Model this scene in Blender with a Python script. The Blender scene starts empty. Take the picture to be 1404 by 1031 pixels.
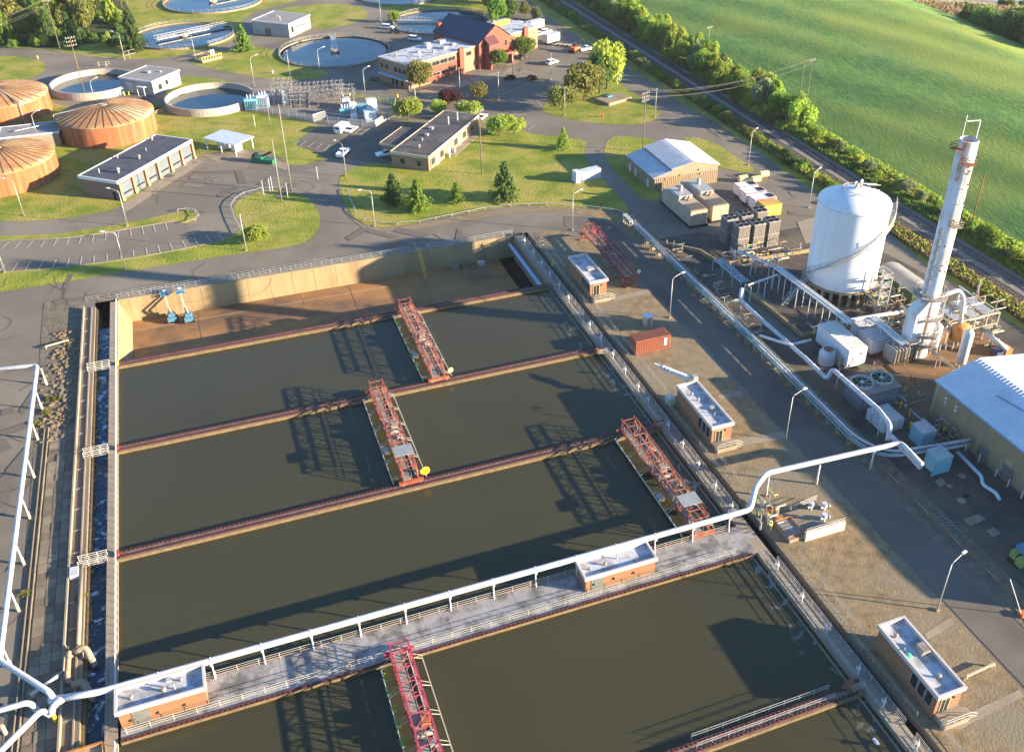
import bpy, math, random
from mathutils import Matrix, Vector
random.seed(7)
R = math.radians
SC = bpy.context.scene
COL = SC.collection
# ---------------------------------------------------------------- camera
F, CX, CY = 1313.829, 774.15, 471.52
PI_, RO, HE = 0.573197, 0.0110808, -0.378805
CAMH = 100.0
def cam_rows():
    ch, sh = math.cos(HE), math.sin(HE)
    Rz = Matrix(((ch, sh, 0), (-sh, ch, 0), (0, 0, 1)))
    B = Matrix(((1, 0, 0), (0, 0, -1), (0, 1, 0)))
    cp, sp = math.cos(PI_), math.sin(PI_)
    Rx = Matrix(((1, 0, 0), (0, cp, -sp), (0, sp, cp)))
    cr, sr = math.cos(RO), math.sin(RO)
    Rr = Matrix(((cr, -sr, 0), (sr, cr, 0), (0, 0, 1)))
    return Rr @ Rx @ B @ Rz
RC = cam_rows()
cam = bpy.data.cameras.new('camera')
co = bpy.data.objects.new('camera', cam); COL.objects.link(co)
m = RC.transposed()                       # columns: cam x(right), y(down), z(fwd) in world
mw = Matrix((( m[0][0], -m[0][1], -m[0][2]), (m[1][0], -m[1][1], -m[1][2]), (m[2][0], -m[2][1], -m[2][2])))
co.matrix_world = Matrix.Translation((0, 0, CAMH)) @ mw.to_4x4()
cam.sensor_fit = 'HORIZONTAL'; cam.sensor_width = 36
cam.lens = F / 1404 * 36
cam.shift_x = (702 - CX) / 1404
cam.shift_y = (CY - 515.5) / 1404
cam.clip_start = 1; cam.clip_end = 6000
SC.camera = co
# ---------------------------------------------------------------- world, sun, exposure
SUN_AZ, SUN_EL = -31.5, 12.8              # direction to the sun, degrees counter-clockwise from +x
w = bpy.data.worlds.new('World'); SC.world = w; w.use_nodes = True
nt = w.node_tree; bg = nt.nodes['Background']
sky = nt.nodes.new('ShaderNodeTexSky'); sky.sky_type = 'NISHITA'; sky.sun_disc = False
sky.sun_elevation = R(SUN_EL); sky.sun_rotation = R(90 - SUN_AZ)
sky.air_density = 1.0; sky.dust_density = 0.3; sky.ozone_density = 5.0
nt.links.new(sky.outputs[0], bg.inputs[0]); bg.inputs[1].default_value = 0.095
sl = bpy.data.lights.new('sun', 'SUN'); sl.energy = 5.0; sl.angle = R(0.5); sl.color = (1.0, 0.82, 0.58)
so = bpy.data.objects.new('sun', sl); COL.objects.link(so)
sd = Vector((math.cos(R(SUN_EL)) * math.cos(R(SUN_AZ)), math.cos(R(SUN_EL)) * math.sin(R(SUN_AZ)), math.sin(R(SUN_EL))))
so.rotation_euler = sd.to_track_quat('Z', 'Y').to_euler(); so.location = (100, -100, 200)
SC.view_settings.view_transform = 'Standard'; SC.view_settings.look = 'None'
SC.view_settings.gamma = 1; SC.view_settings.use_curve_mapping = False
SC.view_settings.exposure = 2.15
# ---------------------------------------------------------------- helpers
def P(px, py, z=0.0):
    """world point at height z seen at a photo position: used to read off real positions"""
    q = Vector(((px - CX) / F, (py - CY) / F, 1.0))
    d = RC.transposed() @ q
    t = (z - CAMH) / d.z
    return Vector((d.x * t, d.y * t, z))
MATS = {}
def mat(name, c1, c2=None, scale=1.0, rough=0.8, metal=0.0, bump=0.0, bscale=None, c3=None, s3=0.05, stretch=None, spec=0.3, vary=0.0, detail=6, lo=0.35, hi=0.65, coords='pos'):
    if name in MATS: return MATS[name]
    M = bpy.data.materials.new(name); M.use_nodes = True; MATS[name] = M
    N = M.node_tree.nodes; L = M.node_tree.links; b = N['Principled BSDF']
    b.inputs['Roughness'].default_value = rough; b.inputs['Metallic'].default_value = metal
    b.inputs['Specular IOR Level'].default_value = spec
    if coords == 'pos':
        g = N.new('ShaderNodeNewGeometry').outputs['Position']
    else:
        g = N.new('ShaderNodeTexCoord').outputs['Object']
    if stretch:
        mp = N.new('ShaderNodeMapping'); mp.inputs['Scale'].default_value = stretch; L.new(g, mp.inputs[0]); g = mp.outputs[0]
    def noise(s, det=detail):
        n = N.new('ShaderNodeTexNoise'); n.inputs['Scale'].default_value = s; n.inputs['Detail'].default_value = det
        n.inputs['Roughness'].default_value = 0.62; L.new(g, n.inputs['Vector']); return n
    def mr(src, a, b_):
        r = N.new('ShaderNodeMapRange'); r.inputs[1].default_value = a; r.inputs[2].default_value = b_; L.new(src, r.inputs[0]); return r.outputs[0]
    def mix(f, a, b_):
        x = N.new('ShaderNodeMix'); x.data_type = 'RGBA'
        if isinstance(f, float): x.inputs[0].default_value = f
        else: L.new(f, x.inputs[0])
        for i, v in ((6, a), (7, b_)):
            if isinstance(v, tuple): x.inputs[i].default_value = (*v, 1)
            else: L.new(v, x.inputs[i])
        return x.outputs[2]
    col = c1
    if c2: col = mix(mr(noise(scale).outputs[0], lo, hi), c1, c2)
    if c3: col = mix(mr(noise(s3, 4).outputs[0], 0.45, 0.62), col, c3)
    if vary:
        oi = N.new('ShaderNodeObjectInfo'); hs = N.new('ShaderNodeHueSaturation')
        r1 = N.new('ShaderNodeMapRange'); r1.inputs[3].default_value = 1 - vary; r1.inputs[4].default_value = 1 + vary
        L.new(oi.outputs['Random'], r1.inputs[0]); L.new(r1.outputs[0], hs.inputs['Value'])
        mm = N.new('ShaderNodeMath'); mm.operation = 'MULTIPLY'; mm.inputs[1].default_value = 7.31; L.new(oi.outputs['Random'], mm.inputs[0])
        fr = N.new('ShaderNodeMath'); fr.operation = 'FRACT'; L.new(mm.outputs[0], fr.inputs[0])
        r2 = N.new('ShaderNodeMapRange'); r2.inputs[3].default_value = 0.5 - vary * .07; r2.inputs[4].default_value = 0.5 + vary * .07
        L.new(fr.outputs[0], r2.inputs[0]); L.new(r2.outputs[0], hs.inputs['Hue'])
        if isinstance(col, tuple): hs.inputs['Color'].default_value = (*col, 1)
        else: L.new(col, hs.inputs['Color'])
        col = hs.outputs[0]
    if isinstance(col, tuple): b.inputs['Base Color'].default_value = (*col, 1)
    else: L.new(col, b.inputs['Base Color'])
    if bump:
        bn = N.new('ShaderNodeBump'); bn.inputs['Strength'].default_value = 1.0; bn.inputs['Distance'].default_value = bump
        L.new(noise(bscale or scale, 8).outputs[0], bn.inputs['Height']); L.new(bn.outputs[0], b.inputs['Normal'])
    return M
def paint(name, c, dirt=0.65, **k):
    k.setdefault('rough', 0.5); k.setdefault('scale', 0.9)
    return mat(name, c, tuple(v * dirt for v in c), lo=0.5, hi=0.9, **k)
class MB:
    def __init__(s): s.v = []; s.f = []
    def box(s, x0, x1, y0, y1, z0, z1):
        n = len(s.v)
        s.v += [(x0,y0,z0),(x1,y0,z0),(x1,y1,z0),(x0,y1,z0),(x0,y0,z1),(x1,y0,z1),(x1,y1,z1),(x0,y1,z1)]
        s.f += [tuple(n+i for i in q) for q in ((0,3,2,1),(4,5,6,7),(0,1,5,4),(1,2,6,5),(2,3,7,6),(3,0,4,7))]
        return s
    def prism(s, pts, z0, z1):                      # pts counter-clockwise; z1 may be a list
        n = len(s.v); k = len(pts); zz = z1 if isinstance(z1, (list, tuple)) else [z1] * k
        s.v += [(p[0], p[1], z0) for p in pts] + [(p[0], p[1], zz[i]) for i, p in enumerate(pts)]
        s.f.append(tuple(n + k + i for i in range(k))); s.f.append(tuple(n + k - 1 - i for i in range(k)))
        for i in range(k):
            j = (i + 1) % k; s.f.append((n + i, n + j, n + k + j, n + k + i))
        return s
    def profile(s, prof, y0, y1, axis='y'):          # prof in (x,z) or (y,z) extruded
        n = len(s.v); k = len(prof)
        for q in (y0, y1):
            for a, z in prof: s.v.append((a, q, z) if axis == 'y' else (q, a, z))
        s.f.append(tuple(n + i for i in range(k))); s.f.append(tuple(n + 2 * k - 1 - i for i in range(k)))
        for i in range(k):
            j = (i + 1) % k; s.f.append((n + j, n + i, n + k + i, n + k + j))
        return s
    def quad(s, *p):
        n = len(s.v); s.v += [tuple(q) for q in p]; s.f.append(tuple(range(n, n + len(p)))); return s
    def tube(s, p, q, r, n=8, r2=None, cap=True):
        p = Vector(p); q = Vector(q); d = (q - p).normalized(); r2 = r if r2 is None else r2
        u = d.orthogonal().normalized(); v = d.cross(u); b = len(s.v)
        for c, rr in ((p, r), (q, r2)):
            for i in range(n):
                a = 2 * math.pi * i / n; s.v.append(tuple(c + u * math.cos(a) * rr + v * math.sin(a) * rr))
        for i in range(n):
            j = (i + 1) % n; s.f.append((b + i, b + j, b + n + j, b + n + i))
        if cap: s.f.append(tuple(b + n - 1 - i for i in range(n))); s.f.append(tuple(b + n + i for i in range(n)))
        return s
    def lathe(s, prof, n=32, c=(0, 0), closed=False):
        b = len(s.v); k = len(prof)
        for r, z in prof:
            for i in range(n):
                a = 2 * math.pi * i / n; s.v.append((c[0] + r * math.cos(a), c[1] + r * math.sin(a), z))
        rng = range(k if closed else k - 1)
        for t in rng:
            t2 = (t + 1) % k
            for i in range(n):
                j = (i + 1) % n; s.f.append((b + t * n + i, b + t * n + j, b + t2 * n + j, b + t2 * n + i))
        return s
    def sweep(s, pts, r, n=10, bend=None):
        pts = [Vector(p) for p in pts]; bend = r * 2.2 if bend is None else bend
        path = [pts[0]]
        for i in range(1, len(pts) - 1):
            a, b, c = pts[i-1], pts[i], pts[i+1]
            d1 = (a - b); d2 = (c - b); l = min(bend, d1.length * .45, d2.length * .45)
            A = b + d1.normalized() * l; C = b + d2.normalized() * l
            for t in (0, .2, .4, .6, .8, 1): path.append(A * (1-t)**2 + b * 2*t*(1-t) + C * t*t)
        path.append(pts[-1])
        base = len(s.v); up = None
        for i, p in enumerate(path):
            d = (path[min(i+1, len(path)-1)] - path[max(i-1, 0)]).normalized()
            if up is None: up = d.orthogonal().normalized()
            up = (up - d * up.dot(d)).normalized(); v = d.cross(up)
            for k in range(n):
                a = 2*math.pi*k/n; s.v.append(tuple(p + up*math.cos(a)*r + v*math.sin(a)*r))
        for i in range(len(path)-1):
            for k in range(n):
                j = (k+1) % n; s.f.append((base+i*n+k, base+i*n+j, base+(i+1)*n+j, base+(i+1)*n+k))
        s.f.append(tuple(base + n-1-k for k in range(n))); s.f.append(tuple(base+(len(path)-1)*n+k for k in range(n)))
        return s
    def mesh(s, name, m, smooth=False):
        me = bpy.data.meshes.new(name); me.from_pydata(s.v, [], s.f)
        for mm in (m if isinstance(m, (list, tuple)) else [m]): me.materials.append(mm)
        if smooth: me.shade_smooth()
        me.update(); return me
    def build(s, name, m, parent=None, M=None, smooth=False, label=None, cat=None, group=None, kind=None):
        return put(name, s.mesh(name, m, smooth), parent, M, label, cat, group, kind)
def put(name, me, parent=None, M=None, label=None, cat=None, group=None, kind=None):
    o = bpy.data.objects.new(name, me); COL.objects.link(o)
    W = M if M is not None else Matrix()
    if parent is not None:
        o.parent = parent; o.matrix_basis = parent_world(parent).inverted() @ W
    else: o.matrix_basis = W
    o['_w'] = [v for r in W for v in r]
    tag(o, label, cat, group, kind); return o
def parent_world(o):
    a = list(o['_w']); return Matrix([a[0:4], a[4:8], a[8:12], a[12:16]])
def tag(o, label=None, cat=None, group=None, kind=None):
    if label: o['label'] = label
    if cat: o['category'] = cat
    if group: o['group'] = group
    if kind: o['kind'] = kind
    return o
def E(name, label, cat, loc, ang=0.0, group=None, kind=None):
    W = Matrix.Translation(Vector(loc)) @ Matrix.Rotation(ang, 4, 'Z')
    return put(name, None, None, W, label, cat, group, kind)
UNIT = {}
def unit(kind, m):
    k = (kind, m.name)
    if k not in UNIT:
        b = MB()
        if kind == 'rod': b.tube((0,0,0), (0,0,1), 1, 8)
        elif kind == 'thin': b.tube((0,0,0), (0,0,1), 1, 5)
        elif kind == 'beam': b.box(-1, 1, -1, 1, 0, 1)
        elif kind == 'cube': b.box(-.5, .5, -.5, .5, 0, 1)
        UNIT[k] = b.mesh(kind, m, smooth=(kind == 'rod'))
    return UNIT[k]
def bar(name, p, q, r, m, parent, kind='rod', r2=None):
    p = Vector(p); q = Vector(q); d = q - p
    rot = d.to_track_quat('Z', 'Y').to_matrix().to_4x4()
    W = Matrix.Translation(p) @ rot @ Matrix.Diagonal((r, r2 or r, d.length, 1))
    return put(name, unit(kind, m), parent, W)
def blk(name, c, sx, sy, sz, m, parent, ang=0.0):    # block standing on c
    W = Matrix.Translation(Vector(c)) @ Matrix.Rotation(ang, 4, 'Z') @ Matrix.Diagonal((sx, sy, sz, 1))
    return put(name, unit('cube', m), parent, W)
def dup(o, dM, label=None, group=None):
    """copy a thing with its parts and sub-parts, moved by matrix dM"""
    def rec(s, par):
        c = s.copy(); COL.objects.link(c); 
        W = dM @ parent_world(s)
        c['_w'] = [v for r in W for v in r]
        if par is None: c.matrix_basis = W
        else: c.parent = par
        for ch in KIDS.get(s.name, []): rec(ch, c)
        return c
    KIDS = {}
    def walk(x):
        for ch in x.children: KIDS.setdefault(x.name, []).append(ch); walk(ch)
    walk(o)
    r = rec(o, None)
    if label: r['label'] = label
    if group: r['group'] = group
    return r
ORD = 'first second third fourth fifth sixth seventh eighth ninth tenth eleventh twelfth thirteenth fourteenth fifteenth sixteenth seventeenth eighteenth nineteenth'.split()
for _t, _u in (('twentieth','twenty'),('thirtieth','thirty'),('fortieth','forty'),('fiftieth','fifty'),('sixtieth','sixty')): ORD += [_t] + [_u + '-' + o for o in ORD[:9]]
# ---------------------------------------------------------------- materials
asphalt = mat('asphalt', (.128,.108,.083), (.168,.141,.108), 0.06, .9, bump=.02, bscale=4, c3=(.195,.165,.125), s3=.035, detail=10)
asphalt_new = mat('road asphalt', (.11,.094,.075), (.15,.127,.10), 0.12, .9, bump=.02, bscale=4, c3=(.09,.078,.064), s3=.05)
grass = mat('grass', (.12,.165,.012), (.25,.255,.022), 0.14, .9, bump=.22, bscale=1.6, c3=(.29,.245,.05), s3=.07, detail=12)
fieldm = mat('field grass', (.085,.195,.035), (.165,.265,.042), 0.5, .9, bump=.25, bscale=1.4, c3=(.23,.28,.04), s3=.03, stretch=(1.2,.45,1), detail=12, lo=.4, hi=.6)
gravel = mat('gravel', (.14,.105,.06), (.27,.19,.095), 0.6, .95, bump=.07, bscale=2.6, c3=(.20,.165,.11), s3=.06, detail=10)
dirt = mat('dirt', (.10,.085,.065), (.19,.15,.10), 0.8, .95, bump=.15, bscale=2.0, detail=10)
yard = mat('yard paving', (.045,.042,.038), (.085,.075,.06), 0.2, .9, bump=.05, bscale=2, c3=(.12,.095,.06), s3=.05)
rusty_floor = mat('rust stained paving', (.24,.13,.05), (.13,.09,.06), 0.3, .85, bump=.02)
ballast = mat('ballast', (.26,.22,.18), (.17,.145,.12), 1.2, .95, bump=.15, bscale=3)
conc = mat('concrete', (.27,.22,.15), (.20,.16,.11), 0.35, .85, bump=.02, bscale=2)
conc_l = mat('pale concrete', (.29,.235,.17), (.22,.18,.13), 0.3, .85, bump=.015, bscale=2)
deckm = mat('deck concrete', (.31,.295,.29), (.24,.23,.225), 0.5, .8, bump=.02, bscale=3, c3=(.12,.115,.11), s3=.4)
tan_wall = mat('stained concrete', (.32,.24,.125), (.275,.205,.105), 0.5, .85, bump=.02, stretch=(1,1,.25), c3=(.23,.17,.09), s3=.3)
basin_floor = mat('sludge stained floor', (.37,.185,.065), (.27,.14,.055), 0.12, .8, bump=.02, c3=(.13,.08,.05), s3=.05)
divm = mat('divider concrete', (.12,.085,.065), (.20,.155,.12), 0.8, .9, bump=.03)
lichen = mat('waterline concrete', (.20,.14,.065), (.12,.09,.05), 1.1, .9, bump=.04, bscale=3)
red = mat('red steel', (.34,.065,.035), (.20,.05,.035), 1.5, .6, c3=(.30,.14,.08), s3=.9)
redd = mat('dark red rail', (.13,.034,.03), (.065,.026,.022), 1.5, .7)
pink = mat('magenta steel', (.40,.06,.085), (.28,.05,.06), 1.5, .55)
galv = mat('galvanised', (.46,.45,.42), (.33,.32,.30), 1.5, .45, metal=.35)
white = paint('white paint', (.60,.60,.59), .8)
whitep = mat('white pipe lagging', (.54,.55,.57), (.38,.385,.39), 0.6, .4)
steelw = mat('weathered steel', (.30,.26,.22), (.20,.17,.14), 1.2, .6)
rustm = mat('rust', (.30,.12,.045), (.18,.075,.035), 1.0, .85)
wood = mat('wood pole', (.20,.145,.10), (.13,.095,.065), 2.0, .9)
brick_m = None
roofw = mat('pale membrane roof', (.47,.49,.54), (.39,.41,.45), 0.5, .7, c3=(.26,.25,.25), s3=.6)
roofg = mat('grey gravel roof', (.24,.235,.225), (.17,.165,.16), 0.4, .85, c3=(.24,.22,.21), s3=.2)
roofb = mat('dark roof', (.045,.043,.045), (.07,.066,.068), 0.35, .85, c3=(.10,.09,.08), s3=.2)
fasciam = paint('pinkish fascia', (.50,.45,.41), .8)
glass = mat('dark glass', (.02,.025,.03), None, rough=.12, spec=.6)
black = mat('black rubber', (.02,.02,.02), None, rough=.8)
yellow = paint('yellow paint', (.75,.50,.03), .75)
tealm = paint('teal cabinet', (.16,.36,.42), .75)
blue = paint('sky blue paint', (.07,.19,.30), .8)
green_p = paint('green paint', (.02,.14,.075), .7)
lime = paint('lime green paint', (.22,.30,.07), .8)
navy = mat('navy roof', (.035,.05,.085), (.05,.065,.10), 0.5, .6)
redbrick = mat('red panel', (.28,.075,.045), (.22,.06,.04), 0.6, .8)
beige = paint('beige cladding', (.40,.32,.23), .85)
cream = paint('cream', (.46,.38,.27), .85)
dark = mat('dark void', (.015,.015,.016), None, rough=.9)
cabgrey = paint('cabinet grey', (.50,.53,.53), .8)
bark = mat('bark', (.10,.075,.05), (.06,.045,.03), 3, .95)
def brickmat(name, c1, c2, mortar=(.30,.26,.22), sx=2.2):
    M = bpy.data.materials.new(name); M.use_nodes = True; MATS[name] = M
    N = M.node_tree.nodes; L = M.node_tree.links; b = N['Principled BSDF']; b.inputs['Roughness'].default_value = .85
    g = N.new('ShaderNodeTexCoord'); sp = N.new('ShaderNodeSeparateXYZ'); L.new(g.outputs['Object'], sp.inputs[0])
    ad = N.new('ShaderNodeMath'); L.new(sp.outputs[0], ad.inputs[0]); L.new(sp.outputs[1], ad.inputs[1])
    cb = N.new('ShaderNodeCombineXYZ'); L.new(ad.outputs[0], cb.inputs[0]); L.new(sp.outputs[2], cb.inputs[1])
    t = N.new('ShaderNodeTexBrick'); L.new(cb.outputs[0], t.inputs['Vector']); t.inputs['Scale'].default_value = sx
    t.inputs['Color1'].default_value = (*c1, 1); t.inputs['Color2'].default_value = (*c2, 1); t.inputs['Mortar'].default_value = (*mortar, 1)
    t.inputs['Mortar Size'].default_value = .02
    L.new(t.outputs['Color'], b.inputs['Base Color']); return M
brick_o = brickmat('orange brick', (.27,.125,.055), (.22,.10,.045), (.24,.14,.08))
brick_b = brickmat('brown brick', (.17,.10,.07), (.20,.12,.085), (.17,.125,.10))
brick_t = brickmat('tan brick', (.27,.165,.095), (.24,.145,.085), (.25,.175,.115))
def corrugated(name, c, axis='x', freq=3.0, c2=None, spots=False, rough=.45, metal=.0):
    M = bpy.data.materials.new(name); M.use_nodes = True; MATS[name] = M
    N = M.node_tree.nodes; L = M.node_tree.links; b = N['Principled BSDF']
    b.inputs['Roughness'].default_value = rough; b.inputs['Metallic'].default_value = metal
    g = N.new('ShaderNodeTexCoord').outputs['Object']
    n = N.new('ShaderNodeTexNoise'); n.inputs['Scale'].default_value = .5; n.inputs['Detail'].default_value = 6; L.new(g, n.inputs['Vector'])
    x = N.new('ShaderNodeMix'); x.data_type = 'RGBA'; L.new(n.outputs[0], x.inputs[0])
    x.inputs[6].default_value = (*c, 1); x.inputs[7].default_value = (*(c2 or tuple(v * .75 for v in c)), 1)
    L.new(x.outputs[2], b.inputs['Base Color'])
    return M
def water(name, deep, rip, bump, rough=.12, foam=0.0, fs=.5, fx=None):
    M = bpy.data.materials.new(name); M.use_nodes = True; MATS[name] = M
    N = M.node_tree.nodes; L = M.node_tree.links; b = N['Principled BSDF']
    b.inputs['Roughness'].default_value = rough; b.inputs['IOR'].default_value = 1.33
    g = N.new('ShaderNodeNewGeometry').outputs['Position']
    n = N.new('ShaderNodeTexNoise'); n.inputs['Scale'].default_value = rip; n.inputs['Detail'].default_value = 5; L.new(g, n.inputs['Vector'])
    bn = N.new('ShaderNodeBump'); bn.inputs['Distance'].default_value = bump; L.new(n.outputs[0], bn.inputs['Height']); L.new(bn.outputs[0], b.inputs['Normal'])
    n2 = N.new('ShaderNodeTexNoise'); n2.inputs['Scale'].default_value = .04; n2.inputs['Detail'].default_value = 4; L.new(g, n2.inputs['Vector'])
    x = N.new('ShaderNodeMix'); x.data_type = 'RGBA'; L.new(n2.outputs[0], x.inputs[0])
    x.inputs[6].default_value = (*tuple(v * .8 for v in deep), 1); x.inputs[7].default_value = (*tuple(v * 1.2 for v in deep), 1)
    col = x.outputs[2]
    if foam:
        n3 = N.new('ShaderNodeTexNoise'); n3.inputs['Scale'].default_value = fs; n3.inputs['Detail'].default_value = 9; n3.inputs['Distortion'].default_value = 1.5; L.new(g, n3.inputs['Vector'])
        r = N.new('ShaderNodeMapRange'); r.inputs[1].default_value = foam; r.inputs[2].default_value = foam + .10; L.new(n3.outputs[0], r.inputs[0])
        fac = r.outputs[0]
        if fx:
            sx = N.new('ShaderNodeSeparateXYZ'); L.new(g, sx.inputs[0]); q = N.new('ShaderNodeMapRange'); q.inputs[1].default_value = fx[0]; q.inputs[2].default_value = fx[1]; q.inputs[4].default_value = .35; L.new(sx.outputs[0], q.inputs[0])
            mu = N.new('ShaderNodeMath'); mu.operation = 'MULTIPLY'; L.new(fac, mu.inputs[0]); L.new(q.outputs[0], mu.inputs[1]); fac = mu.outputs[0]
        y = N.new('ShaderNodeMix'); y.data_type = 'RGBA'; L.new(fac, y.inputs[0]); L.new(col, y.inputs[6]); y.inputs[7].default_value = (.55, .58, .58, 1); col = y.outputs[2]
    L.new(col, b.inputs['Base Color']); return M
murky = water('murky basin water', (.045,.042,.020), 1.2, .03, .2, foam=.57, fs=.35, fx=(58.5, 62.5))
flow = water('flowing channel water', (.018,.045,.07), 1.1, .18, .2, foam=.56, fs=.45)
chanw = water('dark channel water', (.006,.008,.009), 1.5, .02, .2)
clarw = water('clarifier water', (.014,.04,.06), .6, .015, .1)
riverw = water('river water', (.30,.27,.24), .3, .05, .3)
def region(name, pts, z, m, kind='structure', label=None):
    b = MB(); v = [Vector((p[0], p[1], z)) for p in pts]
    a = sum(v[i].x * v[(i+1) % len(v)].y - v[(i+1) % len(v)].x * v[i].y for i in range(len(v)))
    if a < 0: v.reverse()
    b.quad(*v); return b.build(name, m, kind=kind, label=label)
def px(*pts, z=0.0): return [P(a, b, z) for a, b in pts]
def smooth_poly(pts, it=2):
    for _ in range(it):
        out = []
        for i in range(len(pts)):
            a, b = pts[i], pts[(i+1) % len(pts)]
            out += [a * .75 + b * .25, a * .25 + b * .75]
        pts = out
    return pts
# ================================================================= GROUND
BX0, BX1, BY1, BY0 = -26.9, 66.6, 191.9, 20.0     # hole for basins and channels
gb = MB()
Lx = 2500
gb.quad((-Lx, BY1, 0), (Lx, BY1, 0), (Lx, 3500, 0), (-Lx, 3500, 0))
gb.quad((-Lx, -800, 0), (Lx, -800, 0), (Lx, BY0, 0), (-Lx, BY0, 0))
gb.quad((-Lx, BY0, 0), (BX0, BY0, 0), (BX0, BY1, 0), (-Lx, BY1, 0))
gb.quad((BX1, BY0, 0), (Lx, BY0, 0), (Lx, BY1, 0), (BX1, BY1, 0))
gb.build('ground', grass, kind='structure')
# asphalt of the plant (everything between the top road, the railway road and the basins)
asp = px((-260,60),(0,64),(64,69),(138,79),(205,82),(240,78),(267,72),(315,59),(335,42),(330,30),(350,16),(400,4),(432,-10),(455,-12),(505,-2),(520,8),(545,30),(600,40),(690,36),(712,12),(700,-4),(716,-10),(744,18),(783,44),(818,67),(854,90),(898,115),(936,144),(975,164),(1013,192),(1040,207),(1076,236),(1118,262),(1170,292),(1227,325),(1268,362),(1404,455),(1500,525))
asp = [Vector((p.x, p.y)) for p in asp] + [Vector((146, 60)), Vector((146, 20)), Vector((66.6, 20)), Vector((66.6, 191.9)), Vector((-26.9, 191.9)), Vector((-26.9, 20)), Vector((-130, 20)), Vector((-160, 200))]
region('asphalt', asp, .012, asphalt)
# grass islands
def lawn(name, *pts, sm=2, z=.05):
    region(name, smooth_poly(px(*pts), sm), z, grass)
lawn('lawn', (-150,70),(0,77),(30,78),(58,84),(66,94),(50,105),(25,114),(0,118),(-150,135))
lawn('lawn', (-200,140),(0,120),(40,122),(66,128),(120,134),(150,134),(150,137),(70,136),(75,144),(130,150),(205,146),(232,152),(300,156),(345,152),(385,160),(437,170),(432,178),(400,197),(436,211),(447,218),(420,226),(396,228),(380,212),(345,205),(268,214),(262,220),(164,285),(143,291),(102,298),(60,303),(0,304),(-200,300), sm=1)
lawn('lawn', (246,105),(269,105),(302,109),(345,120),(344,135),(330,140),(230,135),(225,122), z=.054)
lawn('lawn', (256,88),(275,78),(315,68),(373,64),(383,80),(418,92),(440,95),(457,106),(400,112),(340,105),(300,97))
lawn('lawn', (360,18),(417,7),(473,5),(499,12),(508,23),(485,33),(452,40),(425,40),(380,30))
lawn('lawn', (450,126),(480,128),(519,132),(550,141),(548,147),(520,142),(470,140))
lawn('lawn', (0,373),(90,366),(154,357),(231,344),(282,336),(320,322),(336,310),(322,296),(318,286),(330,272),(355,263),(385,260),(415,266),(433,283),(440,300),(436,318),(420,333),(390,340),(359,344),(282,355),(180,372),(64,391),(0,401),(-200,420),(-200,385), sm=1)
lawn('lawn', (-200,325),(0,324),(69,322),(102,318),(174,306),(218,297),(246,290),(262,288),(273,296),(268,305),(256,308),(238,303),(174,314),(90,327),(0,331),(-200,340), sm=1)
lawn('lawn', (464,250),(470,238),(491,228),(520,222),(540,222),(664,168),(700,180),(760,188),(806,192),(802,203),(800,215),(818,240),(848,268),(866,292),(850,290),(780,285),(720,282),(680,286),(600,299),(560,309),(510,313),(490,303),(476,287),(468,268), sm=1)
lawn('lawn', (834,188),(860,187),(890,190),(906,197),(865,214),(863,235),(906,262),(905,275),(880,275),(850,243),(826,213), sm=1)
lawn('lawn', (934,190),(948,188),(964,191),(988,200),(1014,219),(1040,235),(1020,238),(1000,232),(984,231),(950,205))
lawn('lawn', (737,151),(768,128),(800,112),(844,110),(856,120),(880,136),(900,150),(906,160),(885,170),(847,172),(795,167),(762,159), sm=1)
lawn('lawn', (640,160),(700,172),(735,186),(705,184),(668,172), z=.054, sm=1)
# parking islands
for q in (((632,134),(660,131),(690,136),(692,142),(660,143)), ((702,108),(735,104),(757,110),(755,114),(720,113)), ((560,122),(585,118),(602,124),(590,131),(566,130))):
    region('planting_bed', smooth_poly(px(*q), 2), .06, dirt)
# gravel lot right of the basins, road, pipe-rack strip
region('gravel_lot', [(66.62,20),(81.5,20),(81.7,60),(81.9,84),(81.6,112),(81.3,145),(81.4,158),(80.5,172),(78,184),(74,190),(66.62,191.8)], .05, gravel)
region('gravel_verge', smooth_poly(px((470,290),(478,292),(492,306),(510,314),(560,311),(640,295),(720,284),(800,285),(862,296),(905,340),(935,378),(925,382),(880,338),(845,306),(790,292),(720,290),(640,302),(560,317),(505,318),(482,302)), 1), .06, gravel)
region('service_road', [(82.2,20),(88.9,20),(88.6,70),(89,110),(88.9,140),(88.6,160),(88.7,175),(87,189),(83,195),(78,197),(76,192),(79.5,184),(81.5,172),(82.2,158)], .06, asphalt_new)
region('rack_strip', [(89,20),(94,20),(94,110),(94,186),(89,190),(89.1,140)], .055, dirt)
region('process_yard', [(94,20),(146,20),(144.2,120),(140,150),(135,172),(112,172),(104,178),(94.1,178)], .055, yard)
region('rust_stained_paving', smooth_poly([Vector(v) for v in ((108,110),(118,108),(133,110),(138,118),(130,124),(117,122),(109,118))], 2), .07, rusty_floor)
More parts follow.
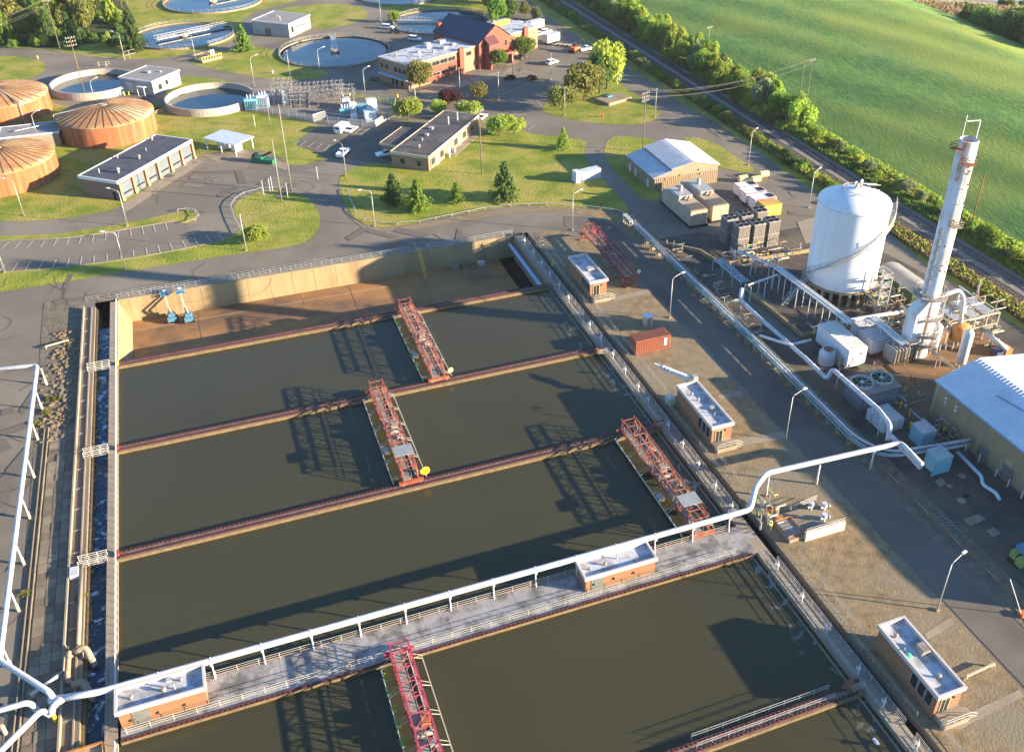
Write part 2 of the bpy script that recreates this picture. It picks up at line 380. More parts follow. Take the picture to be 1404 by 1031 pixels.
# concrete footpaths
for q in (((894,402),(889,397),(840,408),(842,414)), ((1074,592),(1080,601),(1006,613),(1000,604)), ((1016,536),(1019,541),(988,548),(984,543)), ((1267,869),(1303,846),(1310,855),(1272,877)), ((1398,945),(1404,955),(1316,1000),(1290,1000),(1300,990)), ((838,349),(843,352),(830,362),(826,358))):
    region('footpath', px(*q), .07, conc_l)
region('dumpster_pad', px((345,219),(352,213),(398,226),(392,234)), .06, conc_l)
region('garage_apron', px((165,283),(262,218),(280,222),(172,292)), .06, conc_l)
region('shelter_pad', px((274,212),(335,205),(352,214),(300,224)), .06, conc)
region('office_forecourt', px((566,128),(600,118),(660,105),(690,96),(704,80),(712,84),(700,100),(685,106),(640,118),(600,131),(590,136)), .065, conc_l)
region('parking_lot', smooth_poly(px((400,198),(432,176),(460,180),(560,165),(600,190),(545,206),(538,226),(500,222),(470,216),(448,219),(430,207)),1), .06, asphalt_new)
# left paving: worn slabs beside the channel
region('dirt_strip', px((60,415),(108,418),(103,560),(92,760),(80,960),(72,1040),(0,1040),(25,880),(45,640),(52,520)), .05, dirt)
# painted markings
mk = E('road_markings', None, None, (0,0,0), kind='structure')
linem = mat('road paint', (.62,.60,.56), (.40,.39,.36), 1.5, .8)
def pline(a, b, wd=.14, s=1.0):
    p = P(*a); q = P(*b); d = (q - p).normalized(); n = Vector((-d.y, d.x, 0)) * wd / 2
    MB().quad(p - n + Vector((0,0,.085)), q - n + Vector((0,0,.085)), q + n + Vector((0,0,.085)), p + n + Vector((0,0,.085))).build('parking_line', linem, mk)
Z5 = lambda x, y: (x/3.9, 240 + y/3.9)
for a in ((50,360,5,400),(115,355,80,395),(178,352,145,392),(245,347,217,388),(308,340,287,382),(373,337,357,375),(438,330,423,370),(503,322,493,362),(568,313,564,350),(632,305,634,343),(697,293,703,330),(760,280,770,318),(820,270,832,307),(885,260,897,298),
          (30,480,-10,525),(95,473,58,522),(165,465,132,515),(233,460,207,507),(302,453,282,498),(372,447,357,492),(438,440,430,482),(505,433,502,472),(573,423,574,462),(645,410,650,450),(713,403,716,440),(780,390,788,428),(845,378,858,418),(908,365,925,402),(975,352,993,387),(1037,338,1065,382),(1100,323,1133,367),(1163,312,1195,348)):
    pline(Z5(a[0],a[1]), Z5(a[2],a[3]))
Z2 = lambda x, y: (340 + x/3.9, y/3.9)
for a in ((245,780,275,752),(275,785,315,755),(320,792,360,760),(365,800,400,768),(410,808,440,775),(450,812,480,785),(575,715,610,685),(600,722,650,690),(640,720,690,690),
          (1060,460,1085,485),(1040,485,1020,470),(1090,450,1120,475),(1155,430,1180,452),(1185,412,1212,438),(1290,500,1380,480)):
    pline(Z2(a[0],a[1]), Z2(a[2],a[3]))
Z3 = lambda x, y: (680 + x/3.9, y/3.9)
for a in ((25,510,180,450),(215,540,250,575),(170,700,210,670),(180,325,210,340),(210,325,235,345)): pline(Z3(a[0],a[1]), Z3(a[2],a[3]))
# kerbs / guard rails
def curb(name, label, pts, wd=.25, h=.15, m=conc_l):
    b = MB()
    V = [P(*p) for p in pts]
    for p, q in zip(V, V[1:]):
        d = (q - p).normalized(); n = Vector((-d.y, d.x, 0)) * wd / 2; e = d * .02
        b.prism([p - n, q + e - n, q + e + n, p + n], 0.02, h)
    return b.build(name, m, label=label, kind='structure')
curb('kerb', None, [Z5(*p) for p in ((0,352),(200,345),(350,338),(560,312),(690,288),(830,265),(935,246))])
curb('kerb', None, [Z5(*p) for p in ((40,520),(200,510),(360,495),(480,478),(620,462),(750,440),(900,412),(1060,380),(1180,355),(1290,318))])
curb('kerb', None, [Z2(*p) for p in ((1000,505),(960,512),(900,508),(860,490),(880,478))])
curb('kerb', None, [Z2(*p) for p in ((1130,525),(1180,545),(1300,558),(1360,545),(1345,535))])
def guardrail(label, pts, m=galv):
    V = [P(*p) for p in pts]; t = E('guard_rail', label, 'guard rail', V[0])
    acc = 0
    for p, q in zip(V, V[1:]):
        bar('rail', p + Vector((0,0,.7)), q + Vector((0,0,.7)), .11, galv, t, 'beam', .04)
        L = (q-p).length; n = max(1, int(L/3.8))
        for i in range(n): bar('post', p.lerp(q, i/n), p.lerp(q, i/n) + Vector((0,0,.68)), .09, steelw, t, 'beam')
guardrail('long white guard rail curving below the lawn with the conifers', [(478,262),(480,275),(488,292),(500,302),(515,307),(545,309),(575,306),(620,297),(665,288),(700,284),(750,282),(800,285),(845,291),(870,301)])
guardrail('white guard rail around the tip of the grass island under the two tall poles', [(333,322),(322,300),(317,285),(322,276),(335,267),(360,261),(385,260),(405,263)])
guardrail('short white guard rail hooked around the tip of the thin grass strip', [(244,291),(258,289),(268,291),(273,297),(268,304),(255,308)])
# ================================================================= HILL, FIELD, RAILWAY
def hx0(y): return 170.5 + max(0, y - 250) * .02
def hx1(y): return 244 + 14 * max(0, min(1, (y - 205) / 70)) + max(0, y-275)*.05
def hh(x, y):
    a, b = hx0(y), hx1(y)
    if x <= a: return 0
    if x <= b: return 9.0 * math.sin(math.pi/2 * (x-a)/(b-a))
    u = (x - b) / 50
    return 9.0 * max(0, 1 - u*u*(3-2*u)) if u < 1 else 0
hb = MB(); NX, NY = 60, 90
for j in range(NY + 1):
    y = -40 + 900 * j / NY
    for i in range(NX + 1):
        x = hx0(y) - 1 + (hx1(y) + 55 - hx0(y)) * i / NX
        z = hh(x, y); hb.v.append((x, y, (z + .25*math.sin(x*.3+y*.07)*min(1,z/3) if z > 0 else -.05)))
for j in range(NY):
    for i in range(NX):
        a = j*(NX+1)+i; hb.f.append((a, a+1, a+NX+2, a+NX+1))
hb.build('hill', fieldm, kind='structure', smooth=True)
# verge by the tracks
dry = mat('dry verge', (.10,.10,.02), (.20,.15,.06), 0.15, .95, bump=.4, bscale=1)
region('rail_verge', [(146.5,0),(151,0),(151,900),(146.5,900)], .03, dry)
region('track_bed', [(151,-60),(160.2,-60),(160.2,1000),(151,1000)], .05, ballast)
region('field_track', [(163,40),(166,40),(167,150),(168,190),(166.5,190),(164,150)], .05, dirt)
railm = mat('rail steel', (.24,.20,.18), (.16,.12,.10), 1, .4, metal=.6)
sleeperm = mat('sleeper', (.10,.085,.07), (.15,.125,.10), 2, .9)
slp = MB().box(-1.3, 1.3, -.13, .13, 0, .14).mesh('sleeper', sleeperm)
for k, xc in enumerate((153.2, 157.6)):
    t = E('railway_track', ['railway track nearer to the plant, with rails and dark sleepers on grey ballast', 'railway track nearer to the green field, with rails and dark sleepers on ballast'][k], 'railway track', (xc, 60, .05), group=None)
    for s in (-.72, .72): MB().box(xc+s-.05, xc+s+.05, -60, 1000, .19, .34).build('rail', railm, t)
    y = 112.0
    for i in range(150):
        put('sleeper', slp, t, Matrix.Translation((xc, y + i*.7, .055)))
    b = MB(); yy = y + 150*.7
    while yy < 600: b.box(xc-1.3, xc+1.3, yy-.13, yy+.13, .055, .195); yy += .7
    yy = 111.3
    while yy > 30: b.box(xc-1.3, xc+1.3, yy-.13, yy+.13, .055, .195); yy -= .7
    b.build('sleepers', sleeperm, t, kind='stuff')
    b = MB().prism([(xc-2,-60),(xc+2,-60),(xc+2,1000),(xc-2,1000)], 0.052, .06); 
# land and river behind the hill
reedm = mat('dry reeds', (.30,.22,.14), (.22,.17,.09), .1, .95, bump=.8, bscale=.6, c3=(.16,.20,.05), s3=.02)
region('marsh', px((1180,-60),(1224,2),(1270,18),(1330,42),(1404,82),(1600,160),(1900,160),(1900,-60)), .03, reedm)
region('river', px((1290,-8),(1400,9),(1700,50),(2000,60),(2000,-120),(1200,-120)), .06, riverw)
region('river', px((1385,28),(1404,40),(1500,60),(1500,35),(1404,27)), .07, riverw)
region('mud_bank', px((1262,-2),(1330,7),(1404,14),(1500,26),(1500,21),(1404,10),(1330,2)), .08, mat('mud', (.42,.36,.26), (.33,.29,.2), .1, .9))

# repairs and cracks in the paving
pr = random.Random(12); pm = [mat('asphalt patch dark', (.11,.095,.076), (.13,.112,.09), .5, .9), mat('asphalt patch pale', (.18,.155,.12), (.155,.135,.105), .5, .9)]
PT = E('paving_repairs', None, None, (0,0,0), kind='structure')
for k in range(46):
    q = pr.choice([(pr.uniform(0,300),pr.uniform(226,245)),(pr.uniform(130,430),pr.uniform(240,265)),(pr.uniform(0,420),pr.uniform(385,415)),(pr.uniform(440,700),pr.uniform(318,330)),(pr.uniform(600,740),pr.uniform(85,125)),(pr.uniform(860,1000),pr.uniform(100,190)),(pr.uniform(0,45),pr.uniform(430,800)),(pr.uniform(0,45),pr.uniform(430,800)),(pr.uniform(1010,1100),pr.uniform(220,300))])
    p = P(*q); a = pr.uniform(0,3.1); L_, W_2 = pr.uniform(1,6), pr.uniform(.6,2.4); M = lm2 = Matrix.Translation((p.x,p.y,.078+k*.0004)) @ Matrix.Rotation(a, 4, 'Z')
    MB().quad((-L_,-W_2*.5,0),(L_*.9,-W_2*.6,0),(L_,W_2*.5,0),(-L_*.8,W_2*.55,0)).build('asphalt_patch', pm[k%2 if k%3 else 0], PT, M)
cb = MB()
for k in range(60):
    q = pr.choice([(pr.uniform(0,430),pr.uniform(226,265)),(pr.uniform(0,420),pr.uniform(380,420)),(pr.uniform(0,45),pr.uniform(430,900)),(pr.uniform(600,740),pr.uniform(85,125)),(pr.uniform(860,1000),pr.uniform(100,190))])
    c = P(*q); c.z = .1; a = pr.uniform(0,6.28)
    for j in range(pr.randint(5,12)):
        a += pr.gauss(0,.5); d = Vector((math.cos(a),math.sin(a),0)); n = Vector((-d.y,d.x,0))*.045; e = c+d*pr.uniform(.6,1.8); cb.quad(c-n,e-n,e+n,c+n); c = e
cb.build('cracks', mat('crack filler', (.03,.028,.026), None), PT, kind='stuff')
# ================================================================= BASINS
ZW = -0.5
XL, XR = -22.6, 62.2           # basin inner faces
D = [('north', 165.45), ('b', 139.15), ('c', 113.55), ('walk', 82.35), ('e', 56.9)]
# pit floors and water
def sheet(name, x0, x1, y0, y1, z, m, kind='structure'): return MB().quad((x0,y0,z),(x1,y0,z),(x1,y1,z),(x0,y1,z)).build(name, m, kind=kind)
sheet('pit_floor', -27, 66.7, 20, 192, -6.6, dark)
for y0, y1 in ((140.8, 165.5), (115.2, 139.2), (88.4, 113.6), (58.5, 82.4), (20, 57)):
    sheet('basin_water', XL, XR + .9, y0, y1, ZW, murky)
sheet('channel_water', -26.7, -24.0, 20, 182.5, -1.0, flow)
sheet('channel_bed', -26.7, -24.0, 182.5, 191, -4.0, dark)
sheet('channel_water', 64.9, 66.7, 20, 191, -1.3, chanw)
# empty basin
b = MB(); b.quad((XL+1.6,167.1,-5.4),(59.2,167.1,-5.4),(59.2,191.3,-5.4),(XL+1.6,191.3,-5.4)); b.build('basin_floor', basin_floor, kind='structure')
fl = bpy.data.objects['basin_floor']
for y in (176.5, 187.5): MB().box(-21, 59, y-.06, y+.06, -5.4, -5.36).build('floor_joint', conc_l, fl)
for x in (-8, 8, 24, 40, 52): MB().box(x-.05, x+.05, 167.1, 191.2, -5.4, -5.365).build('floor_joint', divm, fl)
wl = E('basin_wall', 'tall tan concrete back wall of the drained basin below the long railing', 'wall', (20, 191.3, -5.4))
MB().profile([(191.3,-5.4),(191.3,0.0),(192.0,0.0),(192.0,-5.4)], XL, 63, 'x').build('wall_face', tan_wall, wl)
MB().box(XL, 63, 191.2, 192.3, 0.004, .18).build('coping', conc, wl)
for i in range(18): MB().box(XL+2+i*4.7, XL+2.08+i*4.7, 191.26, 191.32, -5.4, 0).build('form_joint', tan_wall, wl)
wl = E('basin_wall', 'sloping orange stained end wall at the left of the drained basin', 'wall', (XL, 180, -5.4))
b = MB(); b.quad((XL,167.1,-.0),(XL+1.6,167.1,-5.4),(XL+1.6,191.3,-5.4),(XL,191.3,0)); b.build('wall_face', tan_wall, wl)
# white trough at drained basin's right end; blue sky reflection put into colour
MB().box(61.2, 61.8, 168.6, 190, -1.5, -1.0).build('overflow_trough', paint('trough tinted for sky reflection', (.30,.42,.55), .9), label='overflow trough along the right end of the drained basin, sky reflection painted pale blue', cat='trough')
def wallbox(name, x0, x1, y0, y1, z0, z1, m, label, cat='wall'):
    return MB().box(x0, x1, y0, y1, z0, z1).build(name, m, label=label, cat=cat)
# dividers
def teeth(parent, x0, x1, y, z, step=.62):
    b = MB(); x = x0
    while x < x1: b.box(x, x + step*.55, y-.13, y+.13, z, z+.16); x += step
    b.build('rack_teeth', redd, parent, kind='stuff')
desc = {'north': 'rusty divider wall between the drained basin and the first flooded basin',
        'b': 'divider wall with red toothed rails between the basins of the first and second scraper bridges',
        'c': 'divider wall with red toothed rails ending beside the orange-red bridge on the right',
        'e': 'divider wall with a railing at the bottom right corner of the basins'}
for nme, y in D:
    if nme == 'walk': continue
    t = E('divider_wall', desc[nme], 'wall', (20, y+.8, -6))
    MB().box(XL, XR+1, y, y+1.75, -6, -.02).build('wall_body', lichen, t)
    MB().box(XL, XR+1, y+.16, y+1.7, -.018, .05).build('wall_top', divm, t)
    MB().box(XL, XR+1, y+.02, y+.14, -.018, .03).build('edge_strip', lichen, t)
    for yy in (y+.28, y+1.55):
        MB().box(XL+.3, XR, yy-.035, yy+.035, .051, .2).build('rack_rail', redd, t)
        teeth(t, XL+.3, XR, yy + (.2 if yy < y+1 else -.2), .051)
# ---- central walkway
wk = E('walkway', None, None, (20, 85.6, 0), kind='structure')
MB().box(XL+.3, 64.9, 82.35, 88.5, -6, -.06).build('walkway_body', lichen, wk)
i = 0
x = XL + .3
W_ = (64.9 - XL - .3) / 28
slab = MB().box(.015, W_-.015, 0, 2.86, -.058, 0.0).mesh('deck_slab', deckm)
for i in range(28):
    for j in range(2): put('deck_slab', slab, wk, Matrix.Translation((x + i*W_, 82.6 + j*2.9, random.uniform(0,.012))))
for yy in (82.6, 88.2):
    r = MB().box(XL+.3, XR, yy-.035, yy+.035, .013, .2).build('rack_rail', redd, wk)
    teeth(wk, XL+.3, XR, yy + (.2 if yy > 85 else -.2), .013)
# ---- long walls / walks
def planks(name, label, x0, x1, y0, y1, step, m, z=0.0, mb=conc, cat='walkway'):
    t = E(name, label, cat, ((x0+x1)/2, (y0+y1)/2, -6))
    MB().box(x0, x1, y0, y1, -6, z-.07).build('wall_body', mb, t)
    n = int((y1-y0)/step); st = (y1-y0)/n
    me = MB().box(x0+.01, x1-.01, .02, st-.02, -.068, 0).mesh('deck_plank', m)
    for i in range(n): put('deck_plank', me, t, Matrix.Translation((0, y0+i*st, z+random.uniform(0,.012))))
    return t
planks('walk_slab', 'inner concrete walk on the left wall of the basins, beside the flowing channel', -23.75, -22.62, 20, 191.2, 1.9, conc_l)
wallbox('channel_curb', -24.05, -23.76, 20, 191.2, -6, .06, conc_l, 'narrow pale curb between the left walk and the flowing channel')
t = planks('walk_slab', 'outer concrete walk left of the flowing channel, with the fat pipe lying on it', -28.9, -26.8, 20, 190.5, 2.1, conc)
MB().box(-27.55, -27.35, 20, 190, .02, .24).build('ledge', conc_l, t)
MB().box(-28.98, -28.75, 20, 190, .0, .8).build('ledge', conc_l, t)  # raised ledge added to cast the shadow strip of the higher walk
brk = MB().box(-28.75, -27.55, -.16, .16, .02, .10).mesh('strap', steelw)
for i in range(34): put('strap', brk, t, Matrix.Translation((0, 24+i*4.9, 0)))
wallbox('channel_ledge', -26.8, -26.3, 20, 190, -6, -.55, lichen, 'mossy lower ledge at the left edge of the flowing channel')
sc = MB(); rr = random.Random(3)
for i in range(300):
    y = rr.uniform(22, 178); x = -26.35 + rr.uniform(-.25,.2); s = rr.uniform(.1,.35)
    sc.box(x-s, x+s, y-s, y+s*1.4, -1.1, -.95+rr.uniform(0,.4))
sc.build('scum_lumps', lichen, kind='stuff', label='tan lumps along the left edge of the flowing channel', cat=None)
planks('walk_slab', 'concrete walk between the basins and the narrow dark channel on the right', 63.1, 64.9, 20, 191.2, 2.0, conc_l)
planks('walk_slab', 'outer concrete walk right of the narrow dark channel, next to the gravel', 66.6, 68.2, 20, 191.5, 2.0, conc)
t = E('overflow_launder', 'long dark overflow trough at the right end of the basins', 'trough', (62.6, 100, -1))
MB().box(62.2, 62.4, 20, 165.9, -2, -.42).build('weir_wall', conc, t)
MB().box(62.95, 63.1, 20, 191.2, -6, -.07).build('back_wall', conc, t)
MB().box(62.4, 62.95, 20, 165.9, -.75, -.7).build('trough_water', chanw, t)
# ---- railings
def railing(label, pts, rails=(.35,.72,1.08), sp=2.2, r=.035, m=galv, z=0.0, h=1.1, group=None, cat='railing'):
    V = [Vector(p) for p in pts]; t = E('railing', label, cat, (V[0].x, V[0].y, z), group=group)
    for p, q in zip(V, V[1:]):
        L = (q-p).length; n = max(1, round(L/sp))
        for zz in rails: bar('rail', p + Vector((0,0,zz)), q + Vector((0,0,zz)), r, m, t, 'thin')
        for i in range(n + (1 if q is V[-1] else 0)):
            c = p.lerp(q, i/n); bar('post', c, c + Vector((0,0,h)), r*1.25, m, t, 'thin')
    return t
railing('long light grey railing along the top of the back wall of the drained basin', [(XL,191.9,.18),(38.6,191.9,.18)])
railing('short light grey railing right of the yellow ladder on the back wall', [(42.5,191.9,.18),(63,191.9,.18)])
railing('second railing behind the outer edge of the back wall, beside the road', [(-28.5,193.0,0),(20,193.2,0)], m=steelw)
walkr = paint('cream railing', (.44,.42,.34), .8)
railing('cream railing along the far edge of the central walkway, under the white pipe', [(XL+1,88.0,0),(61.5,88.0,0)], m=walkr, r=.03, sp=2.6)
railing('cream railing along the near edge of the central walkway', [(XL+1,83.35,0),(60,83.35,0)], m=walkr, r=.03, sp=2.6)
railing('railing on the basin side of the right-hand walk, far half', [(63.25,191,0),(63.25,89,0)], rails=(.6,1.05), r=.028)
railing('railing on the basin side of the right-hand walk, near half', [(63.25,82,0),(63.25,22,0)], rails=(.6,1.05), r=.028)
railing('railing on the near side of the dark channel, beyond the central walkway', [(64.8,190,0),(64.8,91,0)], r=.04)
railing('railing on the near side of the dark channel, in front of the central walkway', [(64.8,80,0),(64.8,51.6,0)], r=.04)
railing('railing of the dark channel at the bottom right corner', [(64.8,49.6,0),(64.8,22,0)], r=.04)
railing('railing on the far side of the dark channel, beyond the central walkway', [(66.75,190,0),(66.75,96,0)], r=.03, rails=(.6,1.05))
railing('railing on the far side of the dark channel, in front of the central walkway', [(66.75,80,0),(66.75,51.8,0)], r=.03, rails=(.6,1.05))
railing('outer railing between the walk and the gravel, nearest to the lower right brick building', [(68.3,80,0),(68.3,63.5,0)], r=.03, rails=(.6,1.05))
railing('outer gravel-side railing between the central walkway and the middle brick building', [(68.3,104.5,0),(68.3,90,0)], r=.03, rails=(.6,1.05))
railing('outer railing between the walk and the gravel, from the middle to the far brick building', [(68.3,156,0),(68.3,121,0)], r=.03, rails=(.6,1.05))
railing('outer railing beyond the far brick building', [(68.3,186,0),(68.3,172,0)], r=.03, rails=(.6,1.05))
railing('railing at the bottom right corner along the steps', [(68.3,49.5,0),(68.3,22,0)], r=.03)
railing('pale railing on the near side of the bottom right divider wall', [(40,57.6,.05),(59,57.6,.05)], r=.03, rails=(.6,1.05))
railing('pale railing on the far side of the bottom right divider wall', [(40,58.9,.05),(59,58.9,.05)], r=.03, rails=(.6,1.05))
railing('low railing at the edge of the left channel walk', [(-26.95,20.5,0),(-26.95,66,0)], r=.03, rails=(.6,1.05))
railing('fine white railing along the left edge of the basins', [(-22.75,190.5,0),(-22.75,89,0)], r=.035, sp=1.5, rails=(.5,1.0), m=white)
railing('fine white railing along the left basin edge, near the bottom', [(-22.75,82,0),(-22.75,60,0)], r=.035, sp=1.5, rails=(.5,1.0), m=white)
# foot bridges across the left channel
for y, w_ in ((166.0, 'far'), (139.8, 'middle'), (114.3, 'near')):
    t = E('foot_bridge', {'far':'small cream-railed footbridge over the left channel beside the drained basin','middle':'small cream-railed footbridge over the left channel in line with the second divider','near':'small cream-railed footbridge over the left channel next to the white lagged valve'}[w_], 'footbridge', (-25.3, y, 0))
    MB().box(-27.2, -24.0, y-.6, y+.6, .07, .16).build('deck', steelw, t)
    for s in (-.6, .6):
        for zz in (.45, .8, 1.15): bar('rail', (-27.6, y+s, zz+.1), (-23.9, y+s, zz+.1), .05, walkr, t, 'thin')
        for k in range(4): bar('post', (-27.6+k*1.23, y+s, .1), (-27.6+k*1.23, y+s, 1.3), .05, walkr, t, 'thin')
    MB().box(XL-.15, XL+.2, y-.2, y+.9, .02, .5).build('stop_block', red if w_ != 'far' else yellow, label='painted %s stop at the left end of the %s divider rail' % ('orange' if w_ != 'far' else 'yellow', w_), cat='rail stop')
    for s in (0, 1.0): MB().box(-24, -22.7, y-.1+s, y+.02+s, .02, .07).build('grating_strip', steelw, t)
# spindle stands on the right-hand walk
ys = [186, 180, 174.5, 169.5, 164, 158.6, 152.5, 147.3, 141.7, 136, 130.4, 124.8, 120.5, 112.7, 107.5, 102, 96.5, 91.4, 78.5, 72.3, 66.5, 59.6, 54.5, 48.3]
sp_b = MB().tube((0,0,0),(0,0,.25),.16,8); 
hand = MB(); 
for k in range(8):
    a = k*math.pi/4; hand.tube((.3*math.cos(a),.3*math.sin(a),0),(.3*math.cos(a+math.pi/4),.3*math.sin(a+math.pi/4),0),.03,5)
hand.tube((-.38,0,0),(.38,0,0),.03,5); hand.tube((0,-.38,0),(0,.38,0),.03,5)
for i, y in enumerate(ys):
    where = 'beyond' if y > 88 else 'in front of'
    k = sum(1 for q in ys if q < y and (q > 88) == (y > 88))
    t = E('valve_stand', 'white valve stand on the right-hand walk, %s one %s the central walkway' % (ORD[k] if y > 88 else ORD[len([q for q in ys if q > y and q < 88])], where), 'valve', (63.95, y, 0), group='valve stands on the right-hand walk')
    bar('pedestal', (63.95,y,0), (63.95,y,1.0), .09, white, t)
    blk('gearbox', (63.95,y,.95), .3, .26, .25, white, t)
    hand.build('handwheel', white, t, Matrix.Translation((63.75, y, 1.32)))
    bar('stem', (63.95,y,1.25), (63.95,y,1.9), .05, white, t, 'thin')
# ================================================================= SCRAPER BRIDGES
def bridge(label, xc, y0, y1, z, m, panel=None, reel=None, weeds=False, mb=galv, leg=0, wide=1.15):
    """travelling scraper bridge spanning y0..y1 at x=xc"""
    t = E('scraper_bridge', label, 'scraper bridge', (xc, (y0+y1)/2, z), group=None)
    H = 2.3; n = 11; dy = (y1-y0)/n; zb = z + .75; zt = zb + H
    for s in (-wide, wide):
        x = xc + s
        bar('chord', (x,y0,zb), (x,y1,zb), .11, m, t, 'beam', .13)
        bar('chord', (x,y0+.6,zt), (x,y1-.6,zt), .09, m, t, 'beam', .10)
        for i in range(n + 1):
            y = y0 + i*dy; yt = min(max(y, y0+.6), y1-.6)
            bar('upright', (x,y,zb), (x,yt,zt), .06, m, t, 'beam')
            if i < n:
                a, c = (zb, zt) if i % 2 == 0 else (zt, zb)
                bar('diagonal', (x,y,a), (x,y+dy,c), .05, m, t, 'beam')
    for i in range(n + 1):
        y = y0 + i*dy; yt = min(max(y, y0+.6), y1-.6)
        bar('cross_beam', (xc-wide,y,zb), (xc+wide,y,zb), .07, m, t, 'beam')
        bar('cross_beam', (xc-wide,yt,zt), (xc+wide,yt,zt), .05, m, t, 'beam')
        if i < n:
            s = 1 if i % 2 else -1
            bar('wind_brace', (xc-wide*s,y,zb), (xc+wide*s,y+dy,zb), .04, m, t, 'thin')
            bar('wind_brace', (xc-wide*s,yt,zt), (xc+wide*s,min(y+dy,y1-.6),zt), .04, m, t, 'thin')
    pl = MB().box(-.55, .55, .05, dy-.05, 0, .06).mesh('walk_grating', steelw)
    for i in range(n): put('walk_grating', pl, t, Matrix.Translation((xc-.45, y0+i*dy, zb+.1)))
    for s in (-1.0, .15):
        bar('hand_rail', (xc+s,y0,zb+1.1), (xc+s,y1,zb+1.1), .03, mb, t, 'thin')
        for i in range(n+1): bar('rail_post', (xc+s,y0+i*dy,zb), (xc+s,y0+i*dy,zb+1.1), .03, mb, t, 'thin')
    bar('conduit', (xc+.9,y0+.5,zb+.3), (xc+.9,y1-.5,zb+.3), .09, mb, t)
    bar('conduit', (xc+1.15,y0+2,zb+1.6), (xc+1.15,y1-4,zb+1.6), .06, mb, t)
    # end carriages with wheels
    for y in (y0-.1, y1+.1):
        blk('end_carriage', (xc, y, z+.28), 2*wide+1.6, .55, .5, m, t)
        for s in (-wide-.2, wide+.2):
            bar('wheel', (xc+s, y-.16, z+.3), (xc+s, y+.16, z+.3), .32, steelw, t)
    # drive and hoist in the middle
    ym = (y0+y1)/2
    blk('drive_unit', (xc+.5, ym+1.2, zb+.15), 1.1, 1.4, .9, red if m is not red else steelw, t)
    bar('hoist_drum', (xc-.9, ym-.8, zb+.7), (xc+1.1, ym-.8, zb+.7), .35, steelw, t)
    blk('motor', (xc+.7, ym-2.2, zb+.15), .8, .7, .6, galv, t)
    if not leg:
        # skimmer outriggers at the water
        for s in (-1, 1):
            xo = xc + s*2.65
            bar('skimmer_beam', (xo,y0+.9,ZW+.55), (xo,y1-.9,ZW+.55), .06, walkr, t, 'beam', .12)
            for k in range(6):
                y = y0 + 1.5 + k*(y1-y0-3)/5
                bar('outrigger', (xc+s*wide,y,zb), (xo,y,ZW+.6), .04, walkr, t, 'thin')
                bar('outrigger', (xc+s*wide,y+.8,zb-.1), (xo,y+.5,ZW+.6), .03, walkr, t, 'thin')
                bar('hanger', (xo,y,ZW-.2), (xo,y,ZW+.6), .05, walkr, t, 'thin')
        b = MB().box(xc-2.75, xc-2.6, y0+1, y1-1, ZW-.5, ZW+.35).build('scum_blade', dark, t)
        blk('pump_box', (xc-2.0, ym-3.5, ZW+.4), .9, 1.2, .7, galv, t)
    else:
        for y in (y0, y1):
            for s in (-wide, wide): bar('stand_leg', (xc+s,y,0), (xc+s,y,z+.3), .09, m, t, 'beam')
            bar('stand_beam', (xc-wide-.8,y,.12), (xc+wide+.8,y,.12), .15, m, t, 'beam')
    if panel:
        p = E; b = MB().box(xc-1.6, xc+1.5, y0+panel, y0+panel+2.5, zt+.35, zt+.45).build('roof_panel', mat('panel sheet', (.26,.28,.28), (.20,.22,.22), 1.2, .6), t)
        for sx in (-1.3, 1.2):
            for sy in (.3, 2.2): bar('panel_leg', (xc+sx, y0+panel+sy, zt), (xc+sx, y0+panel+sy, zt+.35), .05, m, t, 'beam')
    if reel:
        cx, cy = xc + wide + 1.3, y0 + .7
        b = MB().tube((cx, cy-.12, zb+.6), (cx, cy+.02, zb+.6), .75 if reel is yellow else .5, 20); b.tube((cx, cy-.02, zb+.6), (cx, cy+.25, zb+.6), .3, 12)
        b.build('cable_reel', reel, t)
        bar('reel_arm', (xc+wide,cy,zb+.3), (cx,cy,zb+.6), .07, m, t, 'beam')
    if weeds:
        b = MB(); r = random.Random(5)
        for c in range(5):
            yy = y1 - 3 - c*2.4 if weeds > 1 else y0 + 6 + c*4
            for k in range(36):
                p = Vector((xc-2.5+r.gauss(0,.22), yy+r.gauss(0,.4), ZW+.5+abs(r.gauss(0,.25)))); s = .13
                b.quad(p, p+Vector((s,r.uniform(-s,s),s)), p+Vector((0,s,s*1.5)))
        b.build('weeds', mat('weed leaves', (.16,.32,.03), (.10,.22,.02), 2, .8), t, kind='stuff')
    return t
bridge('red scraper bridge nearest to the drained basin', 31.4, 140.2, 166.5, .2, red, reel=paint('pale yellow reel', (.62,.58,.25)), weeds=1)
bridge('red scraper bridge with a pale roof panel and a yellow cable reel', 20.1, 114.6, 140.2, .2, red, panel=3.0, reel=yellow)
bridge('orange-red scraper bridge at the right, its near end under the white pipe', 57.1, 88.2, 114.6, .2, red, panel=3.2)
bridge('magenta scraper bridge cut off by the bottom edge of the picture', 10.8, 58.0, 83.0, .2, pink, weeds=2)
bridge('dark red scraper bridge standing on dry land beside the road', 78.5, 160.5, 183.6, 1.2, mat('maroon steel', (.22,.04,.045), (.15,.032,.036), .8, .6, c3=(.42,.12,.04), s3=.07), leg=1, reel=paint('cream reel', (.6,.5,.35)))
MB().box(77.3, 80.0, 159.3, 161.8, .06, .2).build('timber_cribbing', mat('orange timbers', (.40,.20,.06), (.3,.14,.05), 1, .9), label='orange stained timber pad under the near end of the maroon bridge', cat='timber pad')
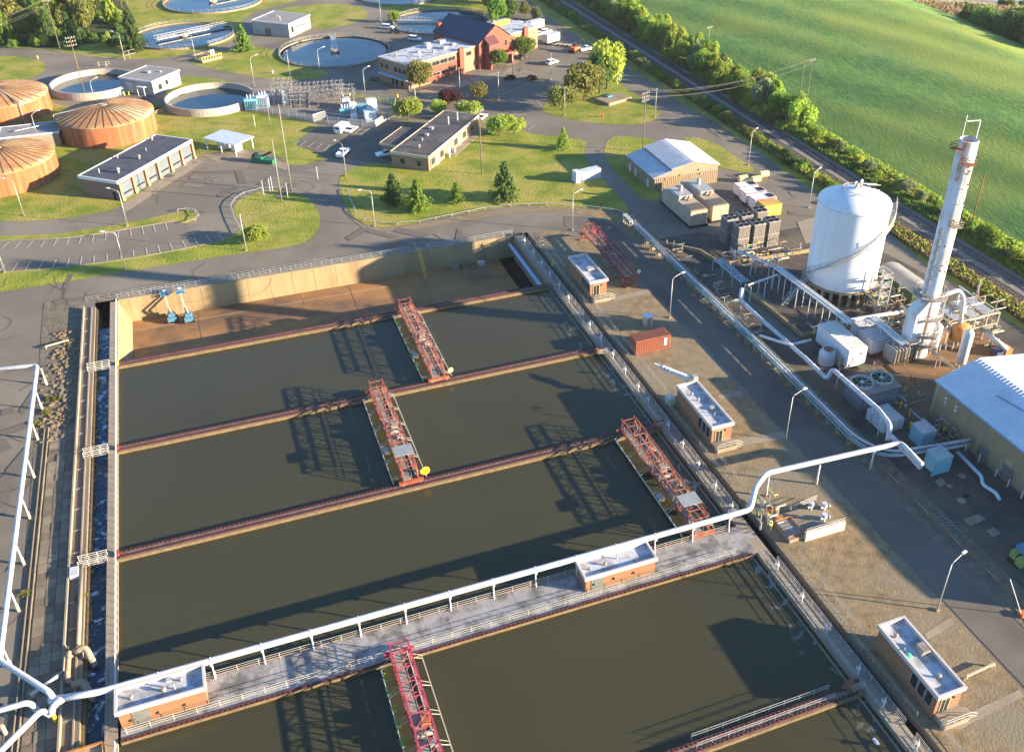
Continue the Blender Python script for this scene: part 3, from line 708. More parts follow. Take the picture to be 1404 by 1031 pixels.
# ================================================================= BUILDINGS
def lm(org, ang): return Matrix.Translation((org[0], org[1], 0)) @ Matrix.Rotation(R(ang), 4, 'Z')
def face_box(M, side, u0, u1, z0, z1, dep, W=0, out=0.0):
    """box on a facade: side 'a' is y=0 looking to -y, 'b' is x=0 looking to -x, 'c' is x=L"""
    if side == 'a': return (u0, u1, -dep-out, .04, z0, z1)
    if side == 'b': return (-dep-out, .04, u0, u1, z0, z1)
def window(t, M, side, u0, u1, z0, z1, fm=galv, panes=1, gm=glass):
    f = MB(); a = .07
    def bx(b, p, q, r, s, d0, d1):
        if side == 'a': b.box(p, q, -d1, -d0, r, s)
        else: b.box(-d1, -d0, p, q, r, s)
    bx(f, u0, u1, z0, z0+a, .003, .08); bx(f, u0, u1, z1-a, z1, .003, .08); bx(f, u0, u0+a, z0+a, z1-a, .003, .08); bx(f, u1-a, u1, z0+a, z1-a, .003, .08)
    for k in range(1, panes):
        c = u0 + (u1-u0)*k/panes; bx(f, c-.03, c+.03, z0+a, z1-a, .003, .07)
    w_ = f.build('window', fm, t, M)
    g_ = MB(); bx(g_, u0+a, u1-a, z0+a, z1-a, .002, .035); g_.build('pane', gm, w_, M); return w_
def door(t, M, side, u0, u1, z0, z1, m, handle=True):
    b = MB()
    if side == 'a': b.box(u0, u1, -.06, -.003, z0, z1)
    else: b.box(-.06, -.003, u0, u1, z0, z1)
    d = b.build('door', m, t, M)
    if handle:
        h = MB(); c = u0 + .15
        if side == 'a': h.box(c, c+.12, -.12, -.06, z0+1, z0+1.1)
        else: h.box(-.12, -.06, c, c+.12, z0+1, z0+1.1)
        h.build('handle', black, d, M)
    return d
def flat_building(label, org, ang, L, W, H, wm, rm, pm, name='building', cat='building', para=.35, fascia=.55, over=.25):
    M = lm(org, ang); t = E(name, label, cat, (org[0], org[1], 0), R(ang))
    MB().box(0, L, 0, W, 0, H - fascia).build('wall', wm, t, M)
    o = over; pw = .3
    f = MB(); z0, z1 = H - fascia, H
    f.box(-o, L+o, -o, -o+pw, z0, z1); f.box(-o, L+o, W+o-pw, W+o, z0, z1); f.box(-o, -o+pw, -o+pw, W+o-pw, z0, z1); f.box(L+o-pw, L+o, -o+pw, W+o-pw, z0, z1)
    f.build('parapet', pm, t, M)
    MB().box(-o+pw, L+o-pw, -o+pw, W+o-pw, z0+.003, H-para).build('roof', rm, t, M)
    return t, M
def roof_bits(t, M, items):
    for k, (kind, x, y, z, s) in enumerate(items):
        if kind == 'vent':
            b = MB().tube((x,y,z), (x,y,z+.5*s), .2*s, 8); b.tube((x,y,z+.5*s), (x,y,z+.75*s), .38*s, 10, .2*s); b.build('roof_vent', steelw, t, M)
        elif kind == 'box': 
            b = MB().box(x-.7*s, x+.7*s, y-.6*s, y+.6*s, z, z+.3*s); b.box(x-.8*s, x+.8*s, y-.7*s, y+.7*s, z+.3*s, z+.7*s); b.build('roof_unit', galv, t, M)
        elif kind == 'hatch':
            b = MB().box(x-.6, x+.6, y-.6, y+.6, z, z+.5); b.profile([(x-.7,z+.5),(x+.7,z+.5),(x+.5,z+1.0),(x-.5,z+1.0)], y-.7, y+.7); b.build('roof_hatch', steelw, t, M)
        elif kind == 'pipe': MB().tube((x,y,z), (x,y,z+.8*s), .09*s, 6).build('vent_pipe', galv, t, M)
# -- three brick pump houses right of the basins
def kiosk(label, y0, L, H, bits):
    t, M = flat_building(label, (68.4, y0), 0, 3.7, L, H, brick_o, roofw, fasciam, fascia=.6, para=.55, name='pump_house', cat='brick building')
    door(t, M, 'a', .75, 1.95, .9, 3.1, glass); MB().box(.65, .75, -.09, -.003, .9, 3.2).box(1.95, 2.05, -.09, -.003, .9, 3.2).box(.75, 1.95, -.09, -.003, 3.1, 3.2).build('door_frame', cream, t, M)
    MB().box(1.3, 1.36, -.1, -.062, .9, 3.1).build('door_mullion', cream, t, M)
    MB().box(2.1, 3.7, -.08, -.003, .0, 1.0).build('plinth', conc_l, t, M)
    blk('wall_lamp', (68.4+2.4, y0-.12, 2.9), .25, .2, .2, black, t)
    for k in range(3): window(t, M, 'b', .6+k*1.35, 1.8+k*1.35, 1.2, 3.4, galv)
    MB().box(-.12, -.003, .4, 4.6, 3.45, 3.5).build('lintel', conc, t, M)
    roof_bits(t, M, bits)
    # landing, steps and rail at the door
    s = E('door_steps', 'pale landing with rails and steps at the door of the %s pump house' % label.split()[0], 'steps', (70.5, y0-1.2, 0))
    MB().box(68.6, 72.2, y0-2.0, y0-.1, .07, .85).build('landing', conc_l, s)
    for k in range(4): MB().box(72.2+k*.3, 72.5+k*.3, y0-1.7, y0-.3, .07, .68-k*.17).build('step', conc_l, s)
    for zz in (.5, 1.0): bar('rail', (68.7,y0-1.95,.85+zz), (72.1,y0-1.95,.85+zz), .04, walkr, s, 'thin')
    for k in range(4): bar('post', (68.7+k*1.13,y0-1.95,.85), (68.7+k*1.13,y0-1.95,1.9), .04, walkr, s, 'thin')
    for zz in (.5, 1.0): bar('rail', (72.1,y0-1.95,.85+zz), (73.3,y0-1.95,.1+zz), .04, walkr, s, 'thin')
kiosk('lowest brick pump house beside the basins, with a green lamp on its roof', 51.1, 11.2, 4.3,
      [('hatch', 2.6, 6.2, 3.75, 1), ('vent', 1.0, 9.3, 3.75, .9), ('vent', 2.0, 2.4, 3.75, .9), ('pipe', .4, 6.9, 3.75, 1.2)])
kiosk('middle brick pump house beside the basins, with a white jib crane behind it', 106.2, 12.4, 4.3,
      [('vent', 1.5, 7.8, 3.75, .8), ('vent', 1.2, 9.6, 3.75, .8), ('box', 2.7, 5.0, 3.75, .55), ('pipe', 2.0, 3, 3.75, 1)])
kiosk('farthest brick pump house beside the basins, beside the maroon bridge on land', 157.9, 11.6, 4.3,
      [('box', 2.2, 5.4, 3.75, .9), ('vent', 1.0, 8.0, 3.75, .7), ('vent', 1.2, 8.8, 3.75, .7)])
# green glass lamp on the low pump house roof
MB().lathe([(0,.0),(.35,.05),(.45,.3),(.3,.55),(0,.6)], 14, (68.9, 57.3)).build('roof_lamp', mat('green glass', (.10,.45,.28), None, rough=.1), None, Matrix.Translation((0,0,3.76)), label='round green lamp on the roof of the lowest pump house', cat='lamp')
# -- two walkway buildings
def walk_house(label, x0, x1, y0, y1, H, bits, door_at):
    t, M = flat_building(label, (x0, y0), 0, x1-x0, y1-y0, H, brick_o, roofw, fasciam, fascia=.6, para=.5, name='control_house', cat='brick building')
    door(t, M, 'a', door_at, door_at+1.9, .1, H-.7, mat('grey door', (.16,.16,.15), (.12,.12,.11), 1, .7))
    for k in range(int((x1-x0)/3)): blk('wall_lamp', (x0+1.2+k*3, y0-.1, 1.0), .12, .2, .35, black, t)
    roof_bits(t, M, bits)
pq = [P(160, 975, 3), P(280, 945, 3), P(806, 795, 3), P(903, 769, 3)]
walk_house('brick control house at the left end of the central walkway, with a grey door', pq[0].x, pq[1].x, 84.2, 87.5, 3.3, [('vent', 1.6, 1.6, 2.8, .8), ('vent', 5.2, 1.4, 2.8, .9), ('pipe', 6.4, 1.3, 2.8, 1.2), ('vent', 7.2, 2.2, 2.8, .7), ('box', 5.8, 2.8, 2.8, .4)], 1.4)
walk_house('long low brick control house near the right end of the central walkway', pq[2].x, pq[3].x, 84.4, 87.6, 2.9, [('vent', 3.5, 1.6, 2.4, .7), ('vent', 1.2, 1.5, 2.4, .6), ('pipe', 5.5, 2.1, 2.4, 1)], .8)
# -- garage
t, M = flat_building('brown brick garage with six grey roller doors between pale brick piers', (-21.7, 243.1), 51.2, 29.6, 11.2, 5.3, brick_b, mat('garage roof', (.05,.052,.07), (.075,.075,.09), .4, .85, coords='obj'), white, fascia=.8, para=.12, name='garage', cat='garage')
for k in range(6):
    u = .95 + k*4.82
    d = MB().box(u, u+3.5, -.05, -.003, .05, 3.9).build('roller_door', mat('roller door grey', (.13,.15,.17), (.10,.12,.14), 1, .5), t, M)
    for r in range(7):
        MB().box(u+.03, u+3.47, -.09, -.051, .1+r*.55, .1+r*.55+.44).build('door_panel', MATS['roller door grey'] if r != 2 else glass, d, M)
for k in range(7):
    u = -.05 + k*4.82
    MB().box(u, u+.75, -.55, -.003, 0, 4.45).build('pier', brick_t, t, M)
    MB().box(u-.1, u+.85, -.75, -.003, 0, .5).build('pier_foot', conc_l, t, M)
door(t, M, 'b', 1.2, 2.1, .05, 2.1, black)
roof_bits(t, M, [('vent', 5, 3.5, 5.18, 1.6), ('vent', 14, 4.3, 5.18, 1.4), ('vent', 12.5, 9.8, 5.18, 1), ('vent', 26, 9.6, 5.18, 1.4), ('pipe', 3, 7.5, 5.18, 1.6), ('pipe', 4.5, 3, 5.18, 1.6), ('pipe', 19, 6, 5.18, 1.2)])
# -- small brick office
t, M = flat_building('long low brown brick building with a dark roof beside the small car park', (54.3, 235.1), 50.2, 34, 10.9, 4.3, brick_t, roofb, cream, fascia=.75, para=.12, name='office', cat='brick building')
for u in (1.6, 7.2, 16.5, 22.5, 28): window(t, M, 'a', u, u+2.2, 1.0, 2.9, galv, 2)
for u in (4.9, 12.6, 19.7): door(t, M, 'a', u, u+1.1, .05, 2.3, cabgrey)
for u in (10.4, 14.2): MB().box(u, u+.9, -1.1, -.15, .02, 1.2).build('air_unit', galv, t, M)
for u in (2, 6.8): window(t, M, 'b', u, u+1.6, 1.0, 2.8, galv)
MB().box(12, 34, -2.2, -.3, .055, .12).build('path', conc_l, t, M)
MB().box(6.0, 19, 11.2, 17, 0, 3.1).build('wing_wall', brick_t, t, M); MB().box(5.8, 19.2, 11.15, 17.3, 3.1, 3.6).build('wing_roof', roofb, t, M)
MB().box(5.75, 19.25, 17.3, 17.4, 3.05, 3.7).box(5.65, 5.75, 11.15, 17.4, 3.05, 3.7).build('wing_fascia', cream, t, M)
roof_bits(t, M, [('vent', 5, 5, 4.18, 1.2), ('vent', 10, 6.5, 4.18, 1), ('box', 14, 7, 4.18, .7), ('box', 19, 8, 4.18, .8), ('pipe', 24, 5, 4.18, 3), ('pipe', 28, 4, 4.18, 3)])
# -- pump building by the raised round tanks
t, M = flat_building('pale grey block building standing between the two raised round tanks', (-11.7, 324.1), 49, 13, 12.6, 4.8, mat('painted block', (.36,.35,.32), (.29,.28,.26), .5, .8), roofg, white, fascia=.5, para=.1, name='pump_building', cat='building')
window(t, M, 'a', 2.4, 4.0, 1.2, 3.0); window(t, M, 'a', 5.8, 7.2, 1.8, 3.4)
door(t, M, 'b', 8.2, 10.6, .05, 3.4, cabgrey); door(t, M, 'b', 3.0, 4.2, .05, 2.2, cabgrey)
MB().box(-1.6, -.1, 2.2, 5.2, 2.7, 2.95).build('canopy', white, t, M)
for u in (2.4, 5.0): MB().box(-1.5, -1.35, u-.07, u+.07, 0, 2.7).build('canopy_post', white, t, M)
roof_bits(t, M, [('box', 7, 7, 4.7, .8), ('box', 9, 4, 4.7, .5)])
for k, (x, y) in enumerate(((161,128),(165,129),(171,132),(177,131))): 
    p = P(x, y); MB().tube(p, p+Vector((0,0,1.2)), .15, 8).build('bollard', yellow, label='yellow bollard before the pale block building, %s from the left' % ORD[k], cat='bollard', group='bollards at the block building')
# -- far block building
t, M = flat_building('pale block building with a flat white roof beside the far clarifiers', (37.7, 377.8), 50, 15, 15.8, 5.2, mat('painted block far', (.36,.35,.32), (.29,.28,.26), .5, .8), roofg, white, fascia=.4, para=.1, name='control_building', cat='building')
door(t, M, 'b', 8, 10.5, .05, 2.8, brick_b); window(t, M, 'a', 1.5, 3.2, 1.5, 3.8); door(t, M, 'a', 6.5, 7.8, .05, 2.6, cabgrey)
MB().box(5.6, 11.5, -1.1, -.1, 2.8, 3.0).build('canopy', conc_l, t, M)
roof_bits(t, M, [('pipe', 4, 6, 5.1, 2), ('vent', 8, 10, 5.1, 1)])
# -- main office
ang = 28
ox, oy = 65.3, 303.0
M = lm((ox, oy), ang)
t = E('main_office', 'large red and tan brick office with a pale flat roof and a steep navy gable', 'office building', (ox, oy, 0), R(ang))
L1, W1, H1 = 31, 14.5, 8.0
MB().box(0, L1, 0, W1, 0, H1-.3).build('wall', brick_t, t, M)
MB().box(-.2, L1, -.2, W1+.2, H1-.3, H1).build('roof', roofw, t, M)
MB().box(-.28, L1, -.28, -.2, H1-.5, H1+.12).box(-.28, -.2, -.28, W1+.28, H1-.5, H1+.12).build('roof_edge', steelw, t, M)
MB().box(7, 24.5, -.10, -.003, .5, 2.0).box(7, 24.5, -.10, -.003, 3.0, 5.2).build('spandrel', redbrick, t, M)
for z0, z1 in ((2.05, 2.95), (5.3, 6.7)):
    for k in range(4): window(t, M, 'a', 7+k*3.6, 10.3+k*3.6, z0, z1, steelw, 2)
window(t, M, 'a', 26.2, 28.6, 5.3, 6.7, steelw)
MB().box(22.3, 24.2, -1.0, -.1, 0, 8.8).build('chimney_pier', redbrick, t, M)
for v, z0, z1 in ((1.2,4.6,6.3),(3.2,4.6,6.3),(5.2,4.6,6.3),(9.5,4.8,6.4),(12,4.8,6.4),(2.5,.3,2.2),(5.0,.1,2.4),(7,.1,2.4)): window(t, M, 'b', v, v+1.4, z0, z1, steelw)
MB().box(-1.8, -.1, 1, 13, 3.2, 3.45).build('canopy', mat('blue canopy', (.30,.42,.55), None, rough=.5), t, M)
roof_bits(t, M, [('box', 12, 8, H1, .8), ('box', 18, 10, H1, 1.2), ('box', 21, 5, H1, 1.2), ('vent', 15, 4, H1, 1.5), ('pipe', 9, 4, H1, 3), ('box', 25, 11, H1, 1.5), ('vent', 4, 10, H1, 1.3), ('box', 20, 12.5, H1, 1.2), ('box', 26, 6, H1, 1)])
# gable block
gx0, gx1, g0, g1 = 31, 47, -1.5, 21
MB().profile([(gx0,0),(gx1,0),(gx1,8),(39,13.5),(gx0,9)], g0, g1).build('gable_wall', redbrick, t, M)
MB().quad((gx0-.4,g0-.3,8.9),(39,g0-.3,13.75),(39,g1+.3,13.75),(gx0-.4,g1+.3,8.9)).quad((39,g0-.3,13.75),(gx1+.4,g0-.3,8.1),(gx1+.4,g1+.3,8.1),(39,g1+.3,13.75)).quad((gx0-.4,g0-.3,8.7),(gx0-.4,g1+.3,8.7),(39,g1+.3,13.55),(39,g0-.3,13.55)).build('gable_roof', navy, t, M)
MB().box(33.5, 38.0, g0-2.4, g0-.02, 4.2, 8.5).build('bay', mat('maroon bay', (.20,.055,.045), (.16,.05,.04), 1, .6), t, M)
MB().quad((33.2,g0-2.8,8.2),(38.3,g0-2.8,8.2),(38.3,g0,10.4),(33.2,g0,10.4)).build('bay_roof', mat('maroon roof', (.10,.035,.04), None, rough=.6), t, M)
MB().box(33.2, 44.5, g0-3.2, g0-2.6, 3.5, 4.2).box(33.2, 34, g0-3.2, g0-.05, 0, 4.2).box(43.7, 44.5, g0-3.2, g0-.05, 0, 4.2).build('entrance_frame', redbrick, t, M)
Mg = M @ Matrix.Translation((0, g0, 0))
window(t, Mg, 'a', 35, 43, .1, 3.4, steelw, 5); window(t, Mg, 'a', 43.5, 44.7, 5.6, 7.6, steelw)
blk('roof_chimney', M @ Vector((33, 20.3, 8.5)), 1.6, 1.6, 3.2, redbrick, t, R(ang))
# right wing
MB().box(47, 64, 1.5, 18, 0, 7.6).build('wing_wall', brick_t, t, M); MB().box(46.9, 64.2, 1.3, 18.2, 7.6, 7.9).build('wing_roof', roofw, t, M)
MB().box(56, 58, .6, 1.6, 0, 8.8).build('chimney_pier', redbrick, t, M)
roof_bits(t, M, [('box', 50, 9, 7.9, 1.2), ('box', 52, 14, 7.9, 1), ('pipe', 50, 10, 7.9, 4)])
for k in range(6): MB().box(51+k*1.6, 52.2+k*1.6, 12, 12.3, 7.9, 9.4).build('roof_rail', yellow, t, M)
# -- metal building with gable south wall
t = E('metal_building', 'tan gabled metal building with a ribbed blue-grey roof and a lean-to on its left', 'metal building', (113.5, 202.5, 0))
zx = [(104.6,0),(122.8,0),(122.8,4.9),(115.6,6.6),(109.6,5.3),(109.6,4.9),(104.6,3.7)]
MB().profile(zx, 202.5, 219).build('wall', mat('tan ribbed wall', (.31,.23,.145), (.27,.20,.125), .5, .6), t)
ribw = MB()
for k in range(34): ribw.box(104.7+k*.54, 104.78+k*.54, 202.42, 202.5, .1, 3.6)
for k in range(30): ribw.box(104.52, 104.6, 202.6+k*.54, 202.68+k*.54, .1, 3.5)
ribw.build('wall_ribs', MATS['tan ribbed wall'], t, kind='stuff')
rmet = mat('ribbed roof sheet', (.56,.57,.58), (.44,.45,.47), .4, .4, metal=.3, coords='obj')
def slope(name, x0, z0, x1, z1, y0, y1, n, m, t, rib=.12, s=1):
    nrm = 1
    b = MB(); b.quad((x0,y0,z0),(x1,y0,z1),(x1,y1,z1),(x0,y1,z0)); b.quad((x0,y0,z0-.12),(x0,y1,z0-.12),(x1,y1,z1-.12),(x1,y0,z1-.12)); b.quad((x0,y0,z0-.12),(x1,y0,z1-.12),(x1,y0,z1),(x0,y0,z0))
    p = b.build(name, m, t)
    for k in range(n):
        y = y0 + (y1-y0)*(k+.5)/n; w_ = (y1-y0)/n*.16
        q = MB(); q.quad((x0,y-w_,z0),(x1,y-w_,z1),(x1,y,z1+rib),(x0,y,z0+rib)); q.quad((x0,y,z0+rib),(x1,y,z1+rib),(x1,y+w_,z1),(x0,y+w_,z0))
        q.build('roof_rib', m, p)
    return p
slope('roof_slope', 104.2, 3.75, 109.55, 5.0, 202.2, 219.3, 18, rmet, t)
slope('roof_slope', 109.3, 5.45, 115.6, 6.8, 202.2, 219.3, 18, rmet, t)
slope('roof_slope', 115.6, 6.8, 123.2, 5.0, 202.2, 219.3, 18, mat('white roof sheet', (.66,.66,.66), (.58,.58,.58), .4, .5, coords='obj'), t)
Mw = Matrix.Translation((104.6, 202.5, 0))
for v in (3, 10.5, 14): door(t, Mw, 'b', v, v+1.1, .05, 2.2, cabgrey)
Ms = Matrix.Translation((104.6, 202.5, 0))
for u, z in ((7.2,3.5),(12.5,4.2),(13,3.0),(3,2.9)): MB().box(u, u+.6, -.25, -.003, z, z+.35).build('wall_vent', steelw, t, Ms)
# -- large metal building at the right edge
t = E('metal_building', 'large tan metal building at the right edge with a white and blue ribbed roof', 'metal building', (116, 80, 0))
mw2 = mat('brown ribbed wall', (.34,.26,.15), (.29,.22,.13), .5, .6)
MB().profile([(108.2,0),(130,0),(130,7.6),(116.4,9.6),(108.2,7.2)], 50, 100.6).build('wall', mw2, t)
rb = MB()
for k in range(120): rb.box(108.1, 108.2, 51+k*.41, 51.12+k*.41, .3, 7.1)
rb.build('wall_ribs', mw2, t, kind='stuff')
MB().box(108.05, 108.2, 50, 100.6, 0, .3).build('base_strip', conc, t)
rsheet = mat('white ribbed roof sheet', (.62,.64,.66), (.50,.53,.56), .25, .4, coords='obj')
slope('roof_slope', 107.8, 7.25, 116.4, 9.8, 50, 100.9, 70, rsheet, t, .1); slope('roof_slope', 116.4, 9.8, 130.4, 7.7, 50, 100.9, 70, rsheet, t, .1)
MB().box(107.7, 107.85, 50, 100.9, 7.05, 7.3).build('gutter', mat('blue gutter', (.18,.32,.40), None, rough=.5), t)
Mw = Matrix.Translation((108.2, 50, 0))
for y in (86.5, 81.0, 75.6):
    v = y - 50; MB().box(-.06, -.003, v, v+2.4, .05, 2.6).build('door', mat('dark blue door', (.03,.06,.11), None, rough=.6), t, Mw)
for y in (97.5, 95.0): 
    for zz in (4.6, 5.4): MB().box(-.3, -.003, y-50, y-49.6, zz, zz+.4).build('wall_fitting', white, t, Mw)
MB().box(-.08, -.003, 31.8, 33.0, 3.0, 4.0).build('patch_plate', mat('pink plate', (.42,.30,.22), None), t, Mw)
MB().box(-.1, -.003, 38.2, 38.35, .3, 7.1).build('downpipe', steelw, t, Mw)
roofc = MB(); roofc.sweep([(112.5,92,8.9),(113.5,86,9.1),(115,80,9.7),(114,72,9.4)], .06, 5); roofc.build('roof_cable', black, t)
# bollards at the big building
for k, y in enumerate((90.5, 87.4, 83.6, 80.9, 78.0, 75.3)):
    MB().tube((107.4,y,0), (107.4,y,1.6), .1, 8).build('bollard', white, label='thin white bollard before the wall of the right-hand metal building, %s from its far corner' % ORD[k], cat='bollard', group='bollards at the right-hand metal building')
# -- shelter
pc = P(315, 214); t = E('shelter', 'open white roofed shelter over two grey cabinets', 'shelter', pc, R(-40))
q = [P(281,190,3.4), P(325,200,3.4), P(347,186,3.4), P(300,180,3.4)]
Mq = None
cx = sum((v.x for v in q))/4; cy = sum((v.y for v in q))/4
M = lm((cx, cy), math.degrees(math.atan2(q[1].y-q[0].y, q[1].x-q[0].x)))
MB().profile([(-6,3.3),(6,3.3),(6,3.45),(0,3.95),(-6,3.45)], -3.6, 3.6, 'x').build('roof', white, t, M) if False else None
b = MB(); b.prism([(-5.8,-3.8),(5.8,-3.8),(5.8,3.8),(-5.8,3.8)], 3.3, 3.5); 
for k in range(26): b.box(-5.8, 5.8, -3.75+k*.295, -3.68+k*.295, 3.5, 3.58)
b.build('roof', mat('bright white sheet', (.80,.80,.80), None, rough=.4), t, M)
for sx in (-5.2, 0, 5.2):
    for sy in (-3.3, 3.3): MB().box(sx-.12, sx+.12, sy-.12, sy+.12, 0, 3.3).build('post', white, t, M)
for n_, sx, sw in (('left',-2.2,2.6), ('right',2.4,1.8)):
    o = MB().box(sx-sw/2, sx+sw/2, -1.2, 1.2, .1, 2.1).box(sx-sw/2-.1, sx+sw/2+.1, -1.3, 1.3, 2.1, 2.2).build('cabinet', cabgrey, None, M, label='grey cabinet under the white shelter, the %s one' % n_, cat='cabinet')
# -- dumpster / green compactor
p = P(362, 223); M = lm((p.x, p.y), -35); t = E('compactor', 'dark green waste compactor with a raised black lid on the pad beside the car park', 'compactor', p, R(-35))
MB().box(-3, 0, -1.2, 1.2, .1, 1.7).build('body', green_p, t, M); MB().box(.1, 3.2, -1.1, 1.1, .1, 1.2).build('container', green_p, t, M)
MB().tube((-.2,0,1.7), (2.6,.2,3.2), .3, 6).build('lid', black, t, M); MB().box(-2.8, -1.8, -.9, .9, 1.7, 2.3).build('hopper', black, t, M)
# ================================================================= ROUND TANKS
def clarifier(label, c, r, rim, zw, wallm, bridge_=None, n=64, thick=.45, rail=False, launder=True):
    t = E('round_tank', label, 'round tank', (c[0], c[1], 0))
    MB().lathe([(r,0),(r,rim),(r-thick,rim),(r-thick,zw-.6)], n, c).build('tank_wall', wallm, t)
    if launder: MB().lathe([(r-thick,rim-.45),(r-thick-.9,rim-.45),(r-thick-.9,rim-.75),(r-thick,rim-.75)], n, c).build('launder', lichen, t)
    MB().lathe([(0,zw),(r-thick,zw)], n, c).build('water', clarw, t)
    if rail:
        for zz in (.55, 1.05):
            b = MB()
            for k in range(48):
                a, a2 = 2*math.pi*k/48, 2*math.pi*(k+1)/48
                b.tube((c[0]+(r-.2)*math.cos(a), c[1]+(r-.2)*math.sin(a), rim+zz), (c[0]+(r-.2)*math.cos(a2), c[1]+(r-.2)*math.sin(a2), rim+zz), .04, 4, cap=False)
            b.build('rail', galv, t)
        for k in range(40):
            a = 2*math.pi*k/40; p = (c[0]+(r-.2)*math.cos(a), c[1]+(r-.2)*math.sin(a), rim); bar('post', p, (p[0],p[1],rim+1.1), .05, galv, t, 'thin')
    if bridge_:
        a0, reach0, reach1, wdt = bridge_; a = R(a0); d = Vector((math.cos(a), math.sin(a), 0)); nn = Vector((-d.y, d.x, 0)); C_ = Vector((c[0], c[1], rim+.3))
        for s in (-wdt/2, wdt/2):
            bar('bridge_chord', C_+d*reach0+nn*s, C_+d*reach1+nn*s, .12, galv, t, 'beam'); bar('bridge_rail', C_+d*reach0+nn*s+Vector((0,0,1.1)), C_+d*reach1+nn*s+Vector((0,0,1.1)), .06, galv, t, 'thin')
            k = reach0
            while k < reach1: bar('bridge_post', C_+d*k+nn*s, C_+d*k+nn*s+Vector((0,0,1.1)), .06, galv, t, 'thin'); k += 1.6
        b = MB(); M_ = Matrix.Translation(C_) @ Matrix.Rotation(a, 4, 'Z'); b.box(reach0, reach1, -wdt/2+.1, wdt/2-.1, -.05, .08).build('bridge_deck', galv, t, M_)
        MB().tube((c[0],c[1],zw-.3), (c[0],c[1],rim+.6), 1.6, 16).build('centre_column', steelw, t)
        k = max(reach0, -r*.7)
        while k < min(reach1, r*.75):
            p = C_ + d*k; 
            if abs(k) > 2: bar('rake_rod', p + Vector((0,0,-.1)), Vector((p.x, p.y, zw)), .07, steelw, t, 'thin')
            k += 1.1
    return t
clarifier('raised pale round tank left of the block building, blue water inside', (-29.3, 339.3), 13.1, 2.4, .5, mat('pale tank wall', (.40,.375,.33), (.33,.30,.26), .4, .7, c3=(.35,.30,.22), s3=.3), launder=False)
clarifier('raised pale round tank right of the block building, beside the switchyard', (4.3, 311.5), 13.2, 2.4, .5, MATS['pale tank wall'], launder=False)
clarifier('dark rimmed clarifier in front of the office, with a walkway bridge from its far rim', (50.3, 353.7), 19.7, .6, .15, conc, bridge_=(82, -1.5, 19, 1.8), rail=True)
clarifier('clarifier with a pale lattice bridge beside the woods at the upper left', (.6, 393.3), 18.5, .7, .15, conc, bridge_=(26, -11, 18, 2.2), rail=True)
clarifier('greenish clarifier at the very top left', (14.9, 444), 20, .7, .15, conc, bridge_=(30, -2, 20, 2), rail=True)
clarifier('clarifier behind the navy gable of the office', (97.3, 380.5), 19.3, .7, .15, conc, bridge_=(160, -3, 19, 2), rail=True)
clarifier('clarifier at the top edge behind the others', (92, 430), 18.5, .7, .15, conc, bridge_=(170, -10, 18, 2), rail=True)
# rusty tanks with shallow cones
rustw = mat('rust streaked wall', (.31,.09,.03), (.40,.16,.065), .6, .8, stretch=(1.6,1.6,.10), c3=(.22,.08,.035), s3=.5, detail=8)
rustr = mat('rusty roof', (.28,.12,.045), (.32,.195,.095), .45, .8, c3=(.36,.32,.20), s3=.10, detail=10)
rustrib = mat('roof rib', (.20,.12,.06), (.14,.07,.04), 1, .8)
def rusty(label, c, r, h, top, ladder):
    t = E('digester_tank', label, 'storage tank', (c[0], c[1], 0))
    MB().lathe([(r,0),(r,h)], 72, c).build('tank_wall', rustw, t, smooth=True)
    prof = [(r+.12,h-.15),(r+.12,h+.1)] + [(r*(1-k/8), h + .1 + (top-h)*math.sin(math.pi/2*k/8)) for k in range(1,9)]
    MB().lathe(prof, 72, c).build('roof', rustr, t, smooth=True)
    for k in range(36):
        a = 2*math.pi*k/36; pts = []
        for q in range(0, 8):
            rr_ = r*(1-q/8) if q else r+.1; z = h + .12 + (top-h)*math.sin(math.pi/2*q/8) + .08
            pts.append((c[0]+rr_*math.cos(a), c[1]+rr_*math.sin(a), z))
        b = MB()
        for p, q2 in zip(pts, pts[1:]): b.tube(p, q2, .06, 4, cap=False)
        b.build('roof_rib', rustrib, t)
    MB().lathe([(1.1,top-.1),(1.1,top+.35),(0,top+.4)], 16, c).build('centre_cap', steelw, t)
    a = R(ladder); d = Vector((math.cos(a), math.sin(a), 0)); C_ = Vector((c[0], c[1], 0))
    bar('roof_pipe', C_ + Vector((0,0,top+.5)), C_ + d*(r+.6) + Vector((0,0,h+.7)), .16, galv, t); bar('down_pipe', C_ + d*(r+.6) + Vector((0,0,h+.7)), C_ + d*(r+.6), .16, galv, t)
    return t
rusty('rusty cone-roofed round tank nearest to the garage roof', (-24.6, 294.5), 12.9, 5.8, 8.2, 175)
rusty('rusty cone-roofed round tank at the left edge, the farther of the two cut-off ones', (-55.0, 322.5), 14.0, 5.8, 8.2, -60)
rusty('rusty cone-roofed round tank at the left edge, the nearer of the two cut-off ones', (-49.5, 268.5), 12.9, 5.8, 8.2, 100)
t, M = flat_building('small pale roofed building between the three rusty tanks', (-52, 288), 0, 15, 9, 4.2, conc_l, roofg, white, fascia=.4, para=.1, name='valve_house', cat='building')
for k, (a, b_) in enumerate((((-36,296,4.5), (-48,291,4.6)), ((-36,293,3.0), (-48,290,3.2)), ((-36,290,1.5),(-46,289,1.5)))):
    MB().sweep([a, b_], .14, 8).build('tank_pipe', galv, label='grey pipe between the middle rusty tank and the small building, %s from the top' % ORD[k], cat='pipe', group='pipes between the rusty tanks')
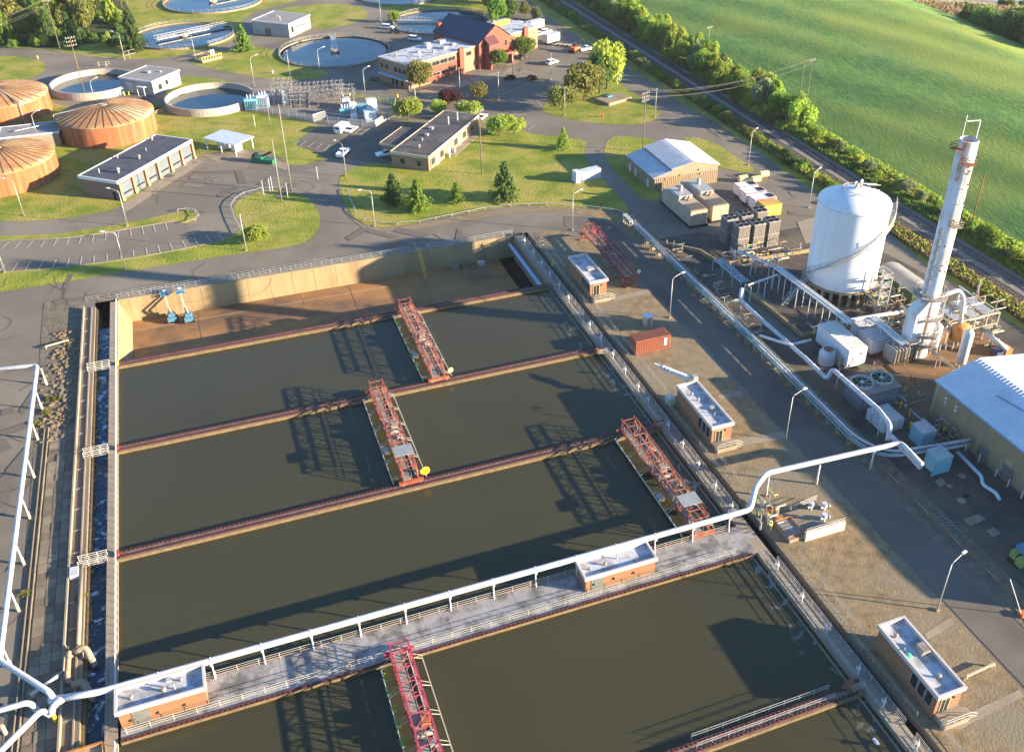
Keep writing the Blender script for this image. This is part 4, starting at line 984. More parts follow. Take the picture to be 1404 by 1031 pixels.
# ================================================================= PIPES AND PROCESS PLANT
def pipe(label, pts, r, m=whitep, sup=None, name='pipe', cat='pipe', n=12, supm=white, feet=None, group=None, rings=None, bend=None):
    t = E(name, label, cat, (pts[0][0], pts[0][1], 0), group=group)
    MB().sweep(pts, r, n, bend).build('pipe_run', m, t, smooth=True)
    if sup:
        V = [Vector(p) for p in pts]
        for p, q in zip(V, V[1:]):
            L = (q - p).length
            if abs(q.z-p.z) > .3*L: continue
            k = max(1, round(L/sup))
            for i in range(k):
                c = p.lerp(q, (i+.5)/k)
                bar('support_post', (c.x,c.y,0), (c.x,c.y,c.z-r), .11, supm, t, 'rod')
                if feet: bar('support_foot', (c.x,c.y,0), (c.x,c.y,.9), .2, feet, t, 'rod')
    if rings:
        V = [Vector(p) for p in pts]
        for p, q in zip(V, V[1:]):
            L = (q-p).length; d = (q-p).normalized()
            for i in range(int(L/rings)):
                c = p + d*(i+.5)*rings; bar('pipe_band', c - d*.06, c + d*.06, r*1.12, whitep if m is white else white, t, 'rod')
    return t
# main white line along the central walkway and over the road
wy = 88.05; z1 = 3.0
A = [(-29.5,88.9,z1), (-24,wy,z1), (64.9,wy,z1), (68.3,92.6,4.3)]
q1 = P(1235,607,4.3); q2 = P(1264,637,4.3)
t = E('pipeline', 'long white lagged pipe crossing the basins beside the central walkway and rising over the road', 'pipe', (20, wy, 0))
MB().sweep([A[0], A[1], A[2], (67.2,90.8,4.3), (70.5, q1.y+1.2, 4.3), q1, q2], .42, 14).build('pipe_run', whitep, t, smooth=True)
for i in range(14):
    x = XL + 5.2 + i*6.06
    bar('support_post', (x,87.75,0), (x,wy,z1-.35), .10, white, t); blk('saddle', (x,wy,z1-.5), .3, .95, .25, white, t)
    bar('pipe_band', (x-.05,wy,z1), (x+.05,wy,z1), .47, white, t)
for p_ in ((1050,680),(1119,664),(1193,643)):
    b_ = P(*p_); bar('support_post', b_, (b_.x,b_.y,3.9), .14, white, t); bar('support_foot', b_, (b_.x,b_.y,1.3), .2, cream, t)
# loop at the end of the line
zL = 3.6
pipe('white lagged pipe loop ending beside the teal cabinets', [P(1262,641,3.5), P(1228,604,3.5), P(1222,598,3.5)], .42)
pipe('white lagged pipe running from the low grey cabinet toward the tank yard', [P(1217,604,2.8), P(1221,583,4.6), P(1205,562,4.6), P(1141,506,4.6), P(1134,520,2.0), P(1105,492,2.0), P(1070,461,2.0), P(1040,435,2.0), P(1015,411,2.0), P(1017,396,3.2)], .42, rings=3.0)
pipe('thin white pipe branching toward the white box unit', [P(1042,460,2.2), P(1083,473,2.2), P(1112,466,2.2)], .28)
for a, b_ in (((1146,532),(1148,505)), ((1192,580),(1195,553)), ((1203,597),(1209,573))):
    bar('support_post', P(*a), (P(*a).x, P(*a).y, 4.2), .1, white, bpy.data.objects['pipe'] )
# rack along the road
rk = E('pipe_rack', 'long pipe rack on concrete piers along the road, with a white pipe on top', 'pipe rack', (90.6, 140, 0))
for k, (dx, z, r, m_) in enumerate(((.0,2.3,.21,whitep),(-.75,1.75,.16,mat('teal pipe', (.12,.30,.32), (.10,.24,.25), 1, .5)),(.55,1.75,.13,black),(.95,1.9,.14,steelw),(-.3,1.15,.12,galv),(.4,1.2,.16,white))):
    MB().sweep([(90.6+dx, 184.5, z), (90.6+dx, 130, z), (90.5+dx, 97.2, z), (93+dx*.5, 92.5, z), (104, 90.5, z+.3), (108, 90.2, z+.3)], r, 8, 2.5).build('pipe_run', m_, rk, smooth=True)
pier = MB().box(-.45, .45, -.22, .22, .055, .95).mesh('pier', conc_l)
for i in range(30):
    y = 98.5 + i*3.0
    put('pier', pier, rk, Matrix.Translation((90.5, y, 0)))
    for s in (-.9, .95): bar('upright', (90.6+s, y, .06), (90.6+s, y, 2.1), .06, steelw, rk, 'beam')
    bar('cross_arm', (89.5, y, 1.55), (91.7, y, 1.55), .06, galv, rk, 'beam')
    if i % 2: bar('tie', (89.6, y, 1.0), (91.6, y, 1.0), .05, steelw, rk, 'beam')
for k in range(6): blk('end_cabinet', (90.3+.2*(k%2), 185.5+k*.75, 1.1), 1.1, .6, .9, galv, rk)
for k in range(4): put('pier', pier, rk, Matrix.Translation((90.3, 186+k*1.0, 0)))
# red and white traffic rail beside the road
b = E('barrier_rail', 'low red and white barrier rail on the right side of the road', 'barrier', (91.8, 70, 0))
k = 0; y = 92.0
while y > 48:
    bar('rail_section', (91.6-.3*math.sin(y*.1), y, .5), (91.6-.3*math.sin((y-2.4)*.1), y-2.4, .5), .07, [rustm, conc_l, rustm][k % 3], b, 'beam')
    bar('post', (91.6, y, .05), (91.6, y, .55), .05, steelw, b, 'beam'); y -= 2.4; k += 1
# left-hand white lines
def leftpipe(label, pts, r=.36, sup=None): return pipe(label, pts, r)
zl = 3.9
corner = P(51,501,zl)
t = E('pipeline', 'white lagged pipe on slanting-looking posts along the left edge of the picture', 'pipe', (corner.x, corner.y, 0))
pts = [P(-120,517,zl), P(51,501,zl), P(38,600,zl), P(22,730,zl), P(8,840,zl), P(-1,905,zl), P(70,950,zl), P(76,968,1.8)]
MB().sweep([pts[0], pts[1], pts[5], pts[6], pts[7]], .36, 12).build('pipe_run', whitep, t, smooth=True)
creamf = paint('cream pile', (.60,.45,.28), .8)
for a in ((64,528),(58,562),(52,603),(47,655),(41,711),(33,774),(26,838),(16,915)):
    p = P(*a); bar('support_post', p, (p.x,p.y,zl-.3), .12, white, t); bar('support_foot', p, (p.x,p.y,1.3), .22, creamf, t)
pipe('white lagged pipe entering low on the left and bending down at the junction', [P(-60,990,3.0), P(40,962,3.0), P(53,975,1.6)], .36)
pipe('white lagged pipe coming up from the bottom left corner to the junction', [P(-40,1070,3.0), P(57,973,3.0), P(68,980,1.5)], .36)
pipe('white pipe elbow joining the long walkway line at the left junction', [P(70,979,2.0), P(73,965,2.9), P(88,958,3.0), (-29.0,88.9,3.0), (-27,88.5,3.0)], .40)
for a, f in (((8,1006),creamf),((77,989),yellow)):
    p = P(*a); MB().tube(p, p+Vector((0,0,1.6)), .25, 10).build('pile', f, label='short %s pile under the white pipes at the lower left' % ('cream' if f is creamf else 'yellow'), cat='pile')
# elbows and old pipework on the outer walk
pipe('fat pale pipe elbow dipping into the flowing channel, the upper of two', [(-27.6,97.5,.9),(-26.2,97.6,1.2),(-25.4,95.6,-.6)], .42, conc_l)
pipe('fat pale pipe elbow dipping into the flowing channel, the lower of two', [(-27.6,92.2,.9),(-26.3,92.2,1.1),(-25.5,90.2,-.6)], .42, conc_l)
pipe('corroded upright pipe assembly on the left walk', [(-28.1,97.5,.3),(-28.1,97.5,1.2),(-28.1,93.6,1.3),(-28.1,93.2,.3)], .34, mat('corroded pipe', (.45,.33,.22), (.25,.14,.08), 2.5, .8))
pipe('grey pipe stub pointing left from the corroded pipes', [(-28.6,94.6,1.0),(-32.2,92.4,.9)], .26, galv)
pipe('white pipe lying along the outer walk of the left channel', [(-27.25,114,.5),(-27.2,99,.5)], .28, conc_l)
MB().box(-28.6,-27.5,111.5,113.3,.1,1.0).build('lagged_valve', whitep, label='white lagged valve box beside the near footbridge', cat='valve')
# flagstones by the channel (left)
pav = E('pavement', None, None, (-31, 60, 0), kind='structure')
slabm = mat('old slab', (.20,.16,.11), (.15,.12,.085), .8, .95, bump=.05, vary=.3)
fl_ = [MB().box(.03,1.24,.03,1.67,.0,.05+.03*k).mesh('flagstone', slabm) for k in range(3)]
rr = random.Random(11)
for j in range(38):
    for i in range(3):
        y = 84 + j*1.7
        if rr.random() < .05: continue
        x0 = -33.0 + i*1.28
        put('flagstone', rr.choice(fl_), pav, Matrix.Translation((x0, y, .055 + rr.uniform(0,.02))) @ Matrix.Rotation(rr.uniform(-.012,.012), 4, 'Z'))
for x0 in (-34.0, -33.4): MB().box(x0, x0+.14, 62, 150, .05, .28).build('edge_rail', conc, pav)
# rubble
rb = MB(); rr = random.Random(4)
for i in range(420):
    y = rr.uniform(146, 182); x = -31.5 + rr.gauss(0, 1.4); s = rr.uniform(.06,.26)
    if x > -29.2: continue
    rb.box(x-s, x+s, y-s, y+s*rr.uniform(.6,1.6), 0, .06+s*rr.uniform(.6,1.4))
rb.build('rubble', gravel, kind='stuff', label='broken stones on the dirt strip left of the channel')
# rusty sump enclosure bottom left
t = E('sump_platform', 'concrete sump with an orange rusty frame at the bottom left corner', 'platform', (-27, 80, 0))
pa, pb, pc_, pd = P(88,1003,.8), P(145,986,.8), P(153,1012,.8), P(105,1040,.8)
MB().box(-29.2,-24.2,76.2,82.6,-3,.3).build('slab', mat('tan grating', (.42,.36,.22), (.34,.28,.17), .8, .9), t)
for a, b_ in (((-29.3,82.7),(-24.1,82.7)),((-29.3,82.7),(-29.3,76)),((-24.1,82.7),(-23.4,78.2))): bar('frame_beam', (*a,.55), (*b_,.55), .14, mat('orange rust', (.45,.19,.06), (.3,.12,.04), 1.5, .8), t, 'beam')
for k in range(4):
    bar('grate_bar', (-28.6, 79.6-k*.9, .4), (-24.5, 79.6-k*.9, .4), .1, dark, t, 'beam'); bar('rail', (-28.6, 79.3-k*.9, .9), (-24.4, 79.3-k*.9, .9), .06, walkr, t, 'thin')
# junction platform at the right end of the central walkway
t = E('sump_platform', 'concrete sump platform with pale walls right of the central walkway end', 'platform', (72, 84, 0))
MB().box(68.4,77.5,82.4,87.6,.05,.7).build('slab', conc, t)
MB().box(70.8,77.6,81.9,82.35,.05,1.7).build('parapet_wall', paint('pinkish render', (.60,.46,.35), .85), t)
MB().box(68.6,71.0,83.0,86.4,.7,.78).build('hatch_cover', steelw, t)
for a, b_ in (((68.5,82.9),(71.1,82.9)),((71.1,82.9),(71.1,86.5)),((71.1,86.5),(68.5,86.5))): bar('hatch_frame', (*a,.9), (*b_,.9), .08, MATS['orange rust'], t, 'beam')
railing('grey railing around the far side of the right-hand sump platform', [(69.5,90.6,0),(72.2,88.2,.1),(77.3,88.8,.1)], r=.035)
railing('grey railing above the pinkish wall of the right-hand sump', [(70.9,82.1,1.7),(77.5,82.1,1.7)], r=.035, h=.7, rails=(.3,.65))
for k, (x, y) in enumerate(((75.4,84.2),(76.8,86.2),(75.0,87.0))):
    tt = E('pump', 'white pump on the sump platform right of the central walkway, %s from the road' % ['last','nearest','second'][k], 'pump', (x,y,.7))
    MB().tube((x,y,.7),(x,y,1.6),.28,10).tube((x-.6,y,1.2),(x+.7,y,1.2),.2,8).tube((x,y,1.6),(x,y,2.0),.42,10).build('casing', whitep, tt, smooth=False)
    MB().tube((x+.7,y,1.2),(x+1.0,y,1.2),.34,10).build('flange', steelw, tt)
for k, (x, y, zt_) in enumerate(((69.1,87.2,3.0),(68.7,88.2,2.4),(67.6,86.2,1.5))):
    MB().sweep([(x,y,.1),(x,y,zt_),(x-.9,y-.6,zt_)], .22, 8).build('sump_pipe', [MATS['corroded pipe'], rustm, paint('olive pipe', (.42,.42,.16), .8)][k], label='%s standing pipe at the junction right of the walkway' % ['corroded','rusty','olive'][k], cat='pipe')
# ---- container, small kiosk, jib crane
c0 = P(871,487.5); 
ct = E('shipping_container', 'small orange-red corrugated shipping container on the gravel lot', 'container', c0)
cm = paint('container red', (.29,.10,.055), .6); xs, ys = c0.x, c0.y
MB().box(xs,xs+7.3,ys,ys+3.0,.12,3.0).build('body', cm, ct)
for k in range(20): MB().box(xs+.12+k*.36, xs+.28+k*.36, ys-.07, ys-.002, .25, 2.9).build('side_rib', cm, ct)
for k in range(20): MB().box(xs+.12+k*.36, xs+.28+k*.36, ys+.1, ys+2.9, 3.002, 3.06).build('roof_rib', cm, ct)
MB().box(xs+5.9, xs+6.5, ys-.09, ys-.071, 1.0, 2.6).build('faded_lettering', white, ct)
for a in ((xs,ys),(xs+7.1,ys),(xs,ys+2.8),(xs+7.1,ys+2.8)): MB().box(a[0],a[0]+.2,a[1],a[1]+.2,.05,.12).build('corner_foot', black, ct)
p = P(885,449); t = E('pillar_hut', 'small tan hut with a white cap standing alone on the gravel', 'hut', p)
MB().box(p.x,p.x+1.5,p.y,p.y+1.4,.05,2.1).build('wall', cream, t); MB().box(p.x-.12,p.x+1.62,p.y-.12,p.y+1.52,2.1,2.35).build('cap', white, t)
M = Matrix.Translation((p.x,p.y,0)); door(t, M, 'a', .4, 1.1, .2, 1.8, conc_l)
p = P(950,522); t = E('jib_crane', 'white jib crane with a long boom behind the middle pump house', 'crane', (70.5,119.6,0))
bar('mast', (70.8,119.8,0), (70.8,119.8,4.5), .3, white, t); e1 = P(897,499,4.6); 
bar('boom', (71.2,119.6,4.5), e1.lerp(Vector((70.8,119.8,4.5)), .35), .30, white, t, 'beam'); bar('boom_tip', e1.lerp(Vector((70.8,119.8,4.5)), .36), e1, .16, white, t, 'beam')
for k in range(3): c = e1.lerp(Vector((70.8,119.8,4.5)), .3+.1*k); blk('boom_collar', c+Vector((0,0,-.4)), .6, .6, .8, white, t)
blk('counterweight', (72.0,119.3,4.2), .9, .9, .8, galv, t); blk('foot', (70.8,119.8,.05), 1.2, 1.2, .3, rustm, t)
t = E('pump_unit', 'green and white pump unit on the walk behind the middle pump house', 'pump', (67.6,119.8,0))
blk('body', (67.7,119.6,.05), 1.3, 1.6, 1.2, paint('pale green', (.38,.52,.36), .8), t); blk('cover', (67.7,119.6,1.26), .8, .9, .4, white, t); bar('outlet', (67.1,119.2,.7), (66.3,118.6,.7), .14, galv, t)
# ---- lifts in the drained basin
def lift(label, px_, top, x_off):
    b0 = P(px_, 440, -5.4); t = E('boom_lift', label, 'boom lift', (b0.x, b0.y, -5.4))
    x, y = b0.x, b0.y
    MB().box(x-.9,x+.9,y-1.1,y+1.1,-5.0,-4.1).build('chassis', blue, t); blk('turret', (x,y,-4.1), 1.2, 1.4, .7, blue, t)
    blk('engine_cover', (x+.5,y,-4.09), .5, .9, .45, steelw, t)
    for sx in (-.95,.95):
        for sy in (-.8,.8): bar('wheel', (x+sx-.15,y+sy,-4.95), (x+sx+.15,y+sy,-4.95), .45, black, t)
    tp = Vector((x+x_off, y+2.0, top))
    bar('lower_boom', (x,y,-3.6), (x+x_off*.5,y-.6,(top-3.6)/2), .17, galv, t, 'beam'); bar('upper_boom', (x+x_off*.5,y-.6,(top-3.6)/2), tp, .14, cream, t, 'beam')
    bar('boom_ram', (x+.25,y,-3.4), (x+x_off*.5+.25,y-.4,(top-3.6)/2-.6), .07, steelw, t)
    blk('basket_floor', tp, 1.7, 1.0, .12, blue, t)
    for zz in (.4,.75,1.1):
        for sy in (-.5,.5): bar('basket_rail', (tp.x-.85,tp.y+sy,tp.z+zz), (tp.x+.85,tp.y+sy,tp.z+zz), .045, blue, t, 'thin')
        for sx in (-.85,.85): bar('basket_rail', (tp.x+sx,tp.y-.5,tp.z+zz), (tp.x+sx,tp.y+.5,tp.z+zz), .045, blue, t, 'thin')
    for sx in (-.85,0,.85):
        for sy in (-.5,.5): bar('basket_post', (tp.x+sx,tp.y+sy,tp.z), (tp.x+sx,tp.y+sy,tp.z+1.1), .045, blue, t, 'thin')
    blk('control_panel', (tp.x,tp.y+.35,tp.z+.7), .7, .25, .35, white, t)
lift('sky-blue boom lift in the drained basin, the left of the pair', 237, -.2, -.4)
lift('sky-blue boom lift in the drained basin, the right of the pair', 260, .4, -.6)
# ladder and crates
t = E('ladder', 'yellow ladder leaning down the back wall of the drained basin', 'ladder', (40.4,191,0))
for s in (-.25,.25): bar('rail', (40.4+s,191.1,1.0), (41.0+s,188.2,-5.3), .05, yellow, t, 'thin')
for k in range(18):
    f = k/18; bar('rung', (40.15+f*.6,191.1-2.9*f,1.0-6.3*f), (40.65+f*.6,191.1-2.9*f,1.0-6.3*f), .035, yellow, t, 'thin')
bar('grab_rail', (40.1,191.4,.1), (39.6,191.9,2.3), .05, galv, t, 'thin')
for k, x in enumerate((48.2,50.6,54.5)):
    tt = E('crate', 'weathered timber crate on the drained basin floor, %s from the ladder' % ORD[k], 'crate', (x,189.9,-5.4))
    blk('base', (x,189.9,-5.4), 1.6, 1.1, .15, steelw, tt); blk('box', (x,189.9,-5.25), 1.5, 1.0, .8, [steelw, wood, cabgrey][k], tt)
    for s in (-.5,0,.5): blk('slat', (x+s,189.38,-5.2), .14, .05, .75, conc, tt)
for k, x in enumerate((26.5,28.3)): 
    p = P(535+4*k, 338); MB().tube(p, p+Vector((0,0,1)), .16, 8, .08).build('post_stub', rustm, label='short rusty post at the roadside behind the basin, %s one' % ['left','right'][k], cat='post', group='rusty stubs behind the basin')
# ---- white storage tank
tc = (118.9, 142.8); tr = 7.15
t = E('storage_tank', 'huge white vertical storage tank with a spiral stair, on a ring of concrete columns', 'storage tank', (*tc, 0))
wt = mat('white tank paint', (.74,.74,.74), (.69,.69,.69), .25, .45, stretch=(1,1,.2), c3=(.66,.65,.62), s3=.25)
MB().lathe([(tr,3.6),(tr,20.8),(tr*.98,21.2),(tr*.5,22.7),(1.3,23.4),(0,23.4)], 96, tc).build('shell', wt, t, smooth=True)
MB().lathe([(tr+.03,20.6),(tr+.07,20.65),(tr+.07,20.8),(tr,20.85)], 96, tc).build('top_seam', white, t)
MB().lathe([(0,3.3),(tr+.5,3.3),(tr+.5,3.62),(tr,3.62)], 48, tc).build('base_ring', tan_wall, t)
MB().lathe([(0,0.06),(tr+1.4,.06),(tr+1.4,.4),(0,.4)], 12, tc).build('footing', conc, t)
col = MB().box(-.28,.28,-.5,.5,.4,3.3).mesh('column', conc_l)
for k in range(26):
    a = 2*math.pi*k/26; put('column', col, t, Matrix.Translation((tc[0]+(tr+.2)*math.cos(a), tc[1]+(tr+.2)*math.sin(a), 0)) @ Matrix.Rotation(a+math.pi/2, 4, 'Z'))
MB().lathe([(tr-2,.4),(tr-2,3.3)], 32, tc).build('inner_wall', dark, t)
N_ = 64; a0, a1 = R(-203), R(-24)
st = MB().box(-.5,.5,-.14,.14,0,.06).mesh('stair_tread', galv)
for k in range(N_):
    a = a0 + (a1-a0)*k/N_; z = 4.2 + 16.6*k/N_; rr_ = tr+.55
    put('stair_tread', st, t, Matrix.Translation((tc[0]+rr_*math.cos(a), tc[1]+rr_*math.sin(a), z)) @ Matrix.Rotation(a, 4, 'Z'))
def helix(nm, rad, dz, r_):
    pts = [(tc[0]+rad*math.cos(a0+(a1-a0)*k/40), tc[1]+rad*math.sin(a0+(a1-a0)*k/40), 4.2+16.6*k/40+dz) for k in range(41)]
    b = MB()
    for p, q in zip(pts, pts[1:]): b.tube(p, q, r_, 5, cap=False)
    b.build(nm, galv, t)
helix('stair_rail', tr+1.05, 1.05, .05); helix('stair_rail', tr+1.05, .6, .04); helix('stair_stringer', tr+1.05, 0, .07); helix('stair_stringer', tr+.1, 0, .06)
for k in range(32):
    a = a0 + (a1-a0)*k/32; z = 4.2+16.6*k/32; p = Vector((tc[0]+(tr+1.05)*math.cos(a), tc[1]+(tr+1.05)*math.sin(a), z)); bar('stair_post', p, p+Vector((0,0,1.05)), .035, galv, t, 'thin')
# top ring railing and vents
for k in range(16):
    a = 2*math.pi*k/16; p = Vector((tc[0]+2.9*math.cos(a), tc[1]+2.9*math.sin(a), 22.3)); p2 = Vector((tc[0]+2.9*math.cos(a+math.pi/8), tc[1]+2.9*math.sin(a+math.pi/8), 22.3))
    bar('top_post', p, p+Vector((0,0,1.1)), .05, galv, t, 'thin'); bar('top_rail', p+Vector((0,0,1.1)), p2+Vector((0,0,1.1)), .05, galv, t, 'thin'); bar('top_rail', p+Vector((0,0,.6)), p2+Vector((0,0,.6)), .04, galv, t, 'thin')
for d, h in ((-.4,2.0),(.9,2.2),(.3,1.4)): MB().sweep([(tc[0]+d,tc[1],22.9),(tc[0]+d,tc[1],22.9+h),(tc[0]+d-.7,tc[1]-.4,22.9+h),(tc[0]+d-.8,tc[1]-.5,22.5+h)], .24, 8).build('vent_pipe', galv, t)
for s in (-.45,.45):
    d0 = Vector((math.cos(R(20)), math.sin(R(20)), 0)); nn = Vector((-d0.y,d0.x,0)); C_ = Vector((*tc,0))
    bar('gangway', C_+d0*2.8+nn*s+Vector((0,0,22.4)), C_+d0*(tr+.8)+nn*s+Vector((0,0,20.9)), .07, galv, t, 'beam'); bar('gangway_rail', C_+d0*2.8+nn*s+Vector((0,0,23.5)), C_+d0*(tr+.8)+nn*s+Vector((0,0,22.0)), .05, galv, t, 'thin')
# ---- bund walls
bw = E('bund_wall', 'low concrete bund wall around the white storage tank yard', 'wall', (110,150,0))
for a, b_ in (((1023,394),(1101,458)),((1101,458),(1122,453)),((1160,446),(1243,428)),((1243,428),(1226,400)),((1112,341),(990,360)),((990,360),(960,342)),((960,342),(905,330))):
    p = P(*a, .9); q = P(*b_, .9); d = (q-p).normalized(); n = Vector((-d.y,d.x,0))*.2
    MB().prism([p-n,q-n,q+n,p+n], 0, .9).build('wall_section', tan_wall if a[0] > 980 else conc, bw)
region('bund_floor', px((1023,396),(1101,460),(1240,431),(1222,398),(1112,342),(990,362)), .075, mat('dark gravel floor', (.055,.045,.04), (.10,.08,.065), .6, .9, bump=.05))
region('wash_pit', px((1015,405),(1040,400),(1103,462),(1080,473)), .08, mat('wet greenish paving', (.13,.13,.08), (.07,.08,.07), .25, .35))
# ---- trestles of pipes
def trestle(label, a, b_, z, lines, sp=4.5, w_=.9, m=white):
    p = P(*a, z); q = P(*b_, z); t = E('pipe_trestle', label, 'pipe trestle', (p.x,p.y,0)); d = (q-p).normalized(); n = Vector((-d.y,d.x,0)); L = (q-p).length
    for off, dz, r in lines: bar('pipe_run', p+n*off+Vector((0,0,dz)), q+n*off+Vector((0,0,dz)), r, m, t)
    for k in range(int(L/sp)+1):
        c = p + d*min(L, k*sp)
        for s in (-w_, w_): bar('leg', (c.x+n.x*s,c.y+n.y*s,0), (c.x+n.x*s,c.y+n.y*s,z), .08, m, t, 'rod')
        bar('cross_arm', c-n*w_, c+n*w_, .07, galv, t, 'beam')
    return t
trestle('raised white pipe trestle running in front of the big white tank', (1066,368), (1167,444), 5.0, ((-.7,.2,.18),(0,.25,.22),(.7,.2,.16),(.3,-.3,.09)), 4.2)
trestle('raised white pipes crossing behind the white box unit toward the chimney', (1153,443), (1242,428), 4.2, ((0,.2,.26),(.5,.2,.14)), 5)
trestle('blue-white pipe trestle between the louvred unit and the chimney', (1196,436), (1240,474), 4.4, ((-.5,.2,.2),(.1,.2,.16),(.7,.2,.2)), 4.2)
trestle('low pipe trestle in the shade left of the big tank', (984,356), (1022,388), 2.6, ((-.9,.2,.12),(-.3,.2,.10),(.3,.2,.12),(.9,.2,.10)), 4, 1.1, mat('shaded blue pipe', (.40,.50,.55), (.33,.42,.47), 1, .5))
trestle('second low pipe trestle joining the raised white one', (1012,345), (1066,368), 4.0, ((-.4,.2,.12),(.4,.2,.14)), 4.5)
trestle('cross pipe from the valve post to the raised trestle', (1026,392), (1066,378), 3.6, ((0,.2,.2),), 4)
trestle('small pipes between the chimney base and the right metal building', (1268,476), (1310,508), 2.2, ((-.3,.2,.1),(.2,.2,.12)), 4, .5, cream)
# stair beside tank
t = E('steel_stair', 'steel stair climbing beside the big white tank', 'stair', (110,146,0))
p = P(1075,418,.1); q = P(1108,380,4.8)
for s in (-.5,.5):
    n = Vector((s,-s*.3,0)); bar('stringer', p+n, q+n, .09, galv, t, 'beam'); bar('hand_rail', p+n+Vector((0,0,1.1)), q+n+Vector((0,0,1.1)), .05, galv, t, 'thin')
for k in range(14): c = p.lerp(q, k/14); blk('tread', c, 1.0, .25, .05, galv, t)
# scaffold-like tower right of the tank
t = E('stair_tower', 'open steel stair tower standing right of the tank base', 'stair tower', P(1203,430))
c = P(1200,432); rr = random.Random(8)
for sx in (0,2.4):
    for sy in (0,3): bar('column', (c.x+sx,c.y+sy,0), (c.x+sx,c.y+sy,8.5), .09, galv, t, 'beam')
for z in (2.1,4.2,6.3,8.4):
    for a, b_ in (((0,0),(2.4,0)),((2.4,0),(2.4,3)),((2.4,3),(0,3)),((0,3),(0,0))):
        for dz in (0,1.0): bar('brace', (c.x+a[0],c.y+a[1],z+dz-.2), (c.x+b_[0],c.y+b_[1],z+dz-.2), .05, galv, t, 'beam')
    MB().box(c.x,c.x+2.4,c.y,c.y+1.2,z-.2,z-.12).build('landing', galv, t); bar('flight', (c.x+.6,c.y+3*(z%4<3),z-2.1), (c.x+.6,c.y+3*(z%4>=3),z), .25, steelw, t, 'beam')
# ---- chimney
cc = P(1256,484); t = E('chimney', 'tall white steel scrubber stack with rusty ladders and platforms, leaning out to the upper right', 'chimney', (cc.x,cc.y,0))
wch = mat('chimney paint', (.66,.66,.66), (.58,.58,.58), .5, .5, c3=(.48,.40,.34), s3=.45, stretch=(1,1,.4))
X, Y = cc.x, cc.y
MB().lathe([(1.95,0),(1.95,3),(2.0,11.5),(1.65,13),(1.62,42.5),(1.5,42.7),(1.5,42.2),(1.2,42)], 40, (X,Y)).build('shaft', wch, t, smooth=True)
MB().box(X-3.6,X-1.2,Y-1.6,Y+1.2,0,9.8).profile([(X-3.6,9.8),(X-1.2,9.8),(X-1.2,12.5)], Y-1.6, Y+1.2).build('duct_housing', wch, t)
for z in (12.9, 5.0, 8.6, 3.0):
    b = MB().lathe([(1.9,z),(3.1,z),(3.1,z+.12),(1.9,z+.12)], 20, (X,Y)); b.build('platform', steelw, t)
    for k in range(16):
        a = 2*math.pi*k/16; p = Vector((X+3.0*math.cos(a),Y+3.0*math.sin(a),z)); q = Vector((X+3.0*math.cos(a+math.pi/8),Y+3.0*math.sin(a+math.pi/8),z))
        bar('post', p, p+Vector((0,0,1.1)), .05, galv, t, 'thin'); bar('rail', p+Vector((0,0,1.1)), q+Vector((0,0,1.1)), .05, galv, t, 'thin')
for a_, z0, z1, mm in ((R(200),0,27,steelw),(R(-100),28.0,38.5,rustm),(R(215),36,43.5,rustm)):
    d = Vector((math.cos(a_),math.sin(a_),0)); n = Vector((-d.y,d.x,0)); C_ = Vector((X,Y,0)); rr_ = 1.9
    for s in (-.25,.25): bar('ladder_rail', C_+d*rr_+n*s+Vector((0,0,z0)), C_+d*rr_+n*s+Vector((0,0,z1)), .05, mm, t, 'thin')
    k = z0
    while k < z1:
        bar('rung', C_+d*rr_-n*.25+Vector((0,0,k)), C_+d*rr_+n*.25+Vector((0,0,k)), .035, mm, t, 'thin')
        if int(k) % 2 == 0: bar('cage_hoop', C_+d*(rr_+.6)-n*.35+Vector((0,0,k)), C_+d*(rr_+.6)+n*.35+Vector((0,0,k)), .05, mm, t, 'thin'); bar('cage_hoop', C_+d*rr_+n*.35+Vector((0,0,k)), C_+d*(rr_+.6)+n*.35+Vector((0,0,k)), .04, mm, t, 'thin'); bar('cage_hoop', C_+d*rr_-n*.35+Vector((0,0,k)), C_+d*(rr_+.6)-n*.35+Vector((0,0,k)), .04, mm, t, 'thin')
        k += .5
for z, a_, mm in ((27.6,R(-100),steelw),(39.0,R(-110),rustm),(41.2,R(180),rustm)):
    d = Vector((math.cos(a_),math.sin(a_),0)); c = Vector((X,Y,z))+d*2.2; blk('platform', c, 1.7, 1.7, .1, mm, t, a_)
    for s1 in (-.8,.8):
        for s2 in (-.8,.8): p = c+Vector((s1,s2,0)); bar('post', p, p+Vector((0,0,1.1)), .05, mm, t, 'thin')
    for zz in (.6,1.1):
        for s1 in (-.8,.8): bar('rail', c+Vector((s1,-.8,zz)), c+Vector((s1,.8,zz)), .045, mm, t, 'thin'); bar('rail', c+Vector((-.8,s1,zz)), c+Vector((.8,s1,zz)), .045, mm, t, 'thin')
bar('lightning_mast', (X-1.4,Y+.3,42), (X-1.4,Y+.3,46.8), .09, wch, t); bar('davit', (X+1.2,Y-.2,42), (X+1.2,Y-.2,45.8), .1, wch, t); bar('davit_arm', (X+1.2,Y-.2,45.8), (X-1.2,Y+.2,45.8), .1, wch, t)
rr = random.Random(2)
for k in range(12):
    a = R(rr.uniform(-130,-40)); z = rr.uniform(14,40); blk('fitting', (X+1.6*math.cos(a),Y+1.6*math.sin(a),z), .3, .3, .35, rr.choice([steelw,black,rustm]), t, a)
for k in range(26): blk('panel_bolt', (X-1.0+rr.uniform(-.1,.1),Y-1.85,1+k*.4), .35, .12, .12, rustm, t)
pipe('white duct arching from the stack to the process skid', [(X+1.6,Y-.5,10.3),(X+2.2,Y-.7,12.6),(X+5.5,Y-1.0,13.3),(X+6.8,Y-1.4,11.5),(X+6.9,Y-2.0,6.5)], .42)
